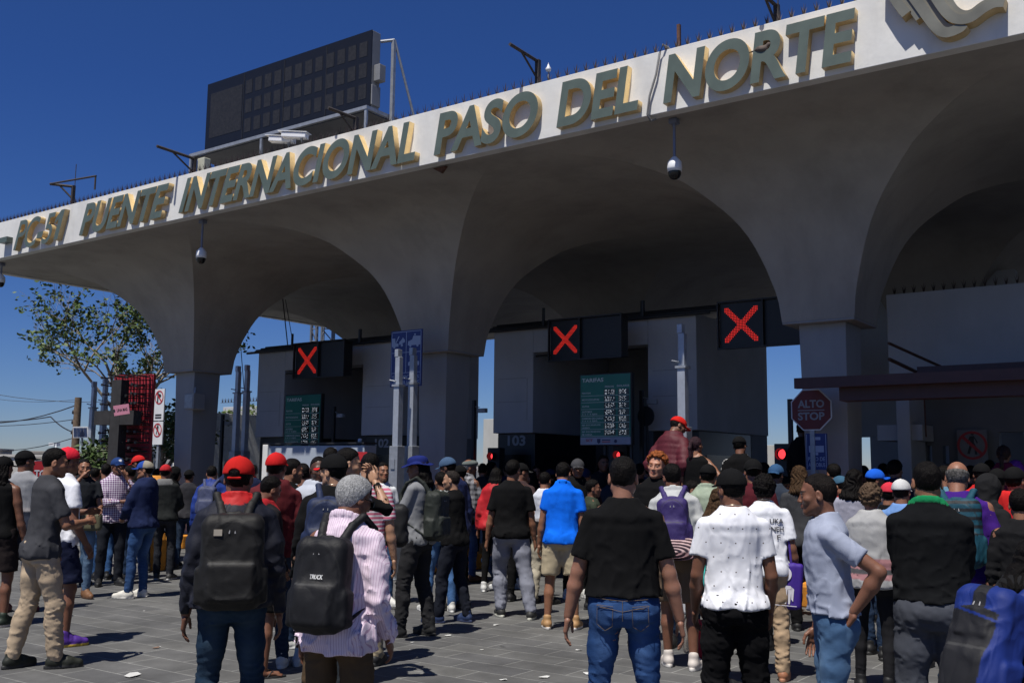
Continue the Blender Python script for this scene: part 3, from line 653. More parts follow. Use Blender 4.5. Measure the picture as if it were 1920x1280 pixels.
    if cap:
        ck, ccol = cap[0], np.array(cap[1][:3]); c2 = np.array(cap[2][:3]) if len(cap) > 2 and cap[2] is not None else ccol; back = 'back' in ck
        f = Field((-.20, -.23, -.30), (.20, .23, .20), hh*1.05); rot = math.pi if back else 0
        if ck.startswith('cap') or ck.startswith('snap'):
            f.op(lambda X, Y, Z: np.maximum(np.sqrt((X/.093)**2+((Y+.008)/.118)**2+((Z-.035)/(.104 if 'tall' not in ck else .112))**2)-1, -.6)*.09, (-.1, -.13, -.03), (.1, .13, .16), .004)
            f.D = np.maximum(f.D, (.028-.10*(f.ax[1][None, :, None])*(-1 if back else 1)*.35-f.ax[2][None, None, :])).astype(np.float32)
            sg_ = -1 if back else 1
            def brim(X, Y, Z):
                Yb = Y*sg_; zs = .030-3.2*X*X*.9-.10*(Yb-.09)+(.006 if 'flat' in ck else 0); e = (np.sqrt((X/.080)**2+((Yb-.085)/.098)**2)-1)*.08
                return np.maximum(np.maximum(np.abs(Z-zs)-.0045, e), .06-Yb)
            f.op(brim, (-.1, .05*sg_ if sg_ > 0 else -.2, -.03), (.1, .2 if sg_ > 0 else -.05, .06), .006)
            if 'hole' in ck: f.ell((0, -.12, .036), (.034, .045, .026), .003, 's'); f.cone((-.035, -.110, .008), (.035, -.110, .008), .008, .008, .004)
            f.ell((0, -.006, .139 if 'tall' not in ck else .147), (.008, .008, .005), .003)
            f.warp(lambda X, Y, Z: -.0012*(np.abs(np.sin(np.arctan2(X, Y+.006)*3+.0)) < .06)*(Z > .03))
        elif ck == 'bucket':
            f.op(lambda X, Y, Z: (np.sqrt((X/.092)**2+((Y+.006)/.112)**2+((Z-.04)/.088)**4)-1)*.085, (-.1, -.13, .0), (.1, .13, .15), .004)
            f.D = np.maximum(f.D, .025-f.ax[2][None, None, :]).astype(np.float32)
            f.op(lambda X, Y, Z: np.maximum(np.abs(Z-(.045-.42*(np.sqrt(X**2+(Y*.85)**2)-.085)+.012*np.sin(np.arctan2(X, Y)*3)))-.004, np.sqrt(X**2+(Y*.9)**2)-.155), (-.17, -.18, -.02), (.17, .18, .07), .008)
        elif ck == 'flat':
            f.ell((0, .0, .062), (.098, .128, .052), .01, R=rotm(0, .12)); f.ell((0, .11, .038), (.07, .05, .012), .02); f.D = np.maximum(f.D, .022-f.ax[2][None, None, :]).astype(np.float32)
        elif ck == 'hood':
            f.ell((0, -.030, .022), (.105, .125, .128), .01); f.ell((0, -.05, -.10), (.095, .10, .11), .05); f.ell((0, .10, -.005), (.066, .085, .088), .02, 's'); f.cone((-.12, -.03, -.17), (.12, -.03, -.17), .05, .05, .05); f.ell((0, .01, -.12), (.062, .07, .10), .01, 's')
            f.warp(lambda X, Y, Z: -.004*ridge((X, Y, Z), 25, ns))
        P, F = f.nets(); c = np.tile(ccol, (len(P), 1)); X, Y, Z = P.T; Yb = Y*(-1 if back else 1)
        if ck.startswith('cap') or ck.startswith('snap'):
            if 'two' in ck: c[(Yb < .01) & (Z > .02)] = c2
            else: c[((Yb > .078) & (Z < .050+.2*(Yb-.1))) & (Z < .055)] = c2
        if len(cap) > 3:
            m_ = (((X/.026)**2+((Z-.085)/.018)**2) < 1)*(Yb > .04); m2 = (vnoise((X, Y, Z), 160, ns) > -.15); c[m_ & m2] = cap[3][:3]
        if necklace and False: pass
        c = c*(1+.05*vnoise(P.T, 30, ns))[:, None]
        child('hood' if ck == 'hood' else 'hat' if ck in ('bucket', 'flat') else 'cap', headT(P), F, c.clip(0, 1), MCOT)
    if glasses:
        mb = MB()
        for s_ in (-1, 1):
            mb.tube([(s_*.080, -.01, .006), (s_*.079, .05, .008), (s_*.062, .092, .006)], .003, 6); mb.box(*sorted((s_*.010, s_*.060)), .094, .100, -.016, .016)
        mb.box(-.012, .012, .100, .104, .002, .008)
        me = mb.mesh('sunglasses'); PP = np.array([v.co[:] for v in me.vertices]); PP = deform(headT(PP)); me.vertices.foreach_set('co', PP.astype(np.float32).ravel()); link('sunglasses', me, mat('lens_black', (.005, .005, .006), .15), root)
    if necklace:
        mb = MB(); mb.tube([(.072*math.cos(q*.4488), -.010+.078*math.sin(q*.4488), 1.523+dz-.022*math.sin(q*.4488)) for q in range(15)], .0022, 6)
        me = mb.mesh('necklace'); PP = deform(np.array([v.co[:] for v in me.vertices])); me.vertices.foreach_set('co', PP.astype(np.float32).ravel()); link('necklace', me, mat('chain_metal', (.6, .55, .45), .3, 1), root)
    root['_x'] = 0; del root['_x']
    info = dict(root=root, deform=deform, dz=dz, Wr=Wr, El=El, Sh=Sh, sc=sc, An=An, Kn=Kn, headT=headT, ns=ns, u=u, fat=fa, infl=infl)
    if bag: backpack(info, **bag)
    return info

def worn(info, name, P, F, c, label, cat, m, group=None, df=True):
    """a thing worn or carried by a person: its own top-level object with the wearer's placement"""
    P2 = info['deform'](P) if df else P
    o = link(name, mk_mesh(name, P2, F, c), m); r = info['root']; o.location = r.location; o.rotation_euler = r.rotation_euler; o.scale = r.scale
    return tag(o, label, cat, group)
def backpack(info, label, col=(.02, .02, .02), size=(.15, .085, .23), zc=1.20, strap=None, accent=None, style='day', res=.008, blanket=False, sag=0):
    dz = info['dz']; hw, hd, hz = size; fb = info['fat']; yb = -.115-info['infl']*.8-hd-.055*fb
    f = Field((-.32, yb-hd-.12, zc+dz-hz-.25), (.32, .30, 1.62+dz), res)
    f.box((0, yb, zc+dz), (hw, hd, hz), .06, .02); f.ell((0, yb-.01, zc-hz*.4+dz), (hw*1.02, hd*1.15, hz*.55), .05)
    pz = zc-hz*.42+dz; f.box((0, yb-hd*.95, pz), (hw*.78, .032, hz*.42), .028, .012)
    if style == 'hike': f.box((-hw*.0, yb-hd*.95, zc+hz*.35+dz), (hw*.6, .02, hz*.25), .018, .01)
    for s_ in (-1, 1):
        f.box((s_*hw*1.02, yb, pz-.02), (.022, hd*.6, hz*.38), .02, .015)
        x = s_*min(.085, hw*.6)
        pts = [V(x*.7, yb+hd*.6, zc+hz*.86+dz), V(x, -.085, 1.475+dz), V(x*1.28, -.02, 1.525+dz), V(x*1.38, .07, 1.47+dz), V(x*1.42, .128+.06*fb, 1.36+dz), V(x*1.7, .11+.06*fb, 1.22+dz), V(x*2.0, .0, 1.08+dz), V(s_*hw*.9, yb+hd*.6, zc-hz*.8+dz)]
        il = info['infl']*.6; pts = [q+V(0, math.copysign(il*.5, q[1]), il*.8) if 0 < i < 7 else q for i, q in enumerate(pts)]
        f.chain(pts, [.026]*3+[.027]*2+[.020]+[.012]*2, .006, flat=((0, .45, .89), 1.7))
    f.cone((-.03, yb+.02, zc+hz+dz), (.03, yb+.02, zc+hz+dz), .012, .012, .005); ns = info['ns']
    def wf(X, Y, Z):
        v_ = vnoise((X, Y, Z*.8), 15, ns+31, 2); dd = -.005*(1-2.4*np.abs(v_)).clip(0, 1)**1.4-.0015*ridge((X, Y, Z), 34, ns+32)
        q = np.abs(np.sqrt((X/hw)**2+((Z-zc-dz)/hz)**2)-.86); dd = dd-.003*np.exp(-(q/.02)**2)
        return dd*(Y < yb+hd)
    f.warp(wf)
    P, F = f.nets(); c = np.tile(np.array(col[:3], float), (len(P), 1)); X, Y, Z = P.T
    sc_ = np.array((strap or col)[:3]); c[(Y > yb+hd*.9)] = sc_
    c = c*(1+.08*vnoise(P.T, 18, ns))[:, None]
    zp = (np.abs((Z-(pz+hz*.40))) < .004) & (Y < yb-hd*.6) & (np.abs(X) < hw*.75); c[zp] = np.array(col[:3])*.4+.03
    q = (np.sqrt((X/hw)**2+((Z-zc-dz)/hz)**2)); zr = (np.abs(q-.93) < .018) & (Y < yb-hd*.25) & (Z > zc+dz-.02); c[zr] = np.array(col[:3])*.3+.012
    if accent is not None:
        if style == 'bands': m_ = (Y < yb+hd*.6) & (np.abs(((Z-zc-dz+10) % .055)-.0275) < .010) & (Z > zc+dz-.02); c[m_] = accent[:3]
        elif style == 'hike': m_ = (Y < yb+hd) & (((Z > zc+dz+hz*.62-.25*np.abs(X)) & (np.abs(X-.01) > .035)) | ((X > hw*.70+.10*(Z-zc-dz)) & (Z < zc+dz+hz*.5)) | ((np.abs(Z-(zc+dz+hz*.46-.2*X)) < .006))); c[m_] = accent[:3]
    o = worn(info, 'backpack', P, F, c.clip(0, 1), label, 'backpack', MNYLON)
    info['bag'] = o; info['bagyb'] = yb; info['bagz'] = zc+dz
    # zip pulls
    mb = MB()
    for x in (-.012, .012): mb.tube([(x, yb-hd*.9, zc+hz*.75+dz), (x*1.3, yb-hd*1.02, zc+hz*.6+dz)], .004, 5)
    me = mb.mesh('zip_pull'); PP = info['deform'](np.array([v.co[:] for v in me.vertices])); me.vertices.foreach_set('co', PP.astype(np.float32).ravel()); link('zip_pull', me, mat('zip_grey', (.25, .25, .26), .5), o)
    return o

# ---- shaders for people and clothes (colours come from each mesh, folds from its geometry)
def creases(m, dist=.02):
    t = m.node_tree; N, L = t.nodes, t.links; p = N['Principled BSDF']; tc = [n for n in N if n.type == 'TEX_COORD'][0]
    fine = p.inputs['Normal'].links[0].from_node if p.inputs['Normal'].links else None
    mp = N.new('ShaderNodeMapping'); mp.inputs['Scale'].default_value = (1.3, 1.3, .7); mp.inputs['Rotation'].default_value = (.3, .5, .2); L.new(tc.outputs['Object'], mp.inputs[0])
    n = N.new('ShaderNodeTexNoise'); n.inputs['Scale'].default_value = 4.6; n.inputs['Detail'].default_value = 1.6; n.inputs['Distortion'].default_value = .9; n.inputs['Roughness'].default_value = .45; L.new(mp.outputs[0], n.inputs[0])
    a = N.new('ShaderNodeMath'); a.operation = 'SUBTRACT'; a.inputs[1].default_value = .5; L.new(n.outputs['Fac'], a.inputs[0])
    b = N.new('ShaderNodeMath'); b.operation = 'ABSOLUTE'; L.new(a.outputs[0], b.inputs[0])
    c = N.new('ShaderNodeMath'); c.operation = 'POWER'; c.inputs[1].default_value = 1.0; L.new(b.outputs[0], c.inputs[0])
    bp = N.new('ShaderNodeBump'); bp.inputs['Strength'].default_value = .35; bp.inputs['Distance'].default_value = dist*2.0; L.new(c.outputs[0], bp.inputs['Height'])
    if fine: L.new(bp.outputs[0], fine.inputs['Normal'])
    else: L.new(bp.outputs[0], p.inputs['Normal'])
def cloth(name, rough, sheen, bs, bump, bscale2=None, noise=.08):
    m = mat(name, rough=rough, attr=True, noise=noise, scale=9, bump=bump, bscale=bs, sheen=sheen, spec=.12 if name in ('cotton', 'denim') else .3); creases(m, .022 if name != 'shoe_leather' else .004); return m
MCOT = cloth('cotton', .95, 0, 420, .18); MDEN = cloth('denim', .92, 0, 330, .35, noise=.16); MNYLON = cloth('nylon', .62, 0, 260, .2); MLEA = cloth('shoe_leather', .55, 0, 200, .15)
MSKIN = mat('skin', rough=.48, attr=True, noise=.06, scale=40, bump=.12, bscale=220, spec=.4)
MSKIN.node_tree.nodes['Principled BSDF'].inputs['Subsurface Weight'].default_value = .08
MSKIN.node_tree.nodes['Principled BSDF'].inputs['Subsurface Radius'].default_value = (.02, .008, .004)
MHAIR = mat('hair', rough=.5, attr=True, noise=.5, scale=230, bump=.8, bscale=260, spec=.10)
def strands(m, k=(1, 1, .22)):
    N, L = m.node_tree.nodes, m.node_tree.links; tc = [n for n in N if n.type == 'TEX_COORD'][0]; mp = N.new('ShaderNodeMapping'); mp.inputs['Scale'].default_value = k; L.new(tc.outputs['Object'], mp.inputs[0])
    for n in N:
        if n.type == 'TEX_NOISE': L.new(mp.outputs[0], n.inputs['Vector'])
strands(MHAIR)
def pattern_mat(name, c1, c2, fn, rough=.9):
    """cloth with a woven or printed pattern in object space; fn(N, L, tc_output) returns a 0..1 socket"""
    if name in _mats: return _mats[name]
    m = mat(name, c1, rough, noise=.06, scale=10, bump=.15, bscale=400, spec=.2); creases(m); t = m.node_tree; N, L = t.nodes, t.links; p = N['Principled BSDF']
    base = p.inputs['Base Color'].links[0].from_socket; tc = [n for n in N if n.type == 'TEX_COORD'][0]
    fac = fn(N, L, tc.outputs['Object']); mx = N.new('ShaderNodeMix'); mx.data_type = 'RGBA'; L.new(fac, mx.inputs[0]); L.new(base, mx.inputs[6]); mx.inputs[7].default_value = (*c2, 1); L.new(mx.outputs[2], p.inputs['Base Color'])
    return m
def mth(N, L, op, a, b=None):
    n = N.new('ShaderNodeMath'); n.operation = op
    for i, x in enumerate((a, b)):
        if x is None: continue
        if hasattr(x, 'links'): L.new(x, n.inputs[i])
        else: n.inputs[i].default_value = x
    return n.outputs[0]
def stripes(axis, period, duty, wob=0.0):
    def fn(N, L, tc):
        s = N.new('ShaderNodeSeparateXYZ'); L.new(tc, s.inputs[0]); v = s.outputs[axis]
        if wob: n = N.new('ShaderNodeTexNoise'); n.inputs['Scale'].default_value = 6; L.new(tc, n.inputs[0]); v = mth(N, L, 'ADD', v, mth(N, L, 'MULTIPLY', n.outputs['Fac'], wob))
        f_ = mth(N, L, 'FRACT', mth(N, L, 'DIVIDE', v, period)); return mth(N, L, 'LESS_THAN', f_, duty)
    return fn
def dots(period, r):
    def fn(N, L, tc):
        s = N.new('ShaderNodeSeparateXYZ'); L.new(tc, s.inputs[0]); a = mth(N, L, 'DIVIDE', s.outputs[0], period); b = mth(N, L, 'DIVIDE', s.outputs[2], period)
        rowpar = mth(N, L, 'MULTIPLY', mth(N, L, 'MODULO', mth(N, L, 'FLOOR', b), 2), .5)
        fa = mth(N, L, 'SUBTRACT', mth(N, L, 'FRACT', mth(N, L, 'ADD', a, rowpar)), .5); fb_ = mth(N, L, 'SUBTRACT', mth(N, L, 'FRACT', b), .5)
        q = mth(N, L, 'SQRT', mth(N, L, 'ADD', mth(N, L, 'MULTIPLY', fa, fa), mth(N, L, 'MULTIPLY', fb_, fb_))); return mth(N, L, 'LESS_THAN', q, r)
    return fn
def checks(period):
    def fn(N, L, tc):
        s = N.new('ShaderNodeSeparateXYZ'); L.new(tc, s.inputs[0]); a = mth(N, L, 'LESS_THAN', mth(N, L, 'FRACT', mth(N, L, 'DIVIDE', s.outputs[0], period)), .5); b = mth(N, L, 'LESS_THAN', mth(N, L, 'FRACT', mth(N, L, 'DIVIDE', s.outputs[2], period)), .5)
        return mth(N, L, 'MULTIPLY', mth(N, L, 'ADD', a, b), .5)
    return fn
# ------------------------------------------------------------------ the crossing: vaulted canopy on piers
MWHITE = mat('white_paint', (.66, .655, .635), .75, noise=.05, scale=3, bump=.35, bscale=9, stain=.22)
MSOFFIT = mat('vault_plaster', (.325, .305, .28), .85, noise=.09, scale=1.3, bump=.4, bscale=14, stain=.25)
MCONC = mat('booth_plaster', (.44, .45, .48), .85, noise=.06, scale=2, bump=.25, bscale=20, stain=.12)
MDARK = mat('dark_metal', (.02, .02, .022), .5, noise=.15)
MBLACK = mat('black_glass', (.006, .006, .007), .18, noise=0)
MBRACK = mat('rusty_bracket', (.035, .028, .026), .7, noise=.3, scale=30)
MGALV = mat('galvanised', (.33, .35, .38), .5, .5, noise=.15, scale=12)
MRUST = mat('rust', (.10, .045, .03), .85, noise=.35, scale=20)
MDRED = mat('dark_red_metal', (.055, .018, .018), .5, noise=.15, scale=8)
ZI, ZB, ZT = 3.694, 5.945, 6.725
YF, YC, DP, WP, LX = 10.51, 13.2, 1.02, .98, 6.93
PX = [-18.26, -11.325, -4.45, 2.45, 9.4]
YR = [13.2, 19.6]
XE, XR, YB = -22.57, 16.0, 26.5
T_ = [0, .01, .022, .035, .052, .07, .092, .115, .143, .17, .205, .24, .295, .35, .40, .45, .50, .55, .62, .70, .78, .86, .93, 1.0]
Z_ = [0, .12, .195, .25, .325, .39, .462, .525, .586, .635, .687, .733, .80, .858, .893, .922, .947, .968, .988, 1.0, 1.008, 1.012, 1.014, 1.015]
ground = MB(); ground.add([(-900, -300, 0), (900, -300, 0), (900, 1500, 0), (-900, 1500, 0)], [(0, 1, 2, 3)])
def paver_mat():
    m = mat('pavers', (.097, .097, .096), .82, noise=.2, scale=3.0, bump=.25, bscale=90); t = m.node_tree; N, L = t.nodes, t.links; p = N['Principled BSDF']
    tc = [n for n in N if n.type == 'TEX_COORD'][0]; base = p.inputs['Base Color'].links[0].from_socket
    b = N.new('ShaderNodeTexBrick'); b.offset = .5; b.inputs['Scale'].default_value = 1; b.inputs['Brick Width'].default_value = .64; b.inputs['Row Height'].default_value = .316; b.inputs['Mortar Size'].default_value = .0055; b.inputs['Mortar Smooth'].default_value = .4; b.inputs['Bias'].default_value = 0
    b.inputs['Color1'].default_value = (.86, .86, .88, 1); b.inputs['Color2'].default_value = (1.14, 1.13, 1.1, 1); b.inputs['Mortar'].default_value = (2.6, 2.6, 2.5, 1)
    mp = N.new('ShaderNodeMapping'); mp.inputs['Location'].default_value = (.1, .09, 0)
    wn = N.new('ShaderNodeTexNoise'); wn.inputs['Scale'].default_value = 3; L.new(tc.outputs['Object'], wn.inputs[0]); L.new(tc.outputs['Object'], mp.inputs[0])
    vm = N.new('ShaderNodeVectorMath'); vm.operation = 'MULTIPLY_ADD'; vm.inputs[1].default_value = (.012, .012, 0); L.new(wn.outputs['Color'], vm.inputs[0]); L.new(mp.outputs[0], vm.inputs[2]); L.new(vm.outputs[0], b.inputs[0])
    mx = N.new('ShaderNodeMix'); mx.data_type = 'RGBA'; mx.blend_type = 'MULTIPLY'; mx.inputs[0].default_value = 1; L.new(base, mx.inputs[6]); L.new(b.outputs[0], mx.inputs[7])
    n2 = N.new('ShaderNodeTexNoise'); n2.inputs['Scale'].default_value = 1.1; n2.inputs['Detail'].default_value = 9; n2.inputs['Roughness'].default_value = .7; L.new(tc.outputs['Object'], n2.inputs[0])
    mr = N.new('ShaderNodeMapRange'); mr.inputs[1].default_value = .35; mr.inputs[2].default_value = .7; mr.inputs[3].default_value = .68; mr.inputs[4].default_value = 1.22; L.new(n2.outputs['Fac'], mr.inputs[0])
    m2 = N.new('ShaderNodeMix'); m2.data_type = 'RGBA'; m2.blend_type = 'MULTIPLY'; m2.inputs[0].default_value = 1; L.new(mx.outputs[2], m2.inputs[6]); L.new(mr.outputs[0], m2.inputs[7])
    v = N.new('ShaderNodeTexVoronoi'); v.inputs['Scale'].default_value = 4.5; L.new(tc.outputs['Object'], v.inputs[0])      # chewing gum and small stains
    lt = mth(N, L, 'LESS_THAN', v.outputs['Distance'], .055); m3 = N.new('ShaderNodeMix'); m3.data_type = 'RGBA'; L.new(mth(N, L, 'MULTIPLY', lt, .45), m3.inputs[0]); L.new(m2.outputs[2], m3.inputs[6]); m3.inputs[7].default_value = (.022, .022, .022, 1)
    L.new(m3.outputs[2], p.inputs['Base Color'])
    bp = p.inputs['Normal'].links[0].from_node; b2 = N.new('ShaderNodeBump'); b2.inputs['Strength'].default_value = .5; b2.inputs['Distance'].default_value = .004; b2.invert = True; L.new(b.outputs['Fac'], b2.inputs['Height']); L.new(b2.outputs[0], bp.inputs['Normal'])
    return m
tag(ground.build('ground', paver_mat()), 'grey stone paving laid in long running bond slabs', kind='structure')

canopy = empty('border_canopy', (0, 0, 0)); tag(canopy, 'white vaulted concrete canopy with long lettered fascia on flared piers', 'canopy')
def flare(pxc, y0, y1, exts, parent, name='vault'):
    """the four concave sides that spring from one pier; exts = reach on -x, +x, -y, +y"""
    xl, xr = pxc-WP/2, pxc+WP/2; H = ZB-ZI
    mb = MB()
    for side in range(4):
        vs = []; n = 9
        for t, z in zip(T_, Z_):
            ex = [exts[0]*t, exts[1]*t, exts[2]*t, exts[3]*t]
            A = (xl-ex[0], y0-ex[2]); B = (xr+ex[1], y0-ex[2]); C = (xr+ex[1], y1+ex[3]); D = (xl-ex[0], y1+ex[3])
            p, q = [(A, B), (B, C), (C, D), (D, A)][side]
            for k in range(n): vs.append((p[0]+(q[0]-p[0])*k/(n-1), p[1]+(q[1]-p[1])*k/(n-1), ZI+H*z))
        fs = [(i*n+k, i*n+k+1, (i+1)*n+k+1, (i+1)*n+k) for i in range(len(T_)-1) for k in range(n-1)]
        mb.add(vs, fs, True)
    me = bpy.data.meshes.new(name); me.from_pydata(mb.v, [], mb.f); me.update(); me.polygons.foreach_set('use_smooth', mb.sm)
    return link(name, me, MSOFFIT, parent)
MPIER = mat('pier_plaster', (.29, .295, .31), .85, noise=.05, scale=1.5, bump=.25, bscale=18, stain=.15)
for j, y0 in enumerate(YR):
    for i, x in enumerate(PX):
        l = (x-PX[i-1]-WP)/2 if i else x-WP/2-XE; r = (PX[i+1]-x-WP)/2 if i < len(PX)-1 else 5.5
        fy = y0-YF-.12 if j == 0 else (YR[1]-YR[0]-DP)/2; by = (YR[1]-YR[0]-DP)/2 if j < 1 else YB-y0-DP
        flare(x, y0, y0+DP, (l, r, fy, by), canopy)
        mb = MB(); a, b = .32, .335                                       # slightly tapering shaft under a lip
        z1 = ZI-.03
        vs = [(x+sx*a*f, y0+DP/2+sy*b*f, z) for z, f in ((0, .80), (z1, 1.0)) for sx, sy in ((-1, -1), (1, -1), (1, 1), (-1, 1))]
        mb.add(vs, [(0, 3, 2, 1), (4, 5, 6, 7)]+[(k, (k+1) % 4, (k+1) % 4+4, k+4) for k in range(4)])
        mb.box(x-WP/2, x+WP/2, y0, y0+DP, z1, ZI+.0)
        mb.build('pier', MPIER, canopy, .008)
mb = MB(); mb.box(XE, XR, YF, YF+.16, ZB, ZT); mb.box(XE, XE+.16, YF+.162, YB-.16, ZB, ZT-.002); mb.box(XE, XR, YB-.158, YB, ZB, ZT-.001)
fascia = mb.build('fascia', MWHITE, canopy, .006)
mb = MB(); mb.box(XE+.162, XR-.002, YF+.162, YB-.162, ZB+.12, ZB+.34); mb.build('roof', mat('roof_felt', (.16, .155, .15), .9, noise=.2, scale=2), canopy)
mb = MB(); mb.box(XR, XR+.15, YF, YB, ZB-.1, ZT); mb.build('end_wall', MWHITE, canopy)

# ---- lettering on the fascia
def text_mesh(txt, size=1.0, extrude=.01, bold=0.0, res=3):
    c = bpy.data.curves.new('text', 'FONT'); c.body = txt; c.size = size; c.extrude = extrude; c.offset = bold; c.resolution_u = res; c.align_x = 'LEFT'
    o = bpy.data.objects.new('text', c); COL.objects.link(o); dg = bpy.context.evaluated_depsgraph_get(); me = bpy.data.meshes.new_from_object(o.evaluated_get(dg))
    bpy.data.objects.remove(o); bpy.data.curves.remove(c); return me
def text_obj(name, txt, M3, box, mats, parent=None, extrude=.01, bold=0.0, pad=None):
    """text fitted into box (width, height); M3 places its lower left corner: local x along the text, y up, z out of the wall"""
    me = text_mesh(txt, 1.0, 0.5, bold, 10 if extrude > .05 else 3); co = np.array([v.co[:] for v in me.vertices]); lo, hi = co.min(0), co.max(0)
    co[:, 0] = (co[:, 0]-lo[0])/(hi[0]-lo[0])*box[0]; co[:, 1] = (co[:, 1]-lo[1])/(hi[1]-lo[1])*box[1]; co[:, 2] = (co[:, 2]+.5)*extrude
    me.vertices.foreach_set('co', co.astype(np.float32).ravel()); me.update()
    me.materials.clear()
    for m in mats: me.materials.append(m)
    if len(mats) > 1:
        nz = np.array([p.normal.z for p in me.polygons]); me.polygons.foreach_set('material_index', (np.abs(nz) < .5).astype(int))
    o = bpy.data.objects.new(name, me); COL.objects.link(o); o.matrix_world = M3
    if parent is not None: o.parent = parent
    return o
def shear_letter(o, k):
    me = o.data; co = np.array([v.co[:] for v in me.vertices]); co[:, 0] += k*co[:, 1]; me.vertices.foreach_set('co', co.astype(np.float32).ravel()); me.update()
def wallM(x, y, z, face='-y'):
    return Matrix(((1, 0, 0, x), (0, 0, -1, y), (0, 1, 0, z), (0, 0, 0, 1)))
MLF = mat('letter_face', (.088, .115, .098), .45, noise=.12, scale=5); MLS = mat('letter_side_gold', (.55, .40, .19), .5, noise=.12, scale=9)
BO = .032
LETT = {'PC-51': (-20.07, -18.28), 'PUENTE': (-17.68, -14.93), 'INTERNACIONAL': (-14.62, -9.12), 'PASO': (-8.86, -7.06), 'DEL': (-6.81, -5.56), 'NORTE': (-5.29, -3.0)}
for wd, (x0, x1) in LETT.items():
    # place letter by letter so that each raised letter is a part of its own
    base = text_mesh(wd, 1.0, .1, BO); bx = np.array([v.co[0] for v in base.vertices]); wx0, wx1 = bx.min(), bx.max(); bpy.data.meshes.remove(base)
    full = (x1-x0)/(wx1-wx0)
    for i, ch in enumerate(wd):
        # measured advance: width of the prefix with and without the letter
        a_ = text_mesh(wd[:i+1], 1.0, .1, BO); ax = np.array([v.co[0] for v in a_.vertices]).max(); bpy.data.meshes.remove(a_)
        s_ = text_mesh(ch, 1.0, .1, BO); sc_ = np.array([v.co[:] for v in s_.vertices]); cw = sc_[:, 0].max()-sc_[:, 0].min(); ylo, yhi = sc_[:, 1].min(), sc_[:, 1].max(); bpy.data.meshes.remove(s_)
        z0 = 6.035+ylo/.729*.575; hgt = (yhi-ylo)/.729*.575
        if ch == '1':
            w1 = .30; xq = x1-w1-.40*.575*.5; mb = MB(); poly = [(0, .44), (.0, .33), (.10, .40), (.10, 0), (.23, 0), (.23, .575), (.12, .575)]; mb.prism([(xq+a_*1.1+.36*b_, 6.035+b_) for a_, b_ in poly], YF-.105, YF-.001); o_ = mb.build('letter', [MLF, MLS], canopy)
            for p_ in o_.data.polygons: p_.material_index = int(abs(p_.normal.y) < .5)
            continue
        sk = float(np.interp(x0+(ax-cw)*full, [-20, -14, -9, -3], [.36, .36, .18, .12])); xl_ = x0+(ax-cw-wx0)*full; tot = x1-x0; xl_ = x0+(xl_-x0)*(1-sk*.55/tot)
        shear_letter(text_obj('letter', ch, wallM(xl_+sk*(z0-6.035), YF, z0), (cw*full*(1-sk*.55/tot), hgt), [MLF, MLS], canopy, extrude=.105, bold=.008 if wd == 'PC-51' else BO), sk)
mb = MB(); mb.box(-20.62, -20.32, YF-.13, YF-.001, 6.22, 6.33); mb.build('letter', MLF, canopy)
# ---- the winged emblem right of the lettering: parallel bent bands
def pl(u, v): q = atY(u, v, YF-.1); return (q.x, q.z)
def band(pts, wd, y0, name='emblem_band'):
    P = [Vector((a, b)) for a, b in pts]; L_, R_ = [], []
    for i, p in enumerate(P):
        t = (P[min(i+1, len(P)-1)]-P[max(i-1, 0)]).normalized(); n = Vector((-t.y, t.x)); L_.append(p+n*wd/2); R_.append(p-n*wd/2)
    mb = MB(); 
    for i in range(len(P)-1):
        q = [L_[i], L_[i+1], R_[i+1], R_[i]]; vs = [(a.x, y0, a.y) for a in q]+[(a.x, YF-.002, a.y) for a in q]
        mb.add(vs, [(0, 1, 2, 3)], False, 0); mb.add(vs, [(0, 4, 5, 1), (2, 6, 7, 3)]+([(0, 3, 7, 4)] if i == 0 else [])+([(1, 5, 6, 2)] if i == len(P)-2 else []), False, 1)
    mb.build(name, [mat('emblem_metal', (.19, .185, .15), .4, .35, noise=.25, scale=3), MLS], emblem)
emblem = empty('emblem', (-2.2, YF, 6.4)); tag(emblem, 'raised metallic emblem of parallel winged bands at the right end of the fascia', 'emblem')
emblem.location = (0, 0, 0)
def curve(pts, n=8):
    out = []; P = [pts[0]]+list(pts)+[pts[-1]]
    for i in range(1, len(P)-2):
        for k in range(n):
            t = k/n; a, b, c, d = [Vector(q) for q in P[i-1:i+3]]; out.append(tuple(.5*((2*b)+(-a+c)*t+(2*a-5*b+4*c-d)*t*t+(-a+3*b-3*c+d)*t*t*t)))
    return out+[tuple(P[-2])]
ez = lambda x, y: pl(1600+x/6, y/6)
band([ez(380, -150), ez(515, 60), ez(610, 180)], .10, YF-.15); band([ez(510, -150), ez(650, 60), ez(762, 212)], .10, YF-.13)
band(curve([ez(560, -200), ez(760, 80), ez(930, 310), ez(1050, 385), ez(1200, 340), ez(1245, 290)]), .105, YF-.15)
band(curve([ez(700, -200), ez(880, 90), ez(1000, 270), ez(1080, 318), ez(1140, 295)]), .075, YF-.12)
band(curve([ez(820, -200), ez(985, 60), ez(1090, 190), ez(1190, 240), ez(1330, 225), ez(1480, 120), ez(1600, 60), ez(1710, 50)]), .10, YF-.16)
band(curve([ez(950, -200), ez(1080, 20), ez(1150, 120), ez(1240, 170), ez(1340, 155), ez(1460, 70), ez(1590, 8)]), .075, YF-.13)
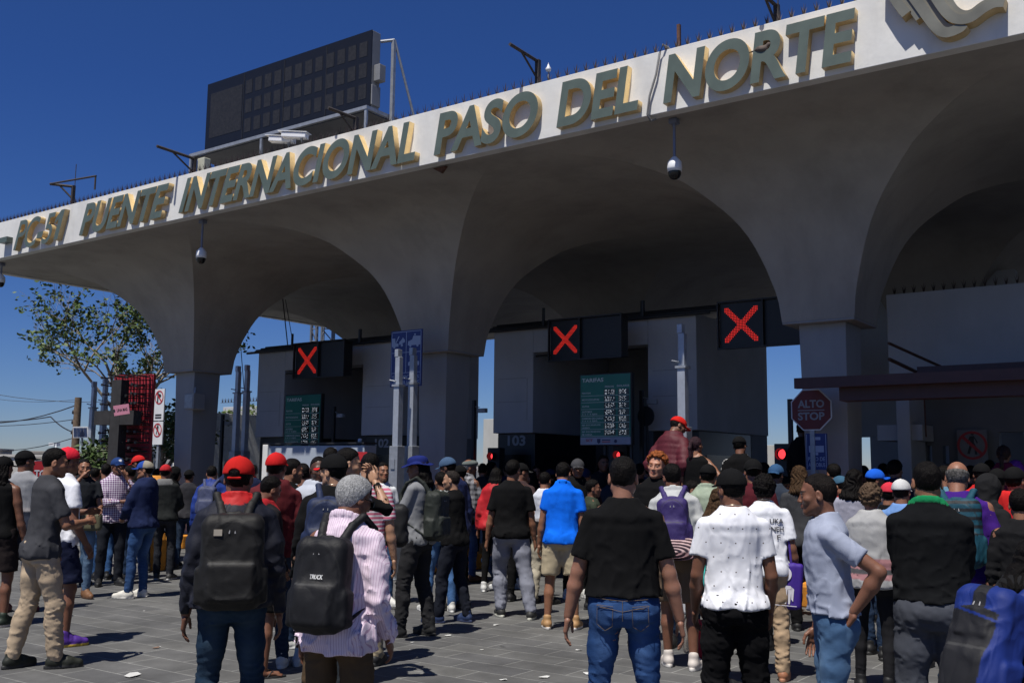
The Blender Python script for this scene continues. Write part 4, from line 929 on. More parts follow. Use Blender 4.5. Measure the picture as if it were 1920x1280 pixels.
# ------------------------------------------------------------------ toll booth blocks, signs, posts and fittings
def unit(x0, x1, label, depth=5.5, num=None):
    o = empty('toll_building', (0, 0, 0)); tag(o, label, 'toll building', 'toll buildings under the canopy')
    y0 = 15.7; zt = 4.36; mb = MB(); lw = .935
    mb.box(x0, x0+lw, y0, y0+depth, 2.36, zt); mb.box(x1-lw, x1, y0, y0+depth, 2.36, zt); mb.box(x0+lw, x1-lw, y0, y0+.35, 3.88, zt-.002); mb.box(x0+lw, x1-lw, y0+.352, y0+depth-.002, 4.2, zt-.004)
    mb.build('wall', MCONC, o, .012)
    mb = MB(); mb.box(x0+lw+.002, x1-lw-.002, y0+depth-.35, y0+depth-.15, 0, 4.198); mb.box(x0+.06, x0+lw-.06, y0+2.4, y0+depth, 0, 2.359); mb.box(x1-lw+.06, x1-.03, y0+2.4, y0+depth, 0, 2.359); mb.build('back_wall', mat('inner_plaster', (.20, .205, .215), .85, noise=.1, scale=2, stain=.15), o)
    for xx in (x0, x1-lw):
        b = MB(); b.box(xx+.03, xx+lw-.03, y0+.12, y0+2.38, .14, 2.358); cab = b.build('cabin', mat('cabin_dark', (.012, .012, .014), .35, noise=.2), o, .01)
        g = MB(); g.box(xx+.12, xx+lw-.12, y0+.108, y0+.118, 1.05, 1.95); g.box(xx+lw-.029, xx+lw-.022, y0+.4, y0+2.0, 1.0, 1.95); g.build('window', MBLACK, cab)
    # panel joints on the wall faces
    mj = mat('joint_grey', (.30, .31, .33), .9)
    for q in [(x0+.1, x0+lw-.16, z, z+.012) for z in (2.95, 3.4)]+[(x1-lw+.1, x1-.1, z, z+.012) for z in (2.95, 3.4)]+[(x0+lw-.14, x0+lw-.128, 2.6, 3.4)]: mb = MB(); mb.box(q[0], q[1], y0-.004, y0-.001, q[2], q[3]); mb.build('joint_line', mj, o)
    mb = MB()
    for k in range(3): mb.tube([(x0-.2, y0+.1+.14*k, zt+.05+.05*k), (x1+.4, y0+.1+.14*k, zt+.05+.05*k)], .035, 6)
    mb.tube([(x0-.3, y0-.1, zt-.02), (x1+.3, y0-.1, zt-.02)], .03, 6); mb.tube([(x0+1.2, y0-.05, zt), (x0+1.2, y0-.05, zt+.35)], .03, 6); mb.tube([(x1-1.0, y0-.05, zt), (x1-1.0, y0-.05, zt+.3)], .04, 6)
    mb.tube([(x0+lw+.1, y0-.05, 3.80), (x1-lw, y0-.05, 3.80)], .022, 6); mb.build('pipe', MDARK, o)
    return o
uA = unit(-18.67, -14.32, 'toll building with cabin 102, between the first and second piers', 2.9)
uB = unit(-11.72, -7.40, 'toll building with cabin 103, between the second and third piers', 3.2)
MNUM = mat('number_white', (.30, .31, .33), .6, noise=.05)
def signtext(o, name, txt, x, y, z, w_, h_, m, bold=.012, ex=.006): return text_obj(name, txt, wallM(x, y, z), (w_, h_), [m], o, extrude=ex, bold=bold)
signtext(uA, 'number', '102', -14.95, 15.82, 2.10, .40, .19, MNUM, .03)
signtext(uB, 'number', '103', -11.45, 15.82, 2.12, .42, .20, MNUM, .03)
# islands with painted kerb noses
MORANGE = mat('orange_paint', (.62, .24, .02), .8, noise=.25, scale=7, bump=.3, bscale=40, stain=.25)
for x, lb in ((-18.4, 'under the leftmost pier'), (-11.3, 'under the middle pier'), (-4.3, 'under the right pier')):
    o = empty('traffic_island'); tag(o, 'raised concrete island with orange kerb '+lb, 'traffic island', 'raised islands between the lanes')
    mb = MB(); mb.box(x-.80, x+.80, 13.0, 22, 0, .24); mb.build('slab', MCONC, o, .02)
    poly = [(x-.86, 13.0), (x-.60, 12.62), (x, 12.5), (x+.60, 12.62), (x+.86, 13.0), (x+.86, 15.6), (x-.86, 15.6)]
    mb = MB(); n = len(poly); mb.add([(a, b, 0) for a, b in poly]+[(a, b, .262) for a, b in poly], [tuple(range(n))[::-1], tuple(range(n, 2*n))]+[(i, (i+1) % n, (i+1) % n+n, i+n) for i in range(n)]); mb.build('kerb', MORANGE, o, .02)

# right-hand building behind the third pier, with its canopy and openings
o = empty('office_building'); tag(o, 'grey office building with dark red awning at the right edge', 'building')
mb = MB(); mb.box(-4.22, 12, 15.7, 16.1, 3.02, 4.38); mb.box(-4.24, -4.04, 16.1, 17, 0, 4.37); xw = atY(1575, 700, 19.5).x; mb.box(xw, -3.0, 19.5, 19.8, 2.35, 5.3); mb.box(atY(1632, 850, 19.5).x, -3.0, 19.5, 19.79, 0, 2.35); mb.build('wall', MCONC, o, .01)
def wallpts(u0, v0, u1, v1, Y): a = atY(u0, v1, Y); b = atY(u1, v0, Y); return a.x, b.x, a.z, b.z
mb = MB(); YW = 17.0                                                   # recessed lower wall built round its openings
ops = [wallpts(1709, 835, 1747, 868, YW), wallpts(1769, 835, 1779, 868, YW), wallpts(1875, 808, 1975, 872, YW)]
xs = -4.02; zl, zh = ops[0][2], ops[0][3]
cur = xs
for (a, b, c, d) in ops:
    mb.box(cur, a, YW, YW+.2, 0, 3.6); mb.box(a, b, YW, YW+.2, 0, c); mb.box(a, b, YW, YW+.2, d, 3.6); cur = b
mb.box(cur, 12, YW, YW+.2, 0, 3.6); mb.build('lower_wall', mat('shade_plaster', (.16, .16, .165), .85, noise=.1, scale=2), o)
a = wallpts(1645, 795, 1729, 826, 16.2); mb = MB(); mb.box(a[0], a[1], 16.2, 16.9, a[2], a[3]); mb.build('beam', MCONC, o, .01)
pa = atY(1489, 728, 12.4); mb = MB(); mb.box(pa.x, 12, 12.4, 12.5, pa.z, pa.z+.13); mb.box(pa.x, 12, 12.502, 12.95, pa.z+.05, pa.z+.09); mb.box(-3.3, 12, 13.6, 13.7, pa.z+.22, pa.z+.32); mb.box(-3.6, 12, 12.952, 15.6, pa.z+.06, pa.z+.1)
mb.box(-4.0, 12, 12.6, 12.9, pa.z-.16, pa.z+.04)
awn = mb.build('awning', MDRED, o)
mb = MB(); mb.tube([(-3.75, 14.0, 3.42), (-3.4, 15.6, 3.2)], .02, 6); mb.tube([(-3.75, 14.0, 3.2), (-3.5, 15.6, 3.0)], .025, 6); mb.tube([(-3.7, 15.6, 3.0), (-3.7, 15.62, 2.2)], .012, 5); mb.build('conduit', MRUST, o)
nsg = empty('prohibition_sign'); tag(nsg, 'dim no pedestrians sign on the shaded wall at the far right', 'sign')
def roundel(o, x, y, z, r, mred, n=28):
    mb = MB()
    for k in range(n):
        a0, a1 = 2*math.pi*k/n, 2*math.pi*(k+1)/n; P = [(x+rr*math.cos(a), z+rr*math.sin(a)) for rr, a in ((r, a0), (r, a1), (r*.83, a1), (r*.83, a0))]; mb.add([(a, y, b) for a, b in P], [(0, 1, 2, 3)])
    d = .075*r; c = r*.86*.7071; mb.add([(x-c-d, y-.002, z+c-d), (x-c+d, y-.002, z+c+d), (x+c+d, y-.002, z-c+d), (x+c-d, y-.002, z-c-d)], [(0, 1, 2, 3)]); mb.build('prohibition_ring', mred, o)
def walker(o, x, y, z, s_, m, name='pictogram'):
    mb = MB(); P = lambda *q: [(x+a*s_, z+b*s_) for a, b in q]; n = 10
    mb.add([(x+.10*s_*math.cos(6.283*k/n)+.03*s_, y, z+.82*s_+.10*s_*math.sin(6.283*k/n)) for k in range(n)], [tuple(range(n))])
    for q in (P((-.12, .66), (.12, .68), (.10, .22), (-.10, .22)), P((-.10, .28), (.04, .26), (-.16, -.40), (-.30, -.36)), P((-.02, .26), (.11, .28), (.24, -.02), (.26, -.42), (.13, -.42), (.11, -.05)), P((-.12, .66), (-.04, .62), (-.22, .20), (-.30, .24)), P((.08, .66), (.16, .60), (.32, .28), (.26, .22))):
        mb.add([(a, y, b) for a, b in q], [tuple(range(len(q)))])
    mb.build(name, m, o)
MSW = mat('sign_white', (.62, .63, .65), .5, noise=.06); MSR = mat('sign_red', (.42, .02, .025), .5, noise=.08); MSK = mat('sign_black', (.02, .02, .02), .5)
MSB = mat('sign_blue', (.012, .030, .16), .45, noise=.08); MPALE = mat('picto_pale', (.32, .38, .52), .6, noise=.05)
a = wallpts(1797, 805, 1850, 876, 16.9); mb = MB(); mb.box(a[0], a[1], 16.9, 16.93, a[2], a[3]); mb.build('panel', mat('dim_panel', (.22, .22, .23), .8), nsg)
roundel(nsg, (a[0]+a[1])/2, 16.893, (a[2]+a[3])/2+.05, .22, MSR); walker(nsg, (a[0]+a[1])/2, 16.896, (a[2]+a[3])/2+.02, .26, MSK)

# ---- lane signals with a red cross
MLED = mat('red_led', (.3, .01, .005), .4, noise=0, emit=(1.0, .035, .02), es=.75)
def signal(u0, v0, u1, v1, uR, Y, label):
    a = atY(u0, v1, Y); b = atY(u1, v0, Y); c = atY(uR, v0, Y); x0, x1, x2, z0, z1 = a.x, b.x, c.x, a.z, b.z
    o = empty('lane_signal', ((x0+x2)/2, Y, z0)); tag(o, label, 'lane signal', 'lane signals showing a red cross')
    T = Matrix.Translation((-(x0+x2)/2, -Y, -z0))
    mb = MB(); mb.box(x0, x2, Y, Y+.22, z0, z1, M=T); mb.build('housing', mat('signal_black', (.010, .010, .011), .45, noise=.1), o, .01)
    mb = MB(); t_ = .025
    for q in ((x0-.02, x2+.02, z1, z1+t_), (x0-.02, x2+.02, z0-t_, z0), (x0-.02, x0, z0, z1), (x2, x2+.02, z0, z1), (x1-.012, x1+.012, z0, z1)): mb.box(q[0], q[1], Y-.06, Y-.002, q[2], q[3], M=T)
    mb.build('visor_frame', MDARK, o)
    W, Hh = x1-x0, z1-z0; cx, cz = (x0+x1)/2, (z0+z1)/2; mb = MB(); N_ = 22; px_ = min(W, Hh)*.78/N_; r = px_*.36
    for i in range(N_):
        for j in range(N_):
            di, dj = i-(N_-1)/2, j-(N_-1)/2
            if min(abs(di-dj), abs(di+dj)) < 2.6 and max(abs(di), abs(dj)) > -1:
                x, z = cx+di*px_, cz+dj*px_; mb.add([(x+r*math.cos(k*math.pi/3)-(x0+x2)/2, -.010, z+r*math.sin(k*math.pi/3)-z0) for k in range(6)], [(0, 1, 2, 3, 4, 5)])
    mb.build('led_cross', MLED, o); return o
signal(553, 642, 600, 709, 648, 14.9, 'red cross lane signal leftmost, above toll building 102')
signal(1032, 597, 1089, 676, 1166, 14.9, 'red cross lane signal in the middle, above the full tariff board')
signal(1350, 562, 1431, 653, 1500, 14.9, 'red cross lane signal rightmost, beside the right pier')

# ---- tariff boards
MGREEN = mat('board_green', (.010, .16, .115), .4, noise=.12, scale=3); MBT = mat('board_text', (.58, .64, .62), .6, noise=.05); MLEDW = mat('white_led', (.6, .6, .6), .5, noise=0, emit=(.8, .88, 1), es=.65)
def tariff(u0, v0, u1, v1, Y, label, foot):
    a = atY(u0, v1, Y); b = atY(u1, v0, Y); x0, x1, z0, z1 = a.x, b.x, a.z, b.z; W, H = x1-x0, z1-z0
    o = empty('tariff_board', (x0, Y, z0)); tag(o, label, 'tariff board', 'green tariff boards')
    mb = MB(); mb.box(0, W, 0, .10, 0, H); mb.build('cabinet', MDARK, o, .008)
    fz = .115*H if foot else 0
    mb = MB(); mb.box(.02, W-.02, -.006, -.001, fz, H-.02); mb.build('face', MGREEN, o)
    def tx(t, x, z, w_, h_, m=MBT, name='lettering', b_=.018): q = text_obj(name, t, wallM(x, -.008, z), (w_, h_), [m], o, extrude=.002, bold=b_); return q
    tx('TARIFAS', .05*W, .885*H, .42*W, .055*H, b_=.02); tx('PESOS', .50*W, .80*H, .17*W, .026*H); tx('DOLARES', .73*W, .805*H, .23*W, .026*H)
    rows = [('PEATON', None), ('MOTOCICLETAS', None), ('AUTOS', None), ('AUTOBUS', '2 3 Y 4 EJES'), ('CAMION DE CARGA', '2 4 Y 5 EJES'), ('EJE EXCEDENTE', 'LIGERO'), ('EJE EXCEDENTE', 'DE CARGA')]
    mb = MB(); led = MB(); dk = MB(); top_ = .785*H; bot_ = fz+.015*H; rh = (top_-bot_)/7; rs = random.Random(4)
    for i, (t1, t2) in enumerate(rows):
        zb = top_-(i+1)*rh; mb.box(.03*W, .96*W, -.009, -.0065, zb-.002, zb+.004)
        wl = len(t1)*.028*W; tx(t1, .05*W, zb+rh*(.5 if t2 else .3), wl, rh*.26)
        if t2: tx(t2, .05*W, zb+rh*.12, len(t2)*.025*W, rh*.24)
        dk.box(.48*W, .70*W, -.0095, -.0066, zb+rh*.08, zb+rh*.92); dk.box(.75*W, .955*W, -.0095, -.0066, zb+rh*.08, zb+rh*.92)
        for cx0, nd in ((.50, 4), (.77, 3)):
            for d_ in range(nd):
                for r_ in range(5):
                    for c_ in range(3):
                        if rs.random() < .42: xx = cx0*W+(d_*.047+c_*.0125)*W+.002; zz = zb+rh*(.2+.14*r_); led.box(xx, xx+.007*W, -.012, -.0096, zz, zz+rh*.06)
    mb.build('ruling', MBT, o); dk.build('display', MBLACK, o); led.build('digits', MLEDW, o)
    if foot:
        mb = MB(); mb.box(.02, W-.02, -.006, -.001, .015, fz); mb.build('logo_strip', mat('strip_pale', (.30, .33, .42), .6), o)
        tx('SCT', .13*W, fz*.45, .13*W, fz*.32, MSR, b_=.02)
        mb = MB(); mb.add([(.345*W, -.008, fz*.8), (.41*W, -.008, fz*.8), (.41*W, -.008, fz*.4), (.378*W, -.008, fz*.2), (.345*W, -.008, fz*.4)], [(0, 1, 2, 3, 4)]); mb.box(.44*W, .60*W, -.008, -.0065, fz*.6, fz*.72); mb.add([(.70*W+.03*W*math.cos(k), -.008, fz*.5+.03*W*math.sin(k)) for k in np.linspace(0, 5.6, 9)], [tuple(range(9))]); mb.build('logo', mat('logo_navy', (.03, .035, .10), .6), o)
        mb = MB(); mb.box(.44*W, .60*W, -.008, -.0065, fz*.38, fz*.5); mb.build('logo', MSR, o)
    mb = MB(); mb.box(W*.40, W*.44, .11, .16, -z0, H*.6); mb.box(W*.9, W*.94, .11, .16, -z0, H*.6); mb.build('post', MDARK, o)
    return o
tariff(1087, 697, 1184, 835, 14.6, 'green tariff board with white price digits and pale logo strip', True)
tariff(531, 737, 603, 850, 15.2, 'dim green tariff board under the leftmost lane signal', False)

# ---- posts of steel sections
def steel_post(u, vt, vb, Y, label, grp, tall=.9):
    a = atY(u, vt, Y); b = atY(u, vb, Y); o = empty('steel_post', (a.x, Y, 0)); tag(o, label, 'post', grp); zt = a.z; zb = b.z
    mb = MB(); w_ = .055; mb.box(-w_, w_, -w_, w_, zb, zt-.55); mb.box(-w_*.8, w_*.8, -w_*.8, w_*.8, zt-.55, zt-.12); mb.box(-w_, w_*.3, -w_*.9, w_*.9, zt-.12, zt); mb.build('upper_section', mat('post_pale', (.38, .41, .46), .45, .4, noise=.12, scale=10), o, .006)
    mb = MB(); mb.box(-.085, .085, -.085, .085, 0, zb); mb.box(-.12, .12, -.12, .12, 0, .02); mb.build('lower_section', MGALV, o, .006)
    mb = MB(); mb.tube([(-.02, -w_, zt-.50), (-.12, -w_-.02, zt-.48)], .012, 6); mb.build('hook', MGALV, o)
    mb = MB(); mb.box(-w_-.02, w_+.02, -w_-.02, w_+.02, zt-.58, zt-.55); mb.build('collar', MGALV, o)
    mb = MB(); mb.box(-.04, .04, -.10, -.086, zb-.35, zb-.2); mb.build('lock_plate', MGALV, o)
g_ = 'tall square steel posts across the lanes'
steel_post(749, 655, 836, 11.6, 'tall steel post left of the pair before the blue services sign', g_); steel_post(776, 652, 836, 11.9, 'tall steel post right of the pair before the blue services sign', g_)
steel_post(448, 686, 845, 13.6, 'tall steel post left of the pair beside the leftmost pier', g_); steel_post(465, 684, 845, 13.9, 'tall steel post right of the pair beside the leftmost pier', g_)
steel_post(178, 715, 862, 12.2, 'tall steel post leftmost, beside the cross monument', g_); steel_post(199, 708, 858, 12.5, 'tall steel post between the solar panel pole and the cross monument', g_)
steel_post(1279, 608, 800, 11.9, 'tall pale steel post above the man in the maroon jacket', g_)
# thin lamp arms at the booths
for (u, v1, v2, Y, lb) in ((418, 777, 880, 14.4, 'left of the dim tariff board'), (627, 762, 830, 15.4, 'right of the dim tariff board'), (1203, 732, 880, 15.2, 'right of the bright tariff board'), (889, 750, 870, 14.9, 'in the sky gap right of the middle pier'), (1481, 748, 850, 14.2, 'left of the stop sign')):
    a = atY(u, v1, Y); b_ = atY(u, v2, Y); o = empty('camera_pole', (a.x, Y, 0)); tag(o, 'slim dark pole with a small camera '+lb, 'pole', 'slim camera poles at the lanes')
    mb = MB(); mb.box(-.03, .03, -.03, .03, 0, a.z); mb.build('pole', MDARK, o)
    mb = MB(); mb.tube([(.03, 0, a.z-.12), (.14, -.02, a.z-.14)], .01, 6); mb.box(.12, .30, -.05, .03, a.z-.24, a.z-.16, M=Matrix.Rotation(0, 4, 'Y')); mb.build('camera', MGALV, o, .01)
# round mirror
a = atY(1212, 780, 15.3); o = empty('round_mirror', (a.x, 15.3, 0)); tag(o, 'dark round mirror beside the bright tariff board', 'mirror'); mb = MB(); 
n = 24; mb.add([(.155*math.cos(6.283*k/n), y, a.z+.17*math.sin(6.283*k/n)) for y in (-.03, .0) for k in range(n)], [tuple(range(n)), tuple(range(2*n-1, n-1, -1))]+[(k, (k+1) % n, (k+1) % n+n, k+n) for k in range(n)]); mb.build('disc', MDARK, o); mb = MB(); mb.tube([(0, .02, 0), (0, .02, a.z)], .025, 8); mb.build('pole', MDARK, o)
# ---- red traffic lights
MRL = mat('red_lamp', (.5, .02, .02), .3, noise=0, emit=(1, .05, .06), es=1.5)
for (u, v, Y, r, lb) in ((925, 855, 15.3, .062, 'below cabin number 103'), (1162, 853, 15.3, .062, 'below the bright tariff board'), (1468, 851, 15.0, .075, 'in front of the stop sign silhouette'), (1117, 832, 15.2, .03, 'x')):
    if lb == 'x': continue
    a = atY(u, v, Y); o = empty('traffic_light', (a.x, Y, 0)); tag(o, 'round red traffic light lit '+lb, 'traffic light', 'lit red traffic lights at the lanes'); mb = MB(); mb.box(-.14, .14, 0, .18, a.z-.40, a.z+.16); mb.box(-.04, .04, .05, .13, 0, a.z-.40); mb.build('housing', MDARK, o, .01)
    mb = MB(); n = 20; vs = [(0, -.03, a.z)]; fs = []
    for j in range(1, 5):
        for k in range(n): rr = r*j/4; vs.append((rr*math.cos(6.283*k/n), -.03+.028*(j/4)**2, a.z+rr*math.sin(6.283*k/n)))
    fs = [(0, 1+k, 1+(k+1) % n) for k in range(n)]+[(1+(j-1)*n+k, 1+j*n+k, 1+j*n+(k+1) % n, 1+(j-1)*n+(k+1) % n) for j in range(1, 4) for k in range(n)]; mb.add(vs, fs, True); mb.build('lamp', MRL, o)
    mb = MB(); mb.tube([(0, -.12, a.z+.001), (0, -.001, a.z)], r*1.15, 20, caps=False); mb.build('visor', MDARK, o)

# ---- blue services sign
def rect(mb, x0, x1, z0, z1, y): mb.add([(x0, y, z0), (x1, y, z0), (x1, y, z1), (x0, y, z1)], [(0, 1, 2, 3)])
Y = 12.6; a = atY(731, 726, Y); b = atY(792, 616, Y); W, H = b.x-a.x, b.z-a.z; o = empty('services_sign', (a.x, Y, a.z)); tag(o, 'blue services sign with four vehicle pictograms, in front of the middle pier', 'sign')
mb = MB(); mb.box(0, W, 0, .02, 0, H); mb.build('panel', MSB, o, .004); mb = MB()
for q in ((.02, W-.02, .02, .03), (.02, W-.02, H-.03, H-.02), (.02, .03, .02, H-.02), (W-.03, W-.02, .02, H-.02), (.02, W-.02, H*.24, H*.25), (.02, W-.02, H*.60, H*.61), (W/2-.006, W/2+.006, H*.25, H-.03)): rect(mb, *q, -.002)
mb.build('border', MPALE, o)
text_obj('lettering', 'SERVICIOS', wallM(.05, -.003, H*.14), (W-.10, H*.06), [MPALE], o, extrude=.001, bold=.012); text_obj('lettering', 'AUXILIARES', wallM(.05, -.003, H*.045), (W-.10, H*.06), [MPALE], o, extrude=.001, bold=.012)
mb = MB(); w4, h4 = W/2, H*.36
def P4(ox, oz, pts): mb.add([(ox+x*w4, -.003, oz+z*h4) for x, z in pts], [tuple(range(len(pts)))])
def wheel(ox, oz, x, z, r=.07): mb.add([(ox+(x+r*math.cos(6.283*k/12))*w4, -.004, oz+z*h4+r*math.sin(6.283*k/12)*w4) for k in range(12)], [tuple(range(12))])
P4(w4, H*.61, [(.10, .32), (.9, .32), (.9, .75), (.45, .78), (.38, .60), (.12, .52)]); wheel(w4, H*.61, .27, .30); wheel(w4, H*.61, .72, .30); P4(w4, H*.61, [(.5, .80), (.6, .80), (.6, .88), (.5, .88)])
P4(0, H*.61, [(.08, .30), (.50, .30), (.50, .45), (.30, .48), (.28, .72), (.08, .72)]); P4(0, H*.61, [(.3, .48), (.36, .48), (.56, .80), (.50, .82)]); wheel(0, H*.61, .24, .28); P4(0, H*.61, [(.55, .38), (.92, .50), (.90, .62), (.78, .74), (.68, .62), (.55, .52)]); wheel(0, H*.61, .72, .36)
P4(w4, H*.25, [(.15, .32), (.85, .32), (.85, .50), (.70, .54), (.62, .72), (.36, .72), (.28, .54), (.15, .48)]); wheel(w4, H*.25, .32, .30); wheel(w4, H*.25, .68, .30); mb.build('pictogram', MPALE, o)
walker(o, w4*.5, -.003, H*.40, .16, MPALE)
mb = MB(); mb.box(W*.2, W*.26, .02, .07, -a.z, H*.9); mb.build('post', MGALV, o)

# ---- stop sign with the bus crossing sign under it
Y = 13.0; c = atY(1521, 768, Y); r = atY(1558, 768, Y).x-c.x; o = empty('stop_sign', (c.x, Y, 0)); tag(o, 'red octagonal ALTO STOP sign in front of the right pier', 'stop sign')
for rr, y, m, nm in ((r*1.04, .0, MSW, 'rim'), (r*.98, -.006, mat('stop_red', (.12, .010, .012), .5, noise=.1), 'panel')):
    mb = MB(); R8 = rr/math.cos(math.pi/8); mb.add([(R8*math.cos(math.pi/8+k*math.pi/4), yy, c.z+R8*math.sin(math.pi/8+k*math.pi/4)) for yy in (y, y+.005) for k in range(8)], [tuple(range(8)), tuple(range(15, 7, -1))]+[(k, (k+1) % 8, (k+1) % 8+8, k+8) for k in range(8)]); mb.build(nm, m, o)
MST = mat('stop_letters', (.24, .255, .29), .5, noise=.05)
text_obj('lettering', 'ALTO', wallM(-r*.68, -.008, c.z+r*.10), (r*1.36, r*.40), [MST], o, extrude=.001, bold=.03); text_obj('lettering', 'STOP', wallM(-r*.68, -.008, c.z-r*.52), (r*1.36, r*.40), [MST], o, extrude=.001, bold=.03)
mb = MB(); mb.box(-r*.68, r*.68, -.009, -.007, c.z-r*.045, c.z+r*.0); mb.build('divider', MST, o); mb = MB(); mb.box(-.03, .03, .01, .06, 0, c.z+r); mb.build('post', MGALV, o)
a = atY(1512, 880, 13.03); b = atY(1550, 812, 13.03); o = empty('bus_sign', (a.x, 13.03, a.z)); W, H = b.x-a.x, b.z-a.z; tag(o, 'blue bus crossing sign under the stop sign', 'sign'); mb = MB(); mb.box(0, W, 0, .02, 0, H); mb.build('panel', MSB, o)
text_obj('lettering', 'PASO DE', wallM(.03, -.002, H*.24), (W-.06, H*.11), [MPALE], o, extrude=.001, bold=.012); text_obj('lettering', 'AUTOBUS', wallM(.03, -.002, H*.08), (W-.06, H*.11), [MPALE], o, extrude=.001, bold=.012)
mb = MB(); mb.box(W*.15, W*.85, -.004, -.001, H*.48, H*.66); mb.box(W*.3, W*.7, -.004, -.001, H*.82, H*.9); mb.box(W*.42, W*.58, -.004, -.001, H*.40, H*.47); rect(mb, .01, .018, .01, H-.01, -.003); rect(mb, W-.018, W-.01, .01, H-.01, -.003); mb.build('pictogram', MPALE, o)
mb = MB(); mb.box(W*.4, W*.5, .02, .06, -a.z, H); mb.build('post', MGALV, o)

# ---- meter box on the first pier
a = atY(393, 751, 13.3); mb = MB(); o = empty('electric_box', (-17.98, 13.26, a.z)); tag(o, 'grey electric box strapped to the shaft of the leftmost pier', 'box')
mb.box(0.02, .34, -.10, .2, -.17, .17); mb.build('body', MPIER, o, .01); mb = MB(); mb.tube([(.18, .05, .17), (.16, .07, .3)], .02, 8); mb.box(.05, .31, -.108, -.101, -.14, .14); mb.build('door', MGALV, o)

# ---- dome cameras hanging from the soffit
def dome(u, v, vt, Y, label, m1=None):
    c = atY(u, v, Y); o = empty('dome_camera', (c.x, Y, c.z)); tag(o, label, 'security camera', 'dome cameras hanging under the fascia')
    mb = MB(); mb.tube([(0, 0, .18), (0, 0, ZB-c.z-.02)], .018, 8); mb.box(-.05, .05, -.05, .05, ZB-c.z-.04, ZB-c.z+.02); mb.build('drop_pipe', mat('pipe_blue_grey', (.16, .18, .25), .5, noise=.1), o)
    mb = MB(); mb.lathe([(.0, .19), (.03, .185), (.05, .16), (.085, .12), (.092, .05), (.088, .0), (0, .0)], 20); mb.build('shell', mat('camera_white', (.75, .76, .78), .4, noise=.03), o)
    mb = MB(); mb.lathe([(.08, -.001), (.078, -.04), (.055, -.082), (.025, -.098), (0, -.10)], 20); mb.build('dome', MBLACK, o)
dome(1265, 322, 228, 10.85, 'white dome camera hanging between the words DEL and NORTE'); dome(377, 484, 405, 10.85, 'white dome camera hanging under the word INTERNACIONAL'); dome(1, 530, 490, 10.85, 'dome camera at the left picture edge under the fascia')
# hooked cable over the fascia
mb = MB(); mb.tube([atY(1246, 105, YF-.02)+Vector((.06, .12, .05)), atY(1250, 92, YF-.02)+Vector((0, .03, .03)), atY(1243, 84, YF-.05), atY(1237, 100, YF-.04), atY(1230, 140, YF-.04), atY(1218, 180, YF-.04), atY(1214, 215, YF-.04), atY(1220, 227, YF+.02), atY(1230, 224, YF+.1)], .014, 6)
tag(mb.build('hooked_cable', mat('cable_grey', (.22, .22, .22), .6)), 'thin grey cable hooked over the fascia left of the word NORTE', 'cable')
# bird in the R
c = atY(1423, 88, YF-.17); o = empty('dove', (c.x, YF-.05, c.z)); tag(o, 'grey brown dove perched inside the letter R of NORTE', 'bird')
f = Field((-.25, -.1, -.1), (.25, .1, .15), .008); f.ell((.0, 0, .0), (.075, .038, .040), .02, R=rotm(1, .2)); f.ell((.085, 0, .035), (.026, .022, .024), .02); f.cone((.105, 0, .035), (.125, 0, .030), .007, .003, .004); f.cone((-.05, 0, 0), (-.16, 0, -.005), .022, .010, .02, flat=((0, 0, 1), 2)); f.cone((.045, 0, .01), (.085, 0, .035), .025, .018, .02)
P, F = f.nets(); P = P*np.array([1, 1, 1]); cc = np.tile([.13, .105, .09], (len(P), 1)); cc[(P[:, 0] < -.02) & (P[:, 2] > -.0)] *= .7; link('body', mk_mesh('body', P, F, cc), MCOT, o); o.location.y = YF-.09

# ---- anti-bird spikes on the fascia: one strip per metre
mb = MB(); rs = random.Random(3)
for k in range(7):
    x = .07+k*.143
    for (dx, dy, hh_) in ((0, 0, .17), (-.045, .05, .14), (.045, -.05, .14), (.03, .05, .13), (-.03, -.05, .13)):
        mb.add([(x-.010, -.006, .01), (x+.010, -.006, .01), (x, .010, .01), (x+dx*.8, dy*.8, hh_)], [(0, 1, 3), (1, 2, 3), (2, 0, 3)])
mb.box(0, 1.0, -.02, .02, 0, .012)
spk = mb.mesh('spike_strip'); spk.materials.append(mat('spike_brown', (.035, .02, .018), .6, noise=.3, scale=20))
for i in range(25):
    s_ = bpy.data.objects.new('spike_strip', spk); COL.objects.link(s_); s_.location = (XE+.02+i*1.0, YF+.08, ZT+.002); s_.rotation_euler = (0, 0, rs.uniform(-.01, .01)); tag(s_, 'strip of brown bird spikes along the fascia top', 'spike strip', 'bird spikes along the top of the fascia')
# spikes on the walls of the office building
for i in range(8):
    s_ = bpy.data.objects.new('spike_strip', spk); COL.objects.link(s_); s_.location = (-4.2+i*1.0, 15.85, 4.382); tag(s_, 'strip of brown bird spikes on the office building wall', 'spike strip', 'bird spikes on the office building wall')
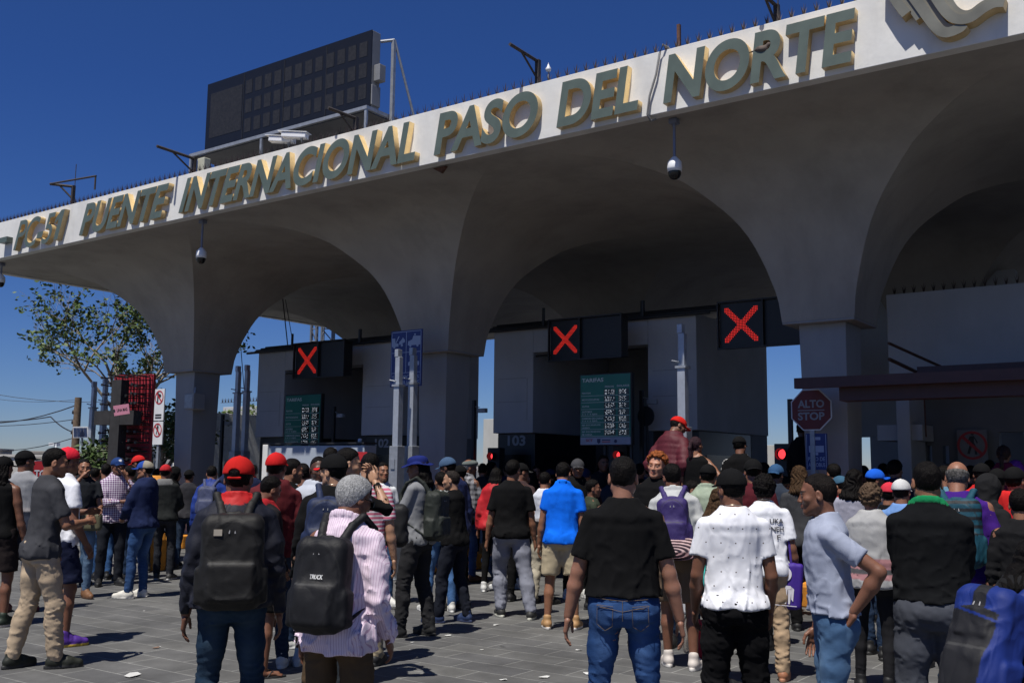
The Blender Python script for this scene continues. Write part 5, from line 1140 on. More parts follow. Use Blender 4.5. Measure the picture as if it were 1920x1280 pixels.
# ---- bracket arms on the roof
def bracket(u, v, label, rod=0, arm=(-.55, 0), long=False, box=False):
    c = atY(u, v, YF+.15); h_ = c.z-ZT; o = empty('lamp_bracket', (c.x, YF+.3, ZT)); tag(o, label, 'bracket', 'steel brackets on top of the fascia')
    mb = MB(); mb.box(-.03, .03, -.03, .03, -.4, h_); mb.tube([(0, 0, h_-.02), (arm[0], arm[1], h_+.02)], .028, 4); mb.tube([(0, 0, h_-.28), (arm[0]*.6, arm[1]*.6, h_)], .018, 4)
    if long: mb.tube([(arm[0], arm[1], h_+.02), (.95, -.1, h_+.02)], .02, 4); mb.tube([(.93, -.1, h_+.02), (.93, -.1, h_-.25)], .02, 4)
    if rod: mb.tube([(0.01, .02, h_), (0.01, .02, h_+rod)], .008, 5)
    mb.box(-.07, .07, -.06, .06, -.02, .05); mb.build('arm', MBRACK, o)
    if box: mb = MB(); mb.box(.0, .2, .05, .2, h_-.30, h_-.0); mb.build('floodlight', mat('cream_box', (.42, .42, .34), .6, noise=.1), o, .02); mb = MB(); mb.lathe([(0, 0), (.05, .02), (.06, .08), (0, .12)], 10, (-.09, 0, .0)); mb.build('insulator', MGALV, o)
bracket(125, 345, 'bracket with long crossbar and thin rod at the left end of the fascia', rod=.45, arm=(-.35, -.3), long=True)
bracket(352, 292, 'bracket with cream floodlight left of the display screen', arm=(-.05, -.75), box=True)
bracket(997, 106, 'bare dark bracket above the word PASO', arm=(-.04, -.6)); bracket(655, 215, 'dark bracket in front of the display screen, low at its right end', arm=(-.1, -.5))
bracket(1447, 0, 'dark bracket above the letter T of NORTE, cut by the top edge', arm=(-.05, -.5), rod=.3)
a = atY(1263, 92, YF+.1); mb = MB(); mb.box(-.02, .02, -.02, .02, -.1, .40); o = mb.build('steel_stub', MRUST); o.location = (a.x, YF+.25, ZT); tag(o, 'short rusty upright bar above the word NORTE', 'bar')
a = atY(1003, 160, YF+.2); o = empty('weather_sensor', (a.x+.05, YF+.45, ZT)); tag(o, 'small white ball sensor on a thin rod beside the bare bracket', 'sensor'); mb = MB(); mb.tube([(0, 0, -.2), (0, 0, .45)], .01, 6); mb.build('rod', MGALV, o); mb = MB(); mb.lathe([(0, 0), (.035, .02), (.04, .05), (.02, .08), (0, .14)], 12, (0, 0, .33)); mb.build('ball', mat('camera_white', ()), o)
# ---- bullet cameras
for (u, v, lb) in ((527, 262, 'lower left of the pair'), (551, 254, 'upper right of the pair')):
    c = atY(u, v, YF+.05); o = empty('bullet_camera', (c.x, YF+.1, c.z)); tag(o, 'white bullet camera on the fascia below the screen, '+lb, 'security camera', 'bullet cameras below the display screen')
    Rb = Matrix.Rotation(.35, 4, 'Z') @ Matrix.Rotation(.12, 4, 'Y'); mb = MB(); mb.box(-.24, .2, -.07, .07, -.04, .05, M=Rb); mb.build('body', mat('camera_white', ()), o, .015); mb = MB(); mb.box(-.30, .22, -.085, .085, .052, .062, M=Rb); mb.build('sunshield', mat('camera_white', ()), o); mb = MB(); mb.box(-.246, -.241, -.05, .05, -.03, .035, M=Rb); mb.build('lens', MBLACK, o)
    mb = MB(); mb.tube([(.12, 0, -.05), (.12, .05, -.2), (.12, .1, ZT-c.z)], .02, 6); mb.build('stand', MGALV, o)
# ---- big display screen on its frame
Ys = 11.9; A = atY(387, 287, Ys); zb = A.z; B = atY(695, 215, Ys); zt = atY(697, 57, Ys).z; x0, x1 = atY(388, 220, Ys).x, atY(697, 130, Ys).x
o = empty('display_screen', (x0, Ys, zb)); W, H = x1-x0, zt-zb; tag(o, 'large dark electronic display screen on a steel frame above the fascia', 'display screen')
mb = MB(); mb.box(0, W, .002, .20, 0, H); mb.build('cabinet', mat('cabinet_grey', (.19, .195, .205), .5, noise=.08), o, .01)
mb = MB(); mb.box(.0, W, -.015, 0.0, .0, H); mb.build('screen', mat('screen_black', (.0065, .0065, .0075), .4, noise=.1), o)
mb = MB(); md = mat('module_dark', (.016, .015, .0145), .5, noise=.35, scale=22); mb.box(.12, W*.24, -.019, -.016, .32*H*.6, H*.84)
for r_ in range(3):
    for c_ in range(12):
        xx = W*(.262+c_*.0605+(.004 if c_ > 3 else 0)+(.004 if c_ > 7 else 0)); zz = H*(.135+.272*r_); mb.box(xx, xx+W*.041, -.019, -.016, zz, zz+H*.19)
mb.build('module', md, o); mb = MB()
for xx in (.248, .502, .752): mb.box(W*xx, W*xx+.012, -.021, -.016, .03, H-.03)
mb.build('seam', MDARK, o)
zr = ZT-zb; mb = MB()
mb.box(-.2, W+.12, -.22, -.16, -.10, -.04); mb.box(-.2, W+.12, 1.10, 1.16, -.10, -.04)
for xx in (-.2, W*.42, W+.06): mb.box(xx, xx+.06, -.159, 1.099, -.10, -.04); mb.box(xx, xx+.05, -.21, -.17, zr-.2, -.101); mb.box(xx, xx+.05, 1.11, 1.15, zr-.2, -.101)
mb.box(W+.14, W+.20, .32, .38, zr-.1, H*.93); mb.tube([(W+.18, .36, H*.93), (W+.35, 1.2, zr-.1)], .03, 4); mb.tube([(W+.0, .2, H*.9), (W+.18, .36, H*.93)], .03, 4); mb.build('frame', MGALV, o)
mb = MB(); mb.box(-.14, W+.06, -.158, 1.098, -.12, -.101); mb.build('catwalk', mat('walk_grey', (.06, .063, .07), .5, .3, noise=.3, scale=4), o)
for q in ((W+.001, W+.14, .05, .2, H*.35, H*.56), (W+.002, W+.03, -.01, .2, H*.04, H*.3), (-.06, -.002, .05, .2, .3, .7)): mb = MB(); mb.box(*q); mb.build('side_box', mat('cabinet_grey', ()), o, .01)

for (u, v, Y, lb) in ((1178, 452, 17.6, 'in the middle bay'), (602, 512, 17.2, 'in the left bay')):
    q = atY(u, v, Y); o = empty('ceiling_lamp', (q.x, Y, q.z)); tag(o, 'small dark lamp fixed under the vault '+lb, 'ceiling lamp', 'lamps under the vaults'); mb = MB(); mb.lathe([(0, -.02), (.14, -.02), (.16, .02), (.10, .08), (.03, .10)], 14); mb.build('shade', MGALV, o); mb = MB(); mb.tube([(0, 0, .09), (0, 0, .35)], .015, 6); mb.build('stem', MDARK, o)
q = atY(817, 313, YF+.12); mb = MB(); mb.prism([(-.12, 0), (.12, 0), (.03, -.09)], 0, .05); o = mb.build('steel_wedge', MRUST); o.location = (q.x, YF+.2, ZB+.0); tag(o, 'small rusty steel wedge under the fascia below the letter P of PASO', 'bracket')
# ------------------------------------------------------------------ beyond the crossing
def pbox(name, label, cat, u0, v0, u1, v1, Y, dep, m, group=None, z0=0):
    a = atY(u0, v1, Y); b = atY(u1, v0, Y); mb = MB(); mb.box(a.x, b.x, Y, Y+dep, z0 if z0 is not None else a.z, b.z); o = mb.build(name, m, None, .01); tag(o, label, cat, group); return o
MFAR = mat('far_plaster', (.42, .42, .40), .9, noise=.08, scale=1, stain=.15); MBRICK = mat('brick_white', (.62, .62, .60), .9, noise=.1, scale=12, bump=.4, bscale=25)
pbox('boundary_wall', 'grey boundary wall behind the leftmost pier with spikes on top', 'wall', 412, 757, 560, 900, 20.5, .3, MCONC)
s_ = bpy.data.objects.new('spike_strip', spk); COL.objects.link(s_); q = atY(425, 757, 20.5); s_.location = (q.x-.4, 20.6, q.z+.05); tag(s_, 'strip of bird spikes on the boundary wall, left piece', 'spike strip')
s_ = s_.copy(); COL.objects.link(s_); s_.location.x += 1.05; s_['label'] = 'strip of bird spikes on the boundary wall, right piece'
g = pbox('gatehouse', 'small white brick building left of the leftmost pier', 'building', 316, 770, 350, 930, 17.0, 3, MBRICK)
q = atY(316, 852, 16.98); mb = MB(); mb.box(-.09, .09, -.05, 0, -.13, .13); o = mb.build('green_box', mat('green_box', (.01, .14, .10), .5), None, .02); o.location = (q.x+.1, 16.95, q.z); tag(o, 'small green box on the white brick building', 'box')
q = atY(300, 860, 17.1); mb = MB()
for k in range(9): mb.tube([(k*.09, 0, 0), (k*.09, 0, 2.0)], .012, 5)
mb.tube([(0, 0, 1.95), (.75, 0, 1.95)], .015, 5); mb.tube([(0, 0, .3), (.75, 0, .3)], .015, 5); o = mb.build('iron_gate', MGALV); o.location = (q.x-.45, 17.1, 0); tag(o, 'pale barred iron gate left of the white brick building', 'gate')
pbox('red_wall', 'low dark red wall with a yellow band beside the leftmost pier', 'wall', 290, 912, 420, 990, 16.6, .2, mat('red_paint', (.16, .02, .02), .8, noise=.2))
q = pbox('yellow_band', 'yellow stripe painted above the low red wall', 'stripe', 340, 902, 420, 912, 16.58, .02, mat('yellow_paint', (.42, .26, .03), .8), z0=None)
pbox('distant_wall', 'beige house with flat roof in the gap left of the stop sign', 'house', 1425, 834, 1500, 900, 34, 5, MFAR, z0=0)
pbox('distant_wall', 'pale block building in the sky gap right of the middle pier', 'house', 905, 784, 960, 900, 38, 5, MFAR, z0=0)
pbox('distant_wall', 'low distant roofline seen through the office openings', 'house', 1640, 853, 1800, 900, 60, 5, mat('roof_tile', (.22, .11, .08), .9, noise=.3, scale=2), z0=0)
pbox('distant_wall', 'long distant shed with red roof at the right edge', 'shed', 1860, 850, 2100, 900, 60, 5, mat('roof_tile', ()), z0=0)
# the far town: low houses along the horizon on the left
rs = random.Random(5); mt = [mat('far_a', (.34, .31, .27), .9), mat('far_b', (.24, .22, .20), .9), mat('far_c', (.42, .40, .37), .9)]
for k in range(14):
    d = rs.uniform(110, 190); q = atD(-60+k*26+rs.uniform(-8, 8), 858, d); mb = MB(); w_, h_ = rs.uniform(5, 11), rs.uniform(2.2, 4.0)
    mb.box(-w_/2, w_/2, -4, 4, 0, h_); mb.box(-w_/2-.2, w_/2+.2, -4.2, 4.2, h_, h_+.3); o = mb.build('distant_house', mt[k % 3]); o.location = (q.x, q.y, 0); o.rotation_euler = (0, 0, rs.uniform(.3, .9))
    tag(o, 'low distant house on the horizon at the left', 'house', 'far houses on the left horizon')
hills = MB(); n = 60; vs = []
for i in range(n): a_ = math.radians(40+i*2.6); d = 1200; h_ = 14+10*math.sin(i*.7)+8*math.sin(i*1.9+1); vs += [(d*math.cos(a_), d*math.sin(a_), -5), (d*math.cos(a_), d*math.sin(a_), h_), ((d+300)*math.cos(a_), (d+300)*math.sin(a_), -5)]
fs = []
for i in range(n-1): fs += [(i*3, i*3+3, i*3+4, i*3+1), (i*3+1, i*3+4, i*3+5, i*3+2)]
hills.add(vs, fs, True); tag(hills.build('hills', mat('hill', (.20, .19, .19), .95)), kind='structure')
# lattice mast seen through the first arch
def mast(u0, u1, vt, d, label):
    a = atD(u0, vt, d); b = atD(u1, vt, d); o = empty('lattice_mast', (a.x, a.y, 0)); tag(o, label, 'mast'); D_ = Vector((b.x-a.x, b.y-a.y, 0)); mb = MB(); N_ = Vector((-D_.y, D_.x, 0))
    for k in (0, 1):
        for j in (0, 1): p = D_*k+N_*j; mb.tube([p, p+Vector((0, 0, a.z+4))], .05, 5)
    for i in range(18): z = a.z+4-i*.55; mb.tube([(0, 0, z), D_+Vector((0, 0, z-.55))], .025, 4); mb.tube([(0, 0, z), D_+Vector((0, 0, z))], .025, 4); mb.tube([N_+Vector((0, 0, z)), Vector((0, 0, z-.5))], .025, 4)
    mb.build('frame', mat('mast_grey', (.12, .13, .15), .6), o)
mast(584, 594, 600, 45, 'left lattice mast seen through the first arch'); mast(604, 624, 600, 46, 'right lattice mast seen through the first arch')
# ---- utility pole, cables and solar panel on the left
P0 = atD(147, 745, 30); o = empty('utility_pole', (P0.x, P0.y, 0)); tag(o, 'wooden utility pole with insulators at the left', 'utility pole'); mb = MB(); mb.tube([(0, 0, 0), (0, 0, P0.z)], .14, 8, r2=.10); mb.build('pole', mat('wood_pole', (.13, .09, .06), .9, noise=.3, scale=12), o)
for k in range(3): mb = MB(); mb.lathe([(0, 0), (.06, .02), (.06, .10), (.03, .14), (0, .15)], 8, (-.18, 0, P0.z-.5-.3*k)); mb.build('insulator', MDARK, o)
q = atD(152, 810, 29); mb = MB(); mb.box(-.27, .27, -.02, .02, -.16, .16); o = empty('solar_panel', q, rz=-.3); o.rotation_euler = (0.15, 0, .3); tag(o, 'small solar panel on a thin mast beside the utility pole', 'solar panel'); mb.build('frame', MSW, o); mb = MB()
for k in range(4): mb.box(-.24+.12*k, -.13+.12*k, -.026, -.021, -.13, .13)
mb.build('cell', mat('cell_blue', (.03, .05, .12), .3), o); mb = MB(); mb.tube([(0, .03, -.1), (0, .03, -q.z)], .03, 6); mb.build('mast', MGALV, o)
def wire(label, pts, r=.02, sag=.0):
    P = [atD(u, v, d) for u, v, d in pts]; C_ = []
    for i in range(len(P)-1):
        for k in range(8): t = k/8; p = P[i].lerp(P[i+1], t); p.z -= sag*4*t*(1-t); C_.append(p)
    mb = MB(); mb.tube(C_+[P[-1]], r, 5, caps=False); tag(mb.build('overhead_cable', mat('wire_black', (.02, .02, .022), .6)), label, 'cable')
wire('upper thick cable from the left edge to the utility pole', [(-60, 790, 40), (147, 758, 30)], .018, .25); wire('middle cable that droops from the left edge past the pole', [(-60, 788, 40), (95, 781, 34), (147, 812, 30)], .02, .1); wire('thin cable under the middle one at the left', [(-60, 797, 40), (147, 785, 30)], .012, .1)
wire('high thin cable across the sky at the left', [(-60, 729, 60), (300, 745, 60)], .016, .5); wire('second high thin cable at the left', [(-60, 738, 60), (150, 748, 60)], .012, .3); wire('lowest cable at the left above the heads', [(-60, 836, 45), (147, 818, 30)], .014, .3)
wire('cable hanging through the first arch, left one', [(530, 560, 24), (545, 700, 24)], .014, 0); wire('cable hanging through the first arch, right one', [(535, 560, 26), (552, 660, 26)], .010, 0); wire('thin cable beside the leftmost steel pair', [(449, 620, 24), (460, 760, 24)], .01, 0)
# street lamp low at left
q = atD(105, 835, 60); o = empty('street_lamp', (q.x, q.y, 0)); tag(o, 'distant street lamp arm above the heads at left', 'street lamp'); mb = MB(); mb.tube([(0, 0, 0), (0, 0, q.z-.1), (-.5, .3, q.z+.1), (-1.2, .7, q.z+.1)], .07, 6); mb.build('pole', MGALV, o); mb = MB(); mb.box(-1.7, -1.1, .5, .9, q.z, q.z+.2); mb.build('lamp_head', MSW, o)

# ---- cross monument: red panel full of black nails, black cross and a pink sign
cm = empty('cross_monument'); c = atD(241, 880, 17.5); cm.location = (c.x, c.y, 0); cm.rotation_euler = (0, 0, math.radians(17)); tag(cm, 'red panel studded with black nails behind a black cross', 'monument')
topz = atD(252, 700, 17.5).z; mb = MB(); Wp = .84
mb.box(-Wp/2, Wp/2, 0, .06, .2, topz); mb.build('panel', mat('monument_red', (.30, .016, .028), .6, noise=.15, scale=5), cm)
na = MB(); na.tube([(0, 0, 0), (0, -.34, 0)], .011, 6); na.tube([(0, -.34, 0), (0, -.36, 0)], .026, 6); nm = na.mesh('nail'); nm.materials.append(MDARK)
rs = random.Random(8)
for i in range(7):
    for j in range(14):
        nl = bpy.data.objects.new('nail', nm); COL.objects.link(nl); nl.parent = cm; nl.location = (-Wp/2+.06+i*.12+rs.uniform(-.01, .01), 0, topz-.06-j*.16+(.03 if i % 2 else 0)); nl.rotation_euler = (rs.uniform(-.06, .06), 0, rs.uniform(-.08, .08))
mb = MB()
for i in range(13):
    for j in range(30):
        x = -Wp/2+.03+i*.065; z = topz-.03-j*.078; mb.box(x, x+.014, -.11, -.001, z-.007, z+.007)
nl = mb.build('nail_field', MDARK, cm); nl['kind'] = 'stuff'
mb = MB(); mb.box(-.09, .11, -.44, -.24, .2, topz-.13); zz = topz-.78; mb.box(-.42, -.093, -.44, -.25, zz-.12, zz+.12); mb.box(.113, .40, -.44, -.25, zz-.12, zz+.12); mb.build('cross', mat('cross_black', (.022, .021, .022), .8, noise=.3, scale=9), cm)
q = atD(228, 768, 16.9); o = empty('pink_placard', q); o.rotation_euler = (0, math.radians(-10), YAW+.15); tag(o, 'pink placard reading UNA MAS hung on the black cross', 'placard'); mb = MB(); mb.box(-.125, .125, -.01, .01, -.085, .085); mb.build('board', mat('placard_pink', (.55, .22, .30), .8, noise=.06), o)
mm = Matrix.Translation((-.075, -.012, -.025)) @ Matrix(((1, 0, 0, 0), (0, 0, -1, 0), (0, 1, 0, 0), (0, 0, 0, 1))); t_ = text_obj('lettering', 'UNA MAS', mm, (.17, .05), [MSK], o, extrude=.001, bold=.02)
mb = MB(); mb.add([(-.115+.015*math.cos(k), -.012, .0+.03*math.sin(k)) for k in np.linspace(0, 5.5, 7)], [tuple(range(7))]); mb.build('drawing', MSK, o)
# prohibition signs left of the pier
o = empty('prohibition_post'); Y = 11.6; a = atY(287, 790, Y); b = atY(309, 729, Y); o.location = (a.x, Y, 0); tag(o, 'two stacked white prohibition signs on a post beside the cross monument', 'signpost'); W = b.x-a.x
for (v0, v1, k) in ((729, 788, 0), (790, 833, 1)):
    z1, z0 = atY(298, v0, Y).z, atY(298, v1, Y).z; mb = MB(); mb.box(0, W, 0, .02, z0, z1); p_ = mb.build('panel', MSW, o); rr = W*.42; zc = z1-rr-.03
    mb = MB(); roundel(o, W/2, -.006, zc, rr, MSR)
    if k: walker(o, W/2, -.003, zc-.02, rr*1.2, MSK)
    else: mb = MB(); mb.add([(W/2+rr*.45*math.cos(q_), -.003, zc+rr*.3*math.sin(q_)+.03) for q_ in np.linspace(0, 5.6, 9)], [tuple(range(9))]); mb.box(W*.3, W*.42, -.004, -.001, zc-.1, zc+.1); mb.build('pictogram', MSK, o); mb = MB(); mb.box(.06, W-.06, -.004, -.001, z0+.09, z0+.12); mb.box(.06, W-.06, -.004, -.001, z0+.04, z0+.07); mb.build('lettering', MSK, o)
mb = MB(); mb.box(W/2-.03, W/2+.03, .02, .07, 0, atY(298, 729, Y).z); mb.build('post', MGALV, o)
# red ALTO sign low at left behind the heads
q = atD(66, 888, 12.5); o = empty('small_stop_sign', (q.x, q.y, q.z)); o.rotation_euler = (0, 0, YAW+.5); tag(o, 'small red ALTO sign half hidden behind heads at far left', 'stop sign'); mb = MB(); R8 = .17
mb.add([(R8*math.cos(math.pi/8+k*math.pi/4), 0, R8*math.sin(math.pi/8+k*math.pi/4)) for k in range(8)]+[(R8*math.cos(math.pi/8+k*math.pi/4), .01, R8*math.sin(math.pi/8+k*math.pi/4)) for k in range(8)], [tuple(range(8)), tuple(range(15, 7, -1))]+[(k, (k+1) % 8, (k+1) % 8+8, k+8) for k in range(8)]); mb.build('panel', MSR, o)
text_obj('lettering', 'ALTO', Matrix.Translation((-.12, -.003, -.04)) @ Matrix(((1, 0, 0, 0), (0, 0, -1, 0), (0, 1, 0, 0), (0, 0, 0, 1))), (.24, .09), [MSW], o, extrude=.001, bold=.03); mb = MB(); mb.tube([(0, .03, .1), (0, .03, -q.z)], .02, 6); mb.build('post', MGALV, o)
# white truck box / board behind the heads at centre left
o = empty('white_booth'); Y = 12.4; a = atY(503, 890, Y); b = atY(683, 834, Y); o.location = (a.x, Y, 0); tag(o, 'white panelled cabin with grey rim standing behind the crowd at centre left', 'cabin'); W = b.x-a.x; zt = b.z
mb = MB(); mb.box(0, W, 0, .3, .3, zt); mb.build('body', mat('cabin_white', (.36, .40, .46), .5, noise=.05), o, .01); mb = MB(); mb.box(-.14, -.002, -.04, .3, .3, zt+.02); mb.build('corner_post', MWHITE, o, .01); mb = MB(); mb.box(-.14, W+.02, -.03, .3, zt+.022, zt+.05); mb.build('rim', MDARK, o); mb = MB(); mb.box(0, W, -.01, -.001, .3, .9); mb.build('skirt', MDARK, o)
mb = MB(); mb.lathe([(0, 0), (.035, 0), (.035, .06), (0, .07)], 12, (W-.25, .15, zt+.05)); mb.build('beacon', MSW, o)
q = atD(672, 850, 11.5); mb = MB(); mb.box(-.16, .1, -.01, .01, -.14, .02); o = mb.build('red_placard', mat('placard_red', (.45, .015, .02), .6)); o.location = q; o.rotation_euler = (0, 0, YAW); tag(o, 'red board held up beside the man covering his face', 'placard')
# orange cone / barrier pieces
for (u, v, d, lb) in ((296, 905, 16.4, 'behind the man in the grey hooded jacket'),):
    q = atD(u, v, d); o = empty('traffic_barrel', (q.x, q.y, 0)); tag(o, 'orange traffic barrel '+lb, 'barrel'); mb = MB(); zt_ = q.z+.12; mb.lathe([(.19, 0), (.19, .3*zt_), (.17, .32*zt_), (.17, .62*zt_), (.15, .64*zt_), (.15, zt_), (0, zt_)], 16); mb.build('body', MORANGE, o); mb = MB(); mb.lathe([(.172, .4*zt_), (.172, .55*zt_)], 16); mb.build('band', MSW, o)
# ---- litter on the paving
rs = random.Random(21); LG = 'scraps of litter on the paving'; MPAP = mat('paper', (.55, .55, .53), .8, noise=.05)
for (u, v, s_) in [(250, 1266, .09), (350, 1165, .03), (292, 1215, .03), (236, 1116, .02), (270, 1145, .018), (580, 1135, .02), (930, 1172, .03), (858, 1137, .02), (840, 1192, .03), (942, 1212, .025), (1085, 1219, .03), (905, 1160, .02), (892, 1061, .04), (1020, 1270, .04), (944, 1275, .03), (1107, 1264, .05), (773, 1204, .02), (903, 1218, .02), (300, 1212, .015), (1352, 1228, .02), (1590, 1012, .03), (770, 1218, .015), (120, 1252, .02), (710, 1230, .09), (990, 1080, .03), (960, 1098, .02)]:
    q = gnd(u, v); mb = MB(); n = 6; mb.add([(s_*(1+.4*rs.random())*math.cos(6.283*k/n), s_*.55*(1+.5*rs.random())*math.sin(6.283*k/n), .003+.012*rs.random()*(s_ > .02)) for k in range(n)], [tuple(range(n))]); o = mb.build('paper_scrap', MPAP if rs.random() < .93 or s_ > .04 else mat('scrap_brown', (.18, .10, .06), .8)); o.location = (q.x, q.y, 0.002); o.rotation_euler = (0, 0, rs.uniform(0, 3)); tag(o, 'small pale scrap of litter on the paving', 'litter', LG)
# ---- trees
def tree(x, y, h_, spread, label, seed, nleaf, lean=(0, 0), leafc=(.085, .125, .035), bare=.3, ang0=None):
    rs = random.Random(seed); o = empty('tree', (x, y, 0)); tag(o, label, 'tree', None); mb = MB(); lv = MB(); tips = []
    def br(p, d, L_, r, dep):
        n = 5; pts = [p]; q = p.copy(); dd = d.copy()
        for k in range(n): dd = (dd+Vector((rs.uniform(-.16, .16), rs.uniform(-.16, .16), rs.uniform(-.10, .12)))).normalized(); q = q+dd*L_/n; pts.append(q.copy())
        mb.tube(pts, r, 6 if dep < 2 else 4, r2=r*.55, caps=False)
        if dep >= 2: tips.extend(pts[1:] if dep > 2 else pts[3:])
        if dep < 4:
            for k in range(4 if dep < 2 else 3):
                t = rs.choice(pts[2:]) if k else pts[-1]; a_ = rs.uniform(0, 6.283); nd = (dd+Vector((math.cos(a_), math.sin(a_), rs.uniform(-.3, .45)))*rs.uniform(.5, .95)).normalized(); br(t.copy(), nd, L_*rs.uniform(.55, .78), r*.5, dep+1)
    t0 = Vector((lean[0]*.3, lean[1]*.3, h_*.38)); mb.tube([(0, 0, 0), t0*.5, t0], .15, 8, r2=.09)
    for k in range(5): a_ = (ang0 if ang0 is not None else 0)+k*1.2566+rs.uniform(-.4, .4); br(t0.copy(), Vector((math.cos(a_)*spread+lean[0]*.4, math.sin(a_)*spread+lean[1]*.4, .95)).normalized(), h_*.25, .06, 0)
    for k in range(nleaf):
        p = rs.choice(tips); c0 = p+Vector((rs.gauss(0, .10), rs.gauss(0, .10), rs.gauss(0, .08)))
        if vnoise((np.array([c0.x]), np.array([c0.y]), np.array([c0.z])), 2.2, seed)[0] < bare-.45: continue
        for j in range(4):
            c1 = c0+Vector((rs.gauss(0, .06), rs.gauss(0, .06), rs.gauss(0, .05))); a = Vector((rs.gauss(0, 1), rs.gauss(0, 1), rs.gauss(0, .6))).normalized()*rs.uniform(.045, .085); b = a.cross(Vector((rs.gauss(0, 1), rs.gauss(0, 1), rs.gauss(0, 1)))).normalized()*a.length*.55
            lv.add([c1-a, c1+b, c1+a, c1-b], [(0, 1, 2, 3)])
    mb.build('trunk', mat('bark', (.26, .22, .17), .9, noise=.25, scale=8), o)
    m = mat('leaf'+str(leafc), leafc, .6, noise=.35, scale=1.4); m.node_tree.nodes['Principled BSDF'].inputs['Transmission Weight'].default_value = 0
    me = bpy.data.meshes.new('crown'); me.from_pydata([tuple(v) for v in lv.v], [], lv.f); me.update(); link('crown', me, m, o)
    return o
q = atD(232, 860, 27); tree(q.x, q.y, 7.2, .62, 'sparse leafy tree with bare pale twigs behind the cross monument', 11, 2300, bare=.3, leafc=(.075, .12, .028))
q = atD(300, 860, 24); tree(q.x, q.y, 3.4, .6, 'dense bush between the prohibition signs and the leftmost pier', 4, 900, bare=0)
q = atD(432, 860, 30); tree(q.x, q.y, 3.5, .5, 'small green tree behind the pier and the steel posts', 9, 900, bare=0, leafc=(.11, .16, .04))
q = atD(195, 870, 21); tree(q.x, q.y, 2.25, .7, 'low leafy shrub behind the steel posts at left', 6, 1200, bare=-.1, leafc=(.05, .085, .02))
# ------------------------------------------------------------------ the crowd
K = (.006, .006, .0065); KB = (.014, .016, .022); NAVY = (.012, .018, .05); HB = (.005, .004, .0036); HBR = (.05, .028, .014); SK1 = (.25, .115, .066); SK2 = (.17, .075, .045); SK3 = (.36, .20, .125); SKD = (.085, .04, .026)
JN = (.022, .055, .14); JD = (.010, .022, .05); JL = (.07, .12, .20); KH = (.36, .28, .18); GR = (.16, .165, .18); WH = (.72, .73, .78); RED = (.43, .014, .012); MAR = (.10, .016, .020); SHK = ((.015, .015, .016), (.03, .03, .03)); SHW = ((.55, .55, .53), (.65, .65, .63))
PP = person
FADE = ('fade', HB); SHORT = ('short', HB)
# foreground row
redcap = PP('man in navy jacket and red cap with a black backpack, seen from behind', 449, 852, 5.7, 3, ('down', 'down'), ('jacket', (.009, .010, .018)), ('jeans', (.008, .022, .045)), SHK, SHORT, SK2, ('cap_hole', RED, RED), fat=.22, hy=12, paint='redcollar', hem=.92,
    bag=dict(label='worn black backpack with a small square patch on the man in the red cap', col=(.009, .0085, .008), size=(.165, .09, .255), zc=1.19, style='day'))
stripe = pattern_mat('pink_stripe_shirt', (.66, .55, .64), (.45, .31, .42), stripes(0, .013, .2))
greyman = PP('grey haired man in a pink striped shirt and sunglasses with a black backpack', 672, 893, 5.1, 28, ('down', 'relax'), ('shirt', (.66, .54, .64)), ('chino', (.085, .055, .030)), SHK, ('grey', (.30, .30, .30)), SK2, lean=6, hy=25, hp=12, topmat=stripe, glasses=True, hem=.84, fat=-.05,
    bag=dict(label='black backpack with white lettering on the grey haired man', col=(.007, .007, .0085), size=(.145, .085, .225), zc=1.19))
stocky = PP('stocky man in black t-shirt and blue jeans standing with his back turned', 1168, 853, 5.55, 2, ('wide', 'wide'), ('tee', (.0055, .0055, .006)), ('slim', (.014, .045, .14)), SHK, ('fade', (.006, .005, .0045)), (.27, .13, .085), fat=.32, legs=((.17, .0), (.17, -.02)), hem=1.0, sleeve=.74)
dotm = pattern_mat('dotted_white', WH, (.05, .03, .02), dots(.085, .048))
PP('man in white t-shirt with small dark dots and a black cap', 1372, 875, 5.9, -6, ('relax', 'relax'), ('tee', WH), ('jogger', (.005, .005, .006)), SHK, SHORT, SK2, ('cap_flat', K, K), topmat=dotm, fat=.02, hy=-22, necklace=True, hem=.93, legs=((.14, 0), (.14, .02)))
ripped = PP('man in light grey t-shirt and ripped jeans, hand on hip, looking left', 1533, 884, 5.35, -98, (((.17, -.09, 1.02), (.5, -1.3, .1), .5, 1.2), 'down'), ('tee', (.30, .33, .42)), ('slim', (.045, .095, .185)), SHK, ('buzz', (.008, .006, .005)), SK2, fat=.0, hy=12, lean=4, hem=.985, sleeve=.66, beard=.35)
PP('broad man in black sweater with green collar and grey sweatpants', 1737, 863, 5.6, 4, ('cross', 'cross'), ('sweater', (.006, .0065, .0075), (.01, .20, .07)), ('loose', (.055, .06, .075)), SHK, ('fade', HB), SK1, collar='col', fat=.2, hy=-14, hem=.985)
girl = PP('woman with long black hair and patterned black clothes at the right edge', 1948, 992, 3.9, 34, ('relax', 'relax'), ('hoodie', (.012, .012, .013)), ('chino', (.02, .02, .022)), SHK, ('wavy', HB), SK2, fem=True, lean=18, S=.83,
    bag=dict(label='large blue and black backpack on the woman at the right edge', col=(.012, .012, .014), size=(.14, .11, .25), zc=1.19, accent=(.007, .022, .15), style='hike', res=.0055))
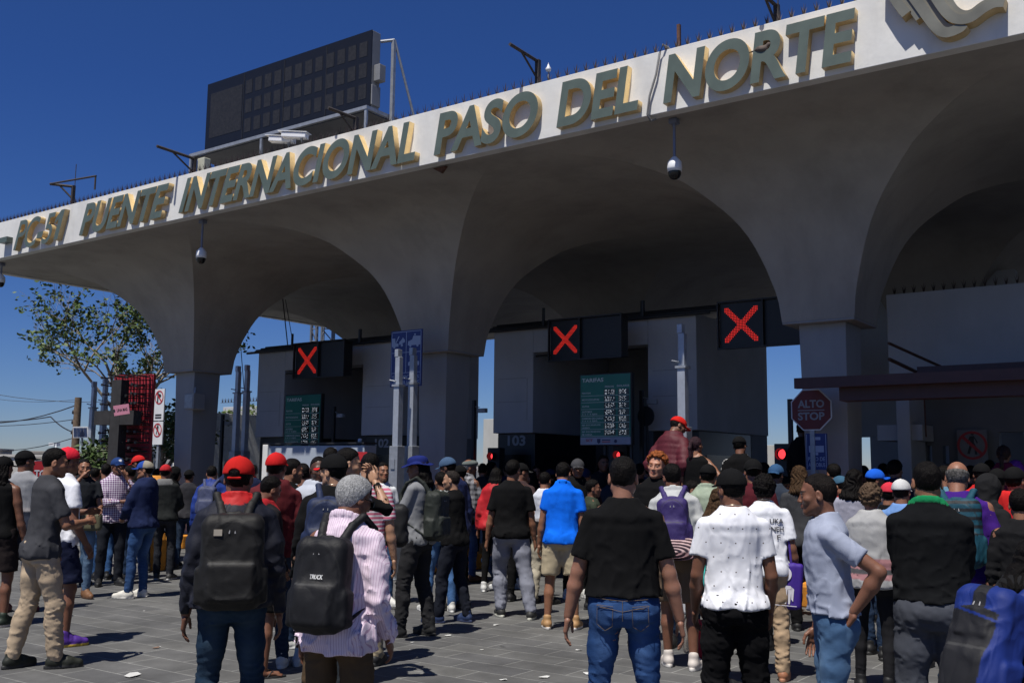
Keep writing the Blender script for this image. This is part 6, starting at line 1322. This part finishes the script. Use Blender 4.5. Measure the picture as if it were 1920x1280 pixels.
# second row
PP('young man in dark grey t-shirt and sand coloured trousers at the left', 106, 838, 8.5, 72, ('relax', 'phone'), ('tee', (.045, .046, .052)), ('chino', (.40, .31, .215)), ((.02, .022, .016), (.03, .03, .03)), FADE, SK1, hy=14, legs=((.12, -.14), (.10, .12)), hem=.87, sleeve=.75)
PP('man in white t-shirt with backwards red cap behind the man in grey', 126, 836, 9.5, 60, ('phone', 'relax'), ('tee', WH, (.03, .03, .03)), ('shorts', (.014, .018, .045)), ((.08, .03, .25), (.5, .35, .05)), SHORT, SK2, ('cap_back', (.62, .02, .04), (.62, .02, .04)), hem=.80, fat=.05)
PP('man in dark hooded jacket and sandals looking down beside the red cap man', 514, 892, 8.3, 62, ('pocket', 'pocket'), ('hoodie', (.016, .015, .017), (.30, .015, .02)), ('shorts', K), ('bare', K), SHORT, SK2, hp=24, fat=.15)
PP('person in maroon hoodie and red cap behind the first red cap man', 517, 846, 8.6, -4, ('down', 'down'), ('hoodie', MAR), ('jeans', JD), SHW, SHORT, SK2, ('cap', (.44, .013, .014)), hy=20)
PP('dark haired man in profile right of the second red cap', 549, 858, 9.6, 75, ('down', 'down'), ('tee', K), ('jeans', JD), SHW, FADE, SK1, beard=.5)
PP('bald man in grey puffer vest facing the camera, shaded by a red visor', 597, 853, 8.9, 172, ('down', 'down'), ('vest', (.40, .43, .50)), ('short', (.05, .05, .055)), SHW, ('buzz', HB), SKD, fat=.3, beard=.5)
bk2 = PP('man in black tee and black cap with red brim, carrying a navy backpack', 629, 848, 7.2, 10, ('down', 'relax'), ('long', K), ('jeans', (.02, .025, .03)), ((.02, .02, .02), (.4, .02, .1)), SHORT, SK3, ('cap', (.006, .006, .0065), (.5, .016, .02), (.5, .5, .5)), hy=-55, necklace=True,
    bag=dict(label='navy backpack on the man with the black and red cap', col=(.012, .02, .055), size=(.14, .08, .21), zc=1.24))
PP('man in black hoodie covering his face with both hands', 655, 838, 7.9, 70, ('face', 'face'), ('long', K), ('jeans', JD), SHK, FADE, SK3, hp=10, hy=10)
polo = pattern_mat('striped_polo', (.50, .13, .20), (.62, .58, .60), stripes(2, .034, .42, .01)); 
PP('man in pink and white striped shirt with his back turned', 697, 848, 8.8, 8, ('down', 'down'), ('tee', (.5, .13, .2)), ('chino', (.30, .25, .17)), SHK, ('short', HB), SK3, topmat=polo, fat=.15, sleeve=.75)
PP('smiling girl in white t-shirt with light blue straps facing the camera', 717, 866, 12.5, 165, ('down', 'down'), ('tee', (.68, .7, .72)), ('jeans', JN), SHW, ('bun', HB), SK1, fem=True, hy=-10)
hat = PP('man in blue bucket hat and grey t-shirt, in profile, with a green backpack', 784, 850, 10.3, -62, ('front', 'down'), ('tee', (.20, .205, .215)), ('chino', (.022, .022, .024)), ((.02, .02, .02), (.02, .02, .02), 'boot'), ('long', HB), SK1, ('bucket', (.012, .020, .12)), hy=-25, legs=((.12, .10), (.12, -.10)),
    bag=dict(label='olive and black backpack on the man in the bucket hat', col=(.020, .024, .020), size=(.14, .085, .24), zc=1.17))
PP('man in black t-shirt and black trousers in profile beside the bucket hat', 848, 880, 11.2, -58, ('front', 'front'), ('tee', K), ('chino', (.012, .014, .022)), ((.02, .035, .09), (.03, .04, .09)), ('buzz', (.02, .016, .014)), SK3, hy=-20, beard=.6, legs=((.12, .12), (.12, -.12)))
PP('man in navy jacket and blue cap standing behind the profile men', 838, 855, 12.3, -30, ('down', 'down'), ('jacket', (.014, .022, .075)), ('jeans', (.022, .05, .13)), SHK, SHORT, SKD, ('cap', (.05, .09, .16), (.05, .09, .16), (.4, .1, .1)), hy=-30)
camo = pattern_mat('camo_grey', (.30, .31, .30), (.05, .055, .05), dots(.05, .36))
PP('person in mottled grey shirt and jeans between the profile men', 826, 884, 12.0, -20, ('phone', 'down'), ('tee', (.3, .3, .3)), ('jeans', (.04, .10, .24)), SHW, SHORT, SK1, topmat=camo, legs=((.16, .05), (.12, -.1)))
plaid = pattern_mat('plaid_grey', (.045, .045, .05), (.28, .28, .30), checks(.07))
PP('old man in grey flat cap and plaid shirt, looking right', 880, 858, 15.2, 45, ('front', 'front'), ('shirt', (.05, .05, .05)), ('jeans', (.018, .04, .12)), ((.10, .05, .03), (.05, .03, .02)), ('short', (.2, .2, .2)), SK2, ('flat', (.10, .115, .11)), topmat=plaid, hy=20)
PP('curly haired youth crouching in dark jeans by the kerb', 914, 952, 14.6, -40, ('knee', 'knee'), ('long', (.02, .022, .03)), ('jeans', JD), SHW, ('curly', HB), SK1, lean=58, hp=-30, drop=.42, S=.97, legs=((.12, .12), (.14, .02)))
PP('man in black t-shirt and light grey joggers mid-stride, back turned', 962, 861, 11.6, -2, ('down', 'down'), ('tee', (.006, .006, .0065)), ('jogger', (.22, .23, .28)), ((.03, .03, .03), (.6, .6, .52)), SHORT, SK1, hy=20, fat=.25, legs=((.10, .06), (.22, -.16)), sleeve=.75)
PP('man in bright blue polo shirt and beige shorts, back turned', 1056, 866, 10.9, 3, ('down', 'down'), ('polo', (.004, .13, .72), (.004, .16, .8)), ('shorts', (.44, .37, .25)), ((.38, .22, .10), (.65, .62, .6)), SHORT, SK1, collar='col', hy=20, legs=((.15, 0), (.15, 0)))
purp = PP('man in pale jacket and shorts with a purple backpack', 1258, 868, 8.8, 4, ('down', 'down'), ('jacket', (.47, .48, .47)), ('shorts', (.13, .09, .06)), ((.55, .50, .46), (.6, .58, .55)), SHORT, SK2, hy=-25, fat=.05, hem=.96,
    bag=dict(label='purple backpack with a rolled blanket on the man in the pale jacket', col=(.035, .022, .11), size=(.13, .08, .20), zc=1.26))
PP('red haired man in black shirt squinting towards the camera', 1234, 845, 9.9, -160, ('down', 'down'), ('long', K), ('jeans', JD), SHK, ('curly', (.22, .065, .02)), (.42, .20, .13), hy=8, ht=-6, beard=.15)
white2 = PP('curly haired man in white lettered t-shirt holding the purple tote bag', 1433, 888, 8.4, -4, ('down', 'down'), ('tee', WH), ('chino', (.36, .26, .17)), ((.30, .13, .07), (.4, .2, .12)), ('curly', HB), SK2, necklace=True, sleeve=.75)
PP('man in charcoal t-shirt and black trousers, back turned', 1497, 872, 10.9, 6, ('down', 'down'), ('tee', (.045, .046, .05)), ('chino', K), SHK, ('wavy', HBR), SK1, fem=False, sleeve=.8)
PP('woman with short brown curls in grey and pink sweater with brown strap', 1632, 904, 7.9, 8, ('down', 'phone'), ('sweater', (.34, .34, .34)), ('leggings', (.014, .014, .016)), SHK, ('curly', (.085, .055, .035)), SK1, fem=True, fat=.45, paint='band')
teal = PP('balding man in purple jersey with a teal striped backpack', 1795, 863, 7.4, 2, ('down', 'down'), ('long', (.045, .012, .16)), ('jeans', JD), SHK, ('balding', (.09, .085, .08)), (.26, .12, .075), fat=.5, hp=5,
    bag=dict(label='dark teal backpack with black bands on the balding man', col=(.008, .055, .085), size=(.155, .09, .23), zc=1.24, accent=(.010, .012, .015), style='bands'))
# left cluster
PP('man in light grey sweatshirt and black cap at the far left', 46, 842, 11.6, 30, ('cross', 'cross'), ('sweater', (.26, .265, .28), (.02, .025, .04)), ('shorts', KB), ((.12, .02, .03), (.1, .02, .02)), SHORT, SK2, ('cap_flat', (.006, .006, .0065), (.006, .006, .0065), (.4, .4, .4)), paint='block', hy=35)
PP('person in black hooded top and dark shorts cut by the left edge', 6, 853, 10.6, 35, ('down', 'down'), ('tank', K), ('shorts', (.02, .015, .015)), ((.02, .03, .02), (.5, .45, .4)), ('long', HB), SK2, ('cap', K), fat=.1)
PP('man in navy cap half hidden behind the young man in grey', 72, 862, 13.5, 150, ('down', 'down'), ('jacket', NAVY), ('jeans', JD), SHK, SHORT, SK2, ('cap', (.03, .035, .06)))
PP('man in black polo facing the camera with an olive bag at his waist', 159, 859, 12.9, 172, ('front', 'face'), ('polo', (.014, .016, .02)), ('jeans', JL), ((.16, .08, .04), (.1, .05, .03), 'boot'), FADE, SK1, hy=5)
PP('man in black t-shirt and blue jeans, back turned, near the cross', 200, 868, 15.0, 5, ('front', 'front'), ('tee', K), ('jeans', (.025, .07, .18)), SHK, FADE, SK1)
chk = pattern_mat('purple_check', (.62, .58, .64), (.12, .03, .14), checks(.03))
PP('man in blue cap and purple checked shirt facing the camera', 220, 856, 14.3, 168, ('face', 'cross'), ('shirt', (.5, .5, .5)), ('chino', (.014, .016, .022)), SHK, SHORT, SK2, ('cap', (.015, .04, .14), None, (.6, .6, .6)), topmat=chk)
PP('man in navy hoodie and beige and blue cap looking left', 275, 862, 13.0, -55, ('front', 'down'), ('hoodie', (.013, .02, .06)), ('jeans', (.02, .052, .14)), ((.6, .58, .52), (.62, .6, .55)), SHORT, SK1, ('cap_two', (.02, .06, .28), (.26, .23, .18)), hy=-25, fat=.3)
PP('man in black jacket with grey hood and dark red cap, near the barrels', 311, 869, 15.0, 15, ('front', 'front'), ('hoodie', (.018, .02, .02), (.15, .15, .15)), ('jeans', KB), ((.04, .04, .04), (.4, .4, .4)), SHORT, SK2, ('cap', (.38, .02, .025)))
PP('person in black with a red and white cap behind the navy hoodie', 259, 852, 16.0, -40, ('down', 'down'), ('tee', K), ('jeans', JD), SHK, SHORT, SK2, ('cap', (.5, .02, .02), None, (.65, .65, .65)))
PP('person in black hooded top beside the first pier', 331, 874, 17.0, 100, ('down', 'down'), ('hoodie', K), ('jeans', K), SHK, SHORT, SK2, ('hood', K))
PP('man with a grey blue backpack in a royal blue jacket, leftmost of the second row', 397, 872, 14.2, 14, ('down', 'down'), ('jacket', (.012, .035, .20)), ('jeans', K), SHK, FADE, SK1,
    bag=dict(label='grey blue backpack on the man in the royal blue jacket', col=(.05, .06, .12), size=(.13, .08, .2), zc=1.24, res=.012))
PP('person in blue jeans standing behind the man in black polo', 148, 868, 14.2, 20, ('down', 'down'), ('tee', K), ('jeans', (.03, .06, .11)), SHK, SHORT, SK2, ('cap', (.3, .02, .03)))
PP('dark haired head between the maroon hoodie and the grey vest', 567, 868, 10.5, 10, ('down', 'down'), ('tank', K), ('jeans', JD), SHK, SHORT, SK2, fem=False)
PP('dark figure behind the man covering his face', 620, 838, 11.5, 20, ('down', 'down'), ('tee', K), ('jeans', JD), SHK, SHORT, SK3)
# middle, in the shade
PP('woman with long black hair in a red jacket near the middle pier', 931, 876, 14.0, 15, ('down', 'down'), ('jacket', (.42, .015, .02)), ('leggings', K), SHW, ('long', HB), SK1, fem=True)
PP('person in a black cap with white logo behind the man in grey joggers', 976, 866, 13.0, 30, ('down', 'down'), ('tee', (.05, .03, .03)), ('jeans', K), SHK, SHORT, SK2, ('cap', K, (.10, .10, .10), (.6, .6, .6)), hy=40)
PP('person in black and white jersey left of the blue polo', 1022, 884, 12.8, 30, ('down', 'down'), ('long', (.60, .62, .68), K), ('chino', (.4, .36, .28)), ((.02, .02, .02), (.02, .02, .02)), SHORT, SK1, paint='block')
PP('man in dark cap right of the blue polo, shaded', 1083, 858, 13.4, 170, ('down', 'down'), ('long', K), ('jeans', K), SHW, SHORT, SK2, ('cap', (.05, .05, .055)))
PP('shaded man in black t-shirt behind the blue polo', 1110, 898, 12.2, 80, ('down', 'down'), ('tee', (.035, .045, .03)), ('jeans', K), SHK, SHORT, SK2)
for i, (u, v, d, c, lb, hh_) in enumerate([(905, 868, 17.5, (.02, .02, .025), 'shaded person standing by the cabin under number 103', 'short'), (1005, 872, 17, (.02, .03, .08), 'shaded person in blue left of the tariff board post', 'bun'), (1060, 862, 18.0, K, 'shaded person under the left edge of the tariff board', 'short'), (1131, 852, 16.5, (.014, .014, .016), 'shaded standing figure directly under the tariff board', 'long'), (1200, 868, 15.5, K, 'shaded figure between the stocky man and the red haired man', 'short'), (1146, 880, 15.5, (.03, .035, .05), 'shaded small figure under the tariff board right half', 'short')]):
    PP(lb, u, v, d, 170 if i % 2 else 20, ('down', 'down'), ('tee', c), ('jeans', K), SHK, (hh_, HB), SK2, group='shaded people by the booths')
# raised people
def block(u, d, h_, label, w_=.8):
    q = atD(u, 900, d); mb = MB(); mb.box(-w_/2, w_/2, -.3, .5, 0, h_); o = mb.build('barrier_block', MCONC, None, .03); o.location = (q.x, q.y, 0); o.rotation_euler = (0, 0, YAW-.3); tag(o, label, 'barrier', 'concrete barrier blocks people stand on')
block(1278, 12.6, .62, 'concrete barrier block under the man in the maroon jacket'); block(1306, 12.2, .50, 'concrete barrier block under the woman in the black top'); block(1388, 12.6, .42, 'concrete barrier block under the person in the black jersey'); block(1880, 11.8, .35, 'concrete barrier block under the woman in the maroon top'); block(1500, 14.0, .75, 'concrete barrier block under the dark climbing figure')
PP('man in shiny maroon padded jacket and red cap standing above the crowd', 1275, 780, 12.6, 38, ('pocket', 'pocket'), ('puffer', (.085, .012, .020)), ('jeans', (.015, .025, .045)), SHK, SHORT, SK2, ('cap', (.50, .016, .012), (.50, .016, .012)), base=.62, hy=28, hp=8, lean=8)
PP('woman in black strappy top with bare shoulders above the crowd', 1303, 818, 12.2, 15, ('down', 'hip'), ('tank', K), ('leggings', K), SHK, ('ponytail', (.03, .015, .02)), SK1, base=.50, fem=True, hy=10, fat=.3)
jers = PP('person in black three striped jersey and black cap above the crowd', 1385, 816, 12.6, 5, ('down', 'down'), ('long', K), ('jeans', K), SHK, SHORT, SK2, ('cap', K, K), base=.42, paint='adidas', fat=.1)
PP('dark silhouette leaning towards the stop sign above the crowd', 1503, 790, 14.0, 20, ('down', 'reach'), ('long', (.008, .008, .009)), ('jeans', K), SHK, SHORT, SKD, base=.75)
PP('woman in maroon top with a bun and ponytail above the crowd at right', 1881, 834, 11.8, 12, ('down', 'down'), ('long', (.14, .012, .035)), ('leggings', K), SHK, ('ponytail', (.035, .02, .016)), SK1, base=.35, fem=True)
PP('person in purple behind the woman in maroon at right', 1902, 862, 13.0, 0, ('down', 'down'), ('long', (.14, .03, .30)), ('jeans', K), SHK, ('none', HB), SK1, ('hood', (.16, .04, .34)))
# right crowd
R_ = [(1329, 868, 10.3, 12, 'person in sage green jacket and black cap right of the purple backpack', ('jacket', (.30, .36, .27)), SHORT, ('cap', K), SK2, 0),
 (1352, 912, 8.0, 40, 'woman in turquoise t-shirt leaning forward', ('tee', (.06, .42, .38)), ('wavy', HBR), None, SK1, 1),
 (1412, 858, 9.8, 3, 'man in maroon long sleeved top and black cap', ('long', (.085, .014, .02)), SHORT, ('cap_back', K), SK2, 0),
 (1455, 868, 11.8, 10, 'person in dark blue camouflage cap', ('tee', (.03, .04, .06)), SHORT, ('cap_back', (.03, .08, .17)), SK2, 0),
 (1468, 890, 13.0, 170, 'small face looking back beside the charcoal t-shirt', ('tee', K), SHORT, ('cap', K), SK1, 0),
 (1562, 868, 12.0, -30, 'dark haired person right of the man with hand on hip', ('tee', (.02, .03, .02)), SHORT, None, SK1, 0),
 (1586, 862, 14.0, 40, 'person in navy cap behind the man with hand on hip', ('tee', NAVY), SHORT, ('cap', (.03, .04, .10)), SK2, 0),
 (1574, 890, 11.0, -60, 'person in red top with blue visor behind the ripped jeans man', ('tee', (.4, .03, .03)), SHORT, ('cap', (.04, .10, .16)), SK1, 0),
 (1603, 878, 9.6, 5, 'woman with long wavy black hair in a grey top', ('tee', (.28, .28, .34)), ('wavy', HB), None, SK1, 1),
 (1639, 877, 11.4, 60, 'man in bright blue cap looking right', ('tee', (.02, .03, .05)), SHORT, ('cap', (.012, .10, .55)), SK2, 0),
 (1667, 902, 9.2, 20, 'person in red baseball cap with white lettering', ('tee', K), SHORT, ('cap', (.50, .03, .05), None, (.6, .6, .6)), SK1, 0),
 (1688, 896, 8.9, 15, 'person in light blue shirt behind the green collar man', ('tee', (.14, .26, .52)), SHORT, ('cap', (.5, .5, .5)), SK1, 0),
 (1677, 862, 13.0, 30, 'tall dark haired man in navy in the right crowd', ('tee', NAVY), ('full', HB), None, SK1, 0),
 (1841, 866, 10.8, -10, 'person in red shirt and black cap right of the balding man', ('tee', (.5, .02, .02)), SHORT, ('cap', K), SK2, 0),
 (1857, 888, 8.3, 40, 'person in black hood looking right', ('hoodie', (.013, .013, .014)), ('none', HB), ('hood', (.013, .013, .014)), SK1, 0),
 (1871, 876, 10.0, 5, 'person in black cap behind the black hood', ('tee', (.02, .03, .08)), SHORT, ('cap', K), SK2, 0),
 (1899, 873, 9.0, 25, 'person in black cap with a bright red hooded top', ('hoodie', (.55, .02, .02)), SHORT, ('cap', K), SK1, 0),
 (1912, 915, 6.8, 2, 'person in black at the right edge in front of the red hood', ('long', (.011, .011, .012)), SHORT, None, SK1, 0),
 (1770, 872, 11.0, 60, 'person in light blue between the green collar man and the balding man', ('tee', (.10, .20, .28)), SHORT, None, SK1, 0),
 (1300, 900, 10.8, 90, 'person half hidden by the purple backpack man', ('tee', (.05, .05, .06)), SHORT, None, SK2, 0),
 (1618, 872, 14.5, 0, 'dark head beyond the woman with wavy hair', ('tee', K), SHORT, None, SK2, 0),
 (1655, 868, 15.5, 0, 'dark head left of the tall man in navy', ('tee', K), SHORT, None, SK2, 0),
 (1432, 866, 13.6, 0, 'dark head between the maroon top and the camouflage cap', ('tee', K), SHORT, None, SK2, 0),
 (1535, 862, 15.0, 170, 'man shading his eyes with a hand in the far right crowd', ('tee', K), SHORT, None, SK3, 0),
 (1820, 872, 12.5, 0, 'dark head just right of the balding man', ('tee', K), SHORT, None, SK2, 0),
 (1560, 855, 16.5, 20, 'far head below the bus sign', ('tee', K), SHORT, ('cap', K), SK2, 0),
 (1700, 868, 15.8, 20, 'far head in black left of the green collar man', ('tee', K), SHORT, ('cap', K), SK2, 0),
 (1855, 862, 14.8, 20, 'far head in black near the woman in maroon', ('tee', K), SHORT, None, SK2, 0)]
for (u, v, d, fc, lb, tp, hr, cp, sk, fm) in R_:
    PP(lb, u, v, d, fc, ('down', 'face') if 'shading' in lb else ('down', 'down'), tp, ('jeans', JD if u % 2 else K), SHW if u % 3 == 0 else SHK, hr, sk, cp, fem=bool(fm))

# ---- things carried
def tote():
    i = white2; W_ = i['Wr'][1]; q = i['root'].matrix_basis @ Vector(W_); f = Field((-.2, -.08, -.36), (.2, .08, .36), .008)
    f.box((0, 0, -.14), (.155, .035, .185), .03, .01); f.warp(lambda X, Y, Z: -.005*ridge((X, Y, Z*.7), 16, 3)); P, F = f.nets(); c = np.tile([.045, .018, .22], (len(P), 1)); X, Y, Z = P.T
    o = link('tote_bag', mk_mesh('tote_bag', P, F, c), MNYLON); p = atD(1470, 1092, 8.2); o.location = p+Vector((0, 0, .12)); o.rotation_euler = (0, .06, YAW-.2); tag(o, 'purple tote bag with a white animal print held low by the curly haired man', 'bag')
    mb = MB(); mb.tube([(-.06, 0, .03), (-.035, 0, .2), (-.0, 0, .30), (.035, 0, .2), (.06, 0, .03)], .011, 6); mb.build('handle', mat('tote_purple', (.045, .018, .22), .8), o)
    M_ = mat('print_white', (.62, .60, .66), .8); mb = MB(); y = -.047
    n = 20; mb.add([(.01+.052*math.cos(6.283*k/n), y, -.045+.058*math.sin(6.283*k/n)) for k in range(n)], [tuple(range(n))])
    mb.add([(-.115, y, -.11), (-.095, y, -.085), (-.08, y, -.115), (-.05, y, -.135), (.055, y, -.135), (.075, y, -.16), (-.105, y, -.18)], [(0, 1, 2, 3, 6), (3, 4, 5, 6)])
    for x in (-.10, -.07, .02, .05): mb.add([(x-.012, y, -.165), (x+.014, y, -.165), (x+.006, y, -.28), (x-.008, y, -.28)], [(0, 1, 2, 3)])
    mb.add([(.06, y, -.14), (.085, y, -.16), (.08, y, -.26), (.065, y, -.24)], [(0, 1, 2, 3)]); mb.box(-.12, .11, y-.001, y+.001, -.297, -.291); mb.build('print', M_, o)
tote()
# rolled blanket under the purple backpack
i = purp; f = Field((-.25, -.48, .85), (.25, .0, 1.20), .007); zc = 1.03
f.box((0, -.28, zc), (.17, .085, .085), .05, .02); f.warp(lambda X, Y, Z: -.010*np.sin((np.sqrt((X*.55)**2+((Z-zc+.02)*1.5)**2))*190+3*X)); P, F = f.nets(); c = np.tile([.42, .30, .30], (len(P), 1)); c[P[:, 2] < zc-.02] = (.20, .12, .13); c = c*(1+.25*np.sin((np.sqrt((P[:, 0]*.55)**2+((P[:, 2]-zc+.02)*1.5)**2))*190+3*P[:, 0]))[:, None]
worn(i, 'blanket', P, F, c.clip(0, 1), 'rolled pink blanket strapped under the purple backpack', 'blanket', MCOT)
# big water bottle beside the pale jacket man
q = gnd(1297, 1222); mb = MB(); mb.lathe([(0, 0), (.075, 0), (.08, .02), (.08, .26), (.03, .33), (.02, .36), (.02, .38), (0, .38)], 16); m = mat('bottle_plastic', (.50, .46, .42), .12, noise=.05); m.node_tree.nodes['Principled BSDF'].inputs['Transmission Weight'].default_value = .75; o = mb.build('water_bottle', m); o.location = (q.x, q.y, 0); tag(o, 'large clear plastic bottle on the ground beside the pale jacket man', 'bottle')
# red bag by the dotted shirt man
q = gnd(1322, 1238); f = Field((-.2, -.15, -.02), (.2, .15, .42), .012); f.box((0, 0, .18), (.10, .09, .18), .07, .02); f.warp(lambda X, Y, Z: -.008*ridge((X, Y, Z), 14, 3)); P, F = f.nets(); o = link('red_bag', mk_mesh('red_bag', P, F, np.tile([.42, .015, .03], (len(P), 1))), MNYLON); o.location = (q.x, q.y, 0); tag(o, 'small red bag on the ground left of the dotted shirt man', 'bag')
# shoulder bag at the waist of the man facing the camera
q = atD(172, 978, 12.7); f = Field((-.2, -.1, -.2), (.2, .1, .2), .012); f.box((0, 0, 0), (.13, .05, .11), .04, .02); P, F = f.nets(); o = link('waist_bag', mk_mesh('waist_bag', P, F, np.tile([.10, .095, .055], (len(P), 1))), MNYLON); o.location = q; o.rotation_euler = (0, 0, YAW); tag(o, 'olive bag at the waist of the man in black polo', 'bag')
q = atD(738, 985, 9.6); f = Field((-.25, -.15, -.3), (.25, .15, .3), .012); f.box((0, 0, 0), (.14, .09, .20), .07, .02); f.warp(lambda X, Y, Z: -.008*ridge((X, Y, Z), 14, 5)); P, F = f.nets(); o = link('black_bag', mk_mesh('black_bag', P, F, np.tile([.013, .013, .014], (len(P), 1))), MNYLON); o.location = q; o.rotation_euler = (0, 0, YAW); tag(o, 'black bag slung in front of the man in the bucket hat', 'bag')
# lettering printed on clothes and bags
def stick(info, txts, m, name='lettering', parent=None, y=None, off=.004):
    """flat letters laid on the wearer's back, following the surface"""
    r = info['root']; par = parent or [c_ for c_ in r.children if c_.name.split('.')[0] in ('t_shirt', 'shirt', 'jacket')][0]
    vs = np.array([v.co[:] for v in par.data.vertices])
    for t, x, z, w_, h_ in txts:
        me = text_mesh(t, 1.0, .0, .02); co = np.array([v.co[:] for v in me.vertices]); lo, hi = co.min(0), co.max(0); X = x+(co[:, 0]-lo[0])/(hi[0]-lo[0])*w_; Z = z+(co[:, 1]-lo[1])/(hi[1]-lo[1])*h_
        Yv = np.array([vs[(np.abs(vs[:, 0]-a) < .018) & (np.abs(vs[:, 2]-b) < .018)][:, 1].min() for a, b in zip(X, Z)])-off
        me.vertices.foreach_set('co', np.stack([X, Yv, Z], 1).astype(np.float32).ravel()); me.update(); me.materials.clear(); me.materials.append(m); o = bpy.data.objects.new(name, me); COL.objects.link(o); o.parent = par
MPRK = mat('print_black', (.03, .03, .035), .8); MPRW = mat('print_pale', (.6, .6, .6), .7)
stick(white2, [('UKA', .02, 1.34, .12, .04), ('NEH', .03, 1.27, .11, .04), ('F', .08, 1.20, .03, .04)], MPRK)
stick(jers, [('NIKE', -.075, 1.23, .15, .04)], mat('print_blue', (.03, .06, .30), .8))
stick(greyman, [('TRUCK', -.02, 1.235, .075, .022)], MPRW, parent=greyman['bag'], off=.003)
mb = MB(); b_ = redcap['bag']; vs = np.array([v.co[:] for v in b_.data.vertices]); x, z = -.075, 1.345; y = vs[(np.abs(vs[:, 0]-x) < .04) & (np.abs(vs[:, 2]-z) < .04)][:, 1].min()-.003; mb.box(x-.022, x+.022, y-.002, y+.002, z-.017, z+.017); mb.build('patch', mat('patch_cream', (.36, .32, .26), .8), b_)

def seam(info, polys, part='jeans', col=(.13, .09, .05), r=.0013):
    par = [c_ for c_ in info['root'].children if c_.name.split('.')[0] == part][0]; vs = np.array([v.co[:] for v in par.data.vertices]); mb = MB()
    for pl_ in polys:
        pts = []
        for i in range(len(pl_)-1):
            for k in range(6):
                t = k/6; x = pl_[i][0]*(1-t)+pl_[i+1][0]*t; z = pl_[i][1]*(1-t)+pl_[i+1][1]*t; m_ = (np.abs(vs[:, 0]-x) < .02) & (np.abs(vs[:, 2]-z) < .02)
                if m_.any(): pts.append((x, vs[m_][:, 1].min()-.0005, z))
        if len(pts) > 2: mb.tube(pts, r, 4, caps=False)
    mb.build('stitching', mat('stitch', col, .8), par)
for inf in (stocky,):
    q = []
    for s_ in (-1, 1): q += [[(s_*.05, .955), (s_*.135, .962), (s_*.138, .86), (s_*.095, .825), (s_*.055, .85), (s_*.05, .955)], [(s_*.05, .942), (s_*.135, .949)], [(0, .93), (s_*.17, .965)]]
    q += [[(-.16, .995), (0, .985), (.16, .995)], [(0, .985), (0, .86)]]; seam(inf, q)

rs = random.Random(77)
for i, u in enumerate([112, 135, 182, 243, 292, 352, 425, 480, 575, 640, 668, 742, 868, 918, 948, 992, 1028, 1098, 1125, 1178, 1215, 1345, 1520, 1602, 1730, 1822]):
    PP('far person in dark clothes half hidden deep in the crowd', u+rs.uniform(-5, 5), 868+rs.uniform(-6, 12), rs.uniform(14.6, 18.5), rs.choice([0, 15, -25, 60, 170, -70]), ('down', 'down'), (rs.choice(['tee', 'hoodie', 'long']), rs.choice([K, KB, NAVY, (.03, .03, .035), (.05, .02, .02), (.02, .03, .06)])), ('jeans', rs.choice([K, JD])), SHK, (rs.choice(['short', 'fade', 'full', 'long']), HB), rs.choice([SK1, SK2]), (rs.choice([('cap', K), ('cap', NAVY), None, None])), group='far people deep in the crowd', res=.028)
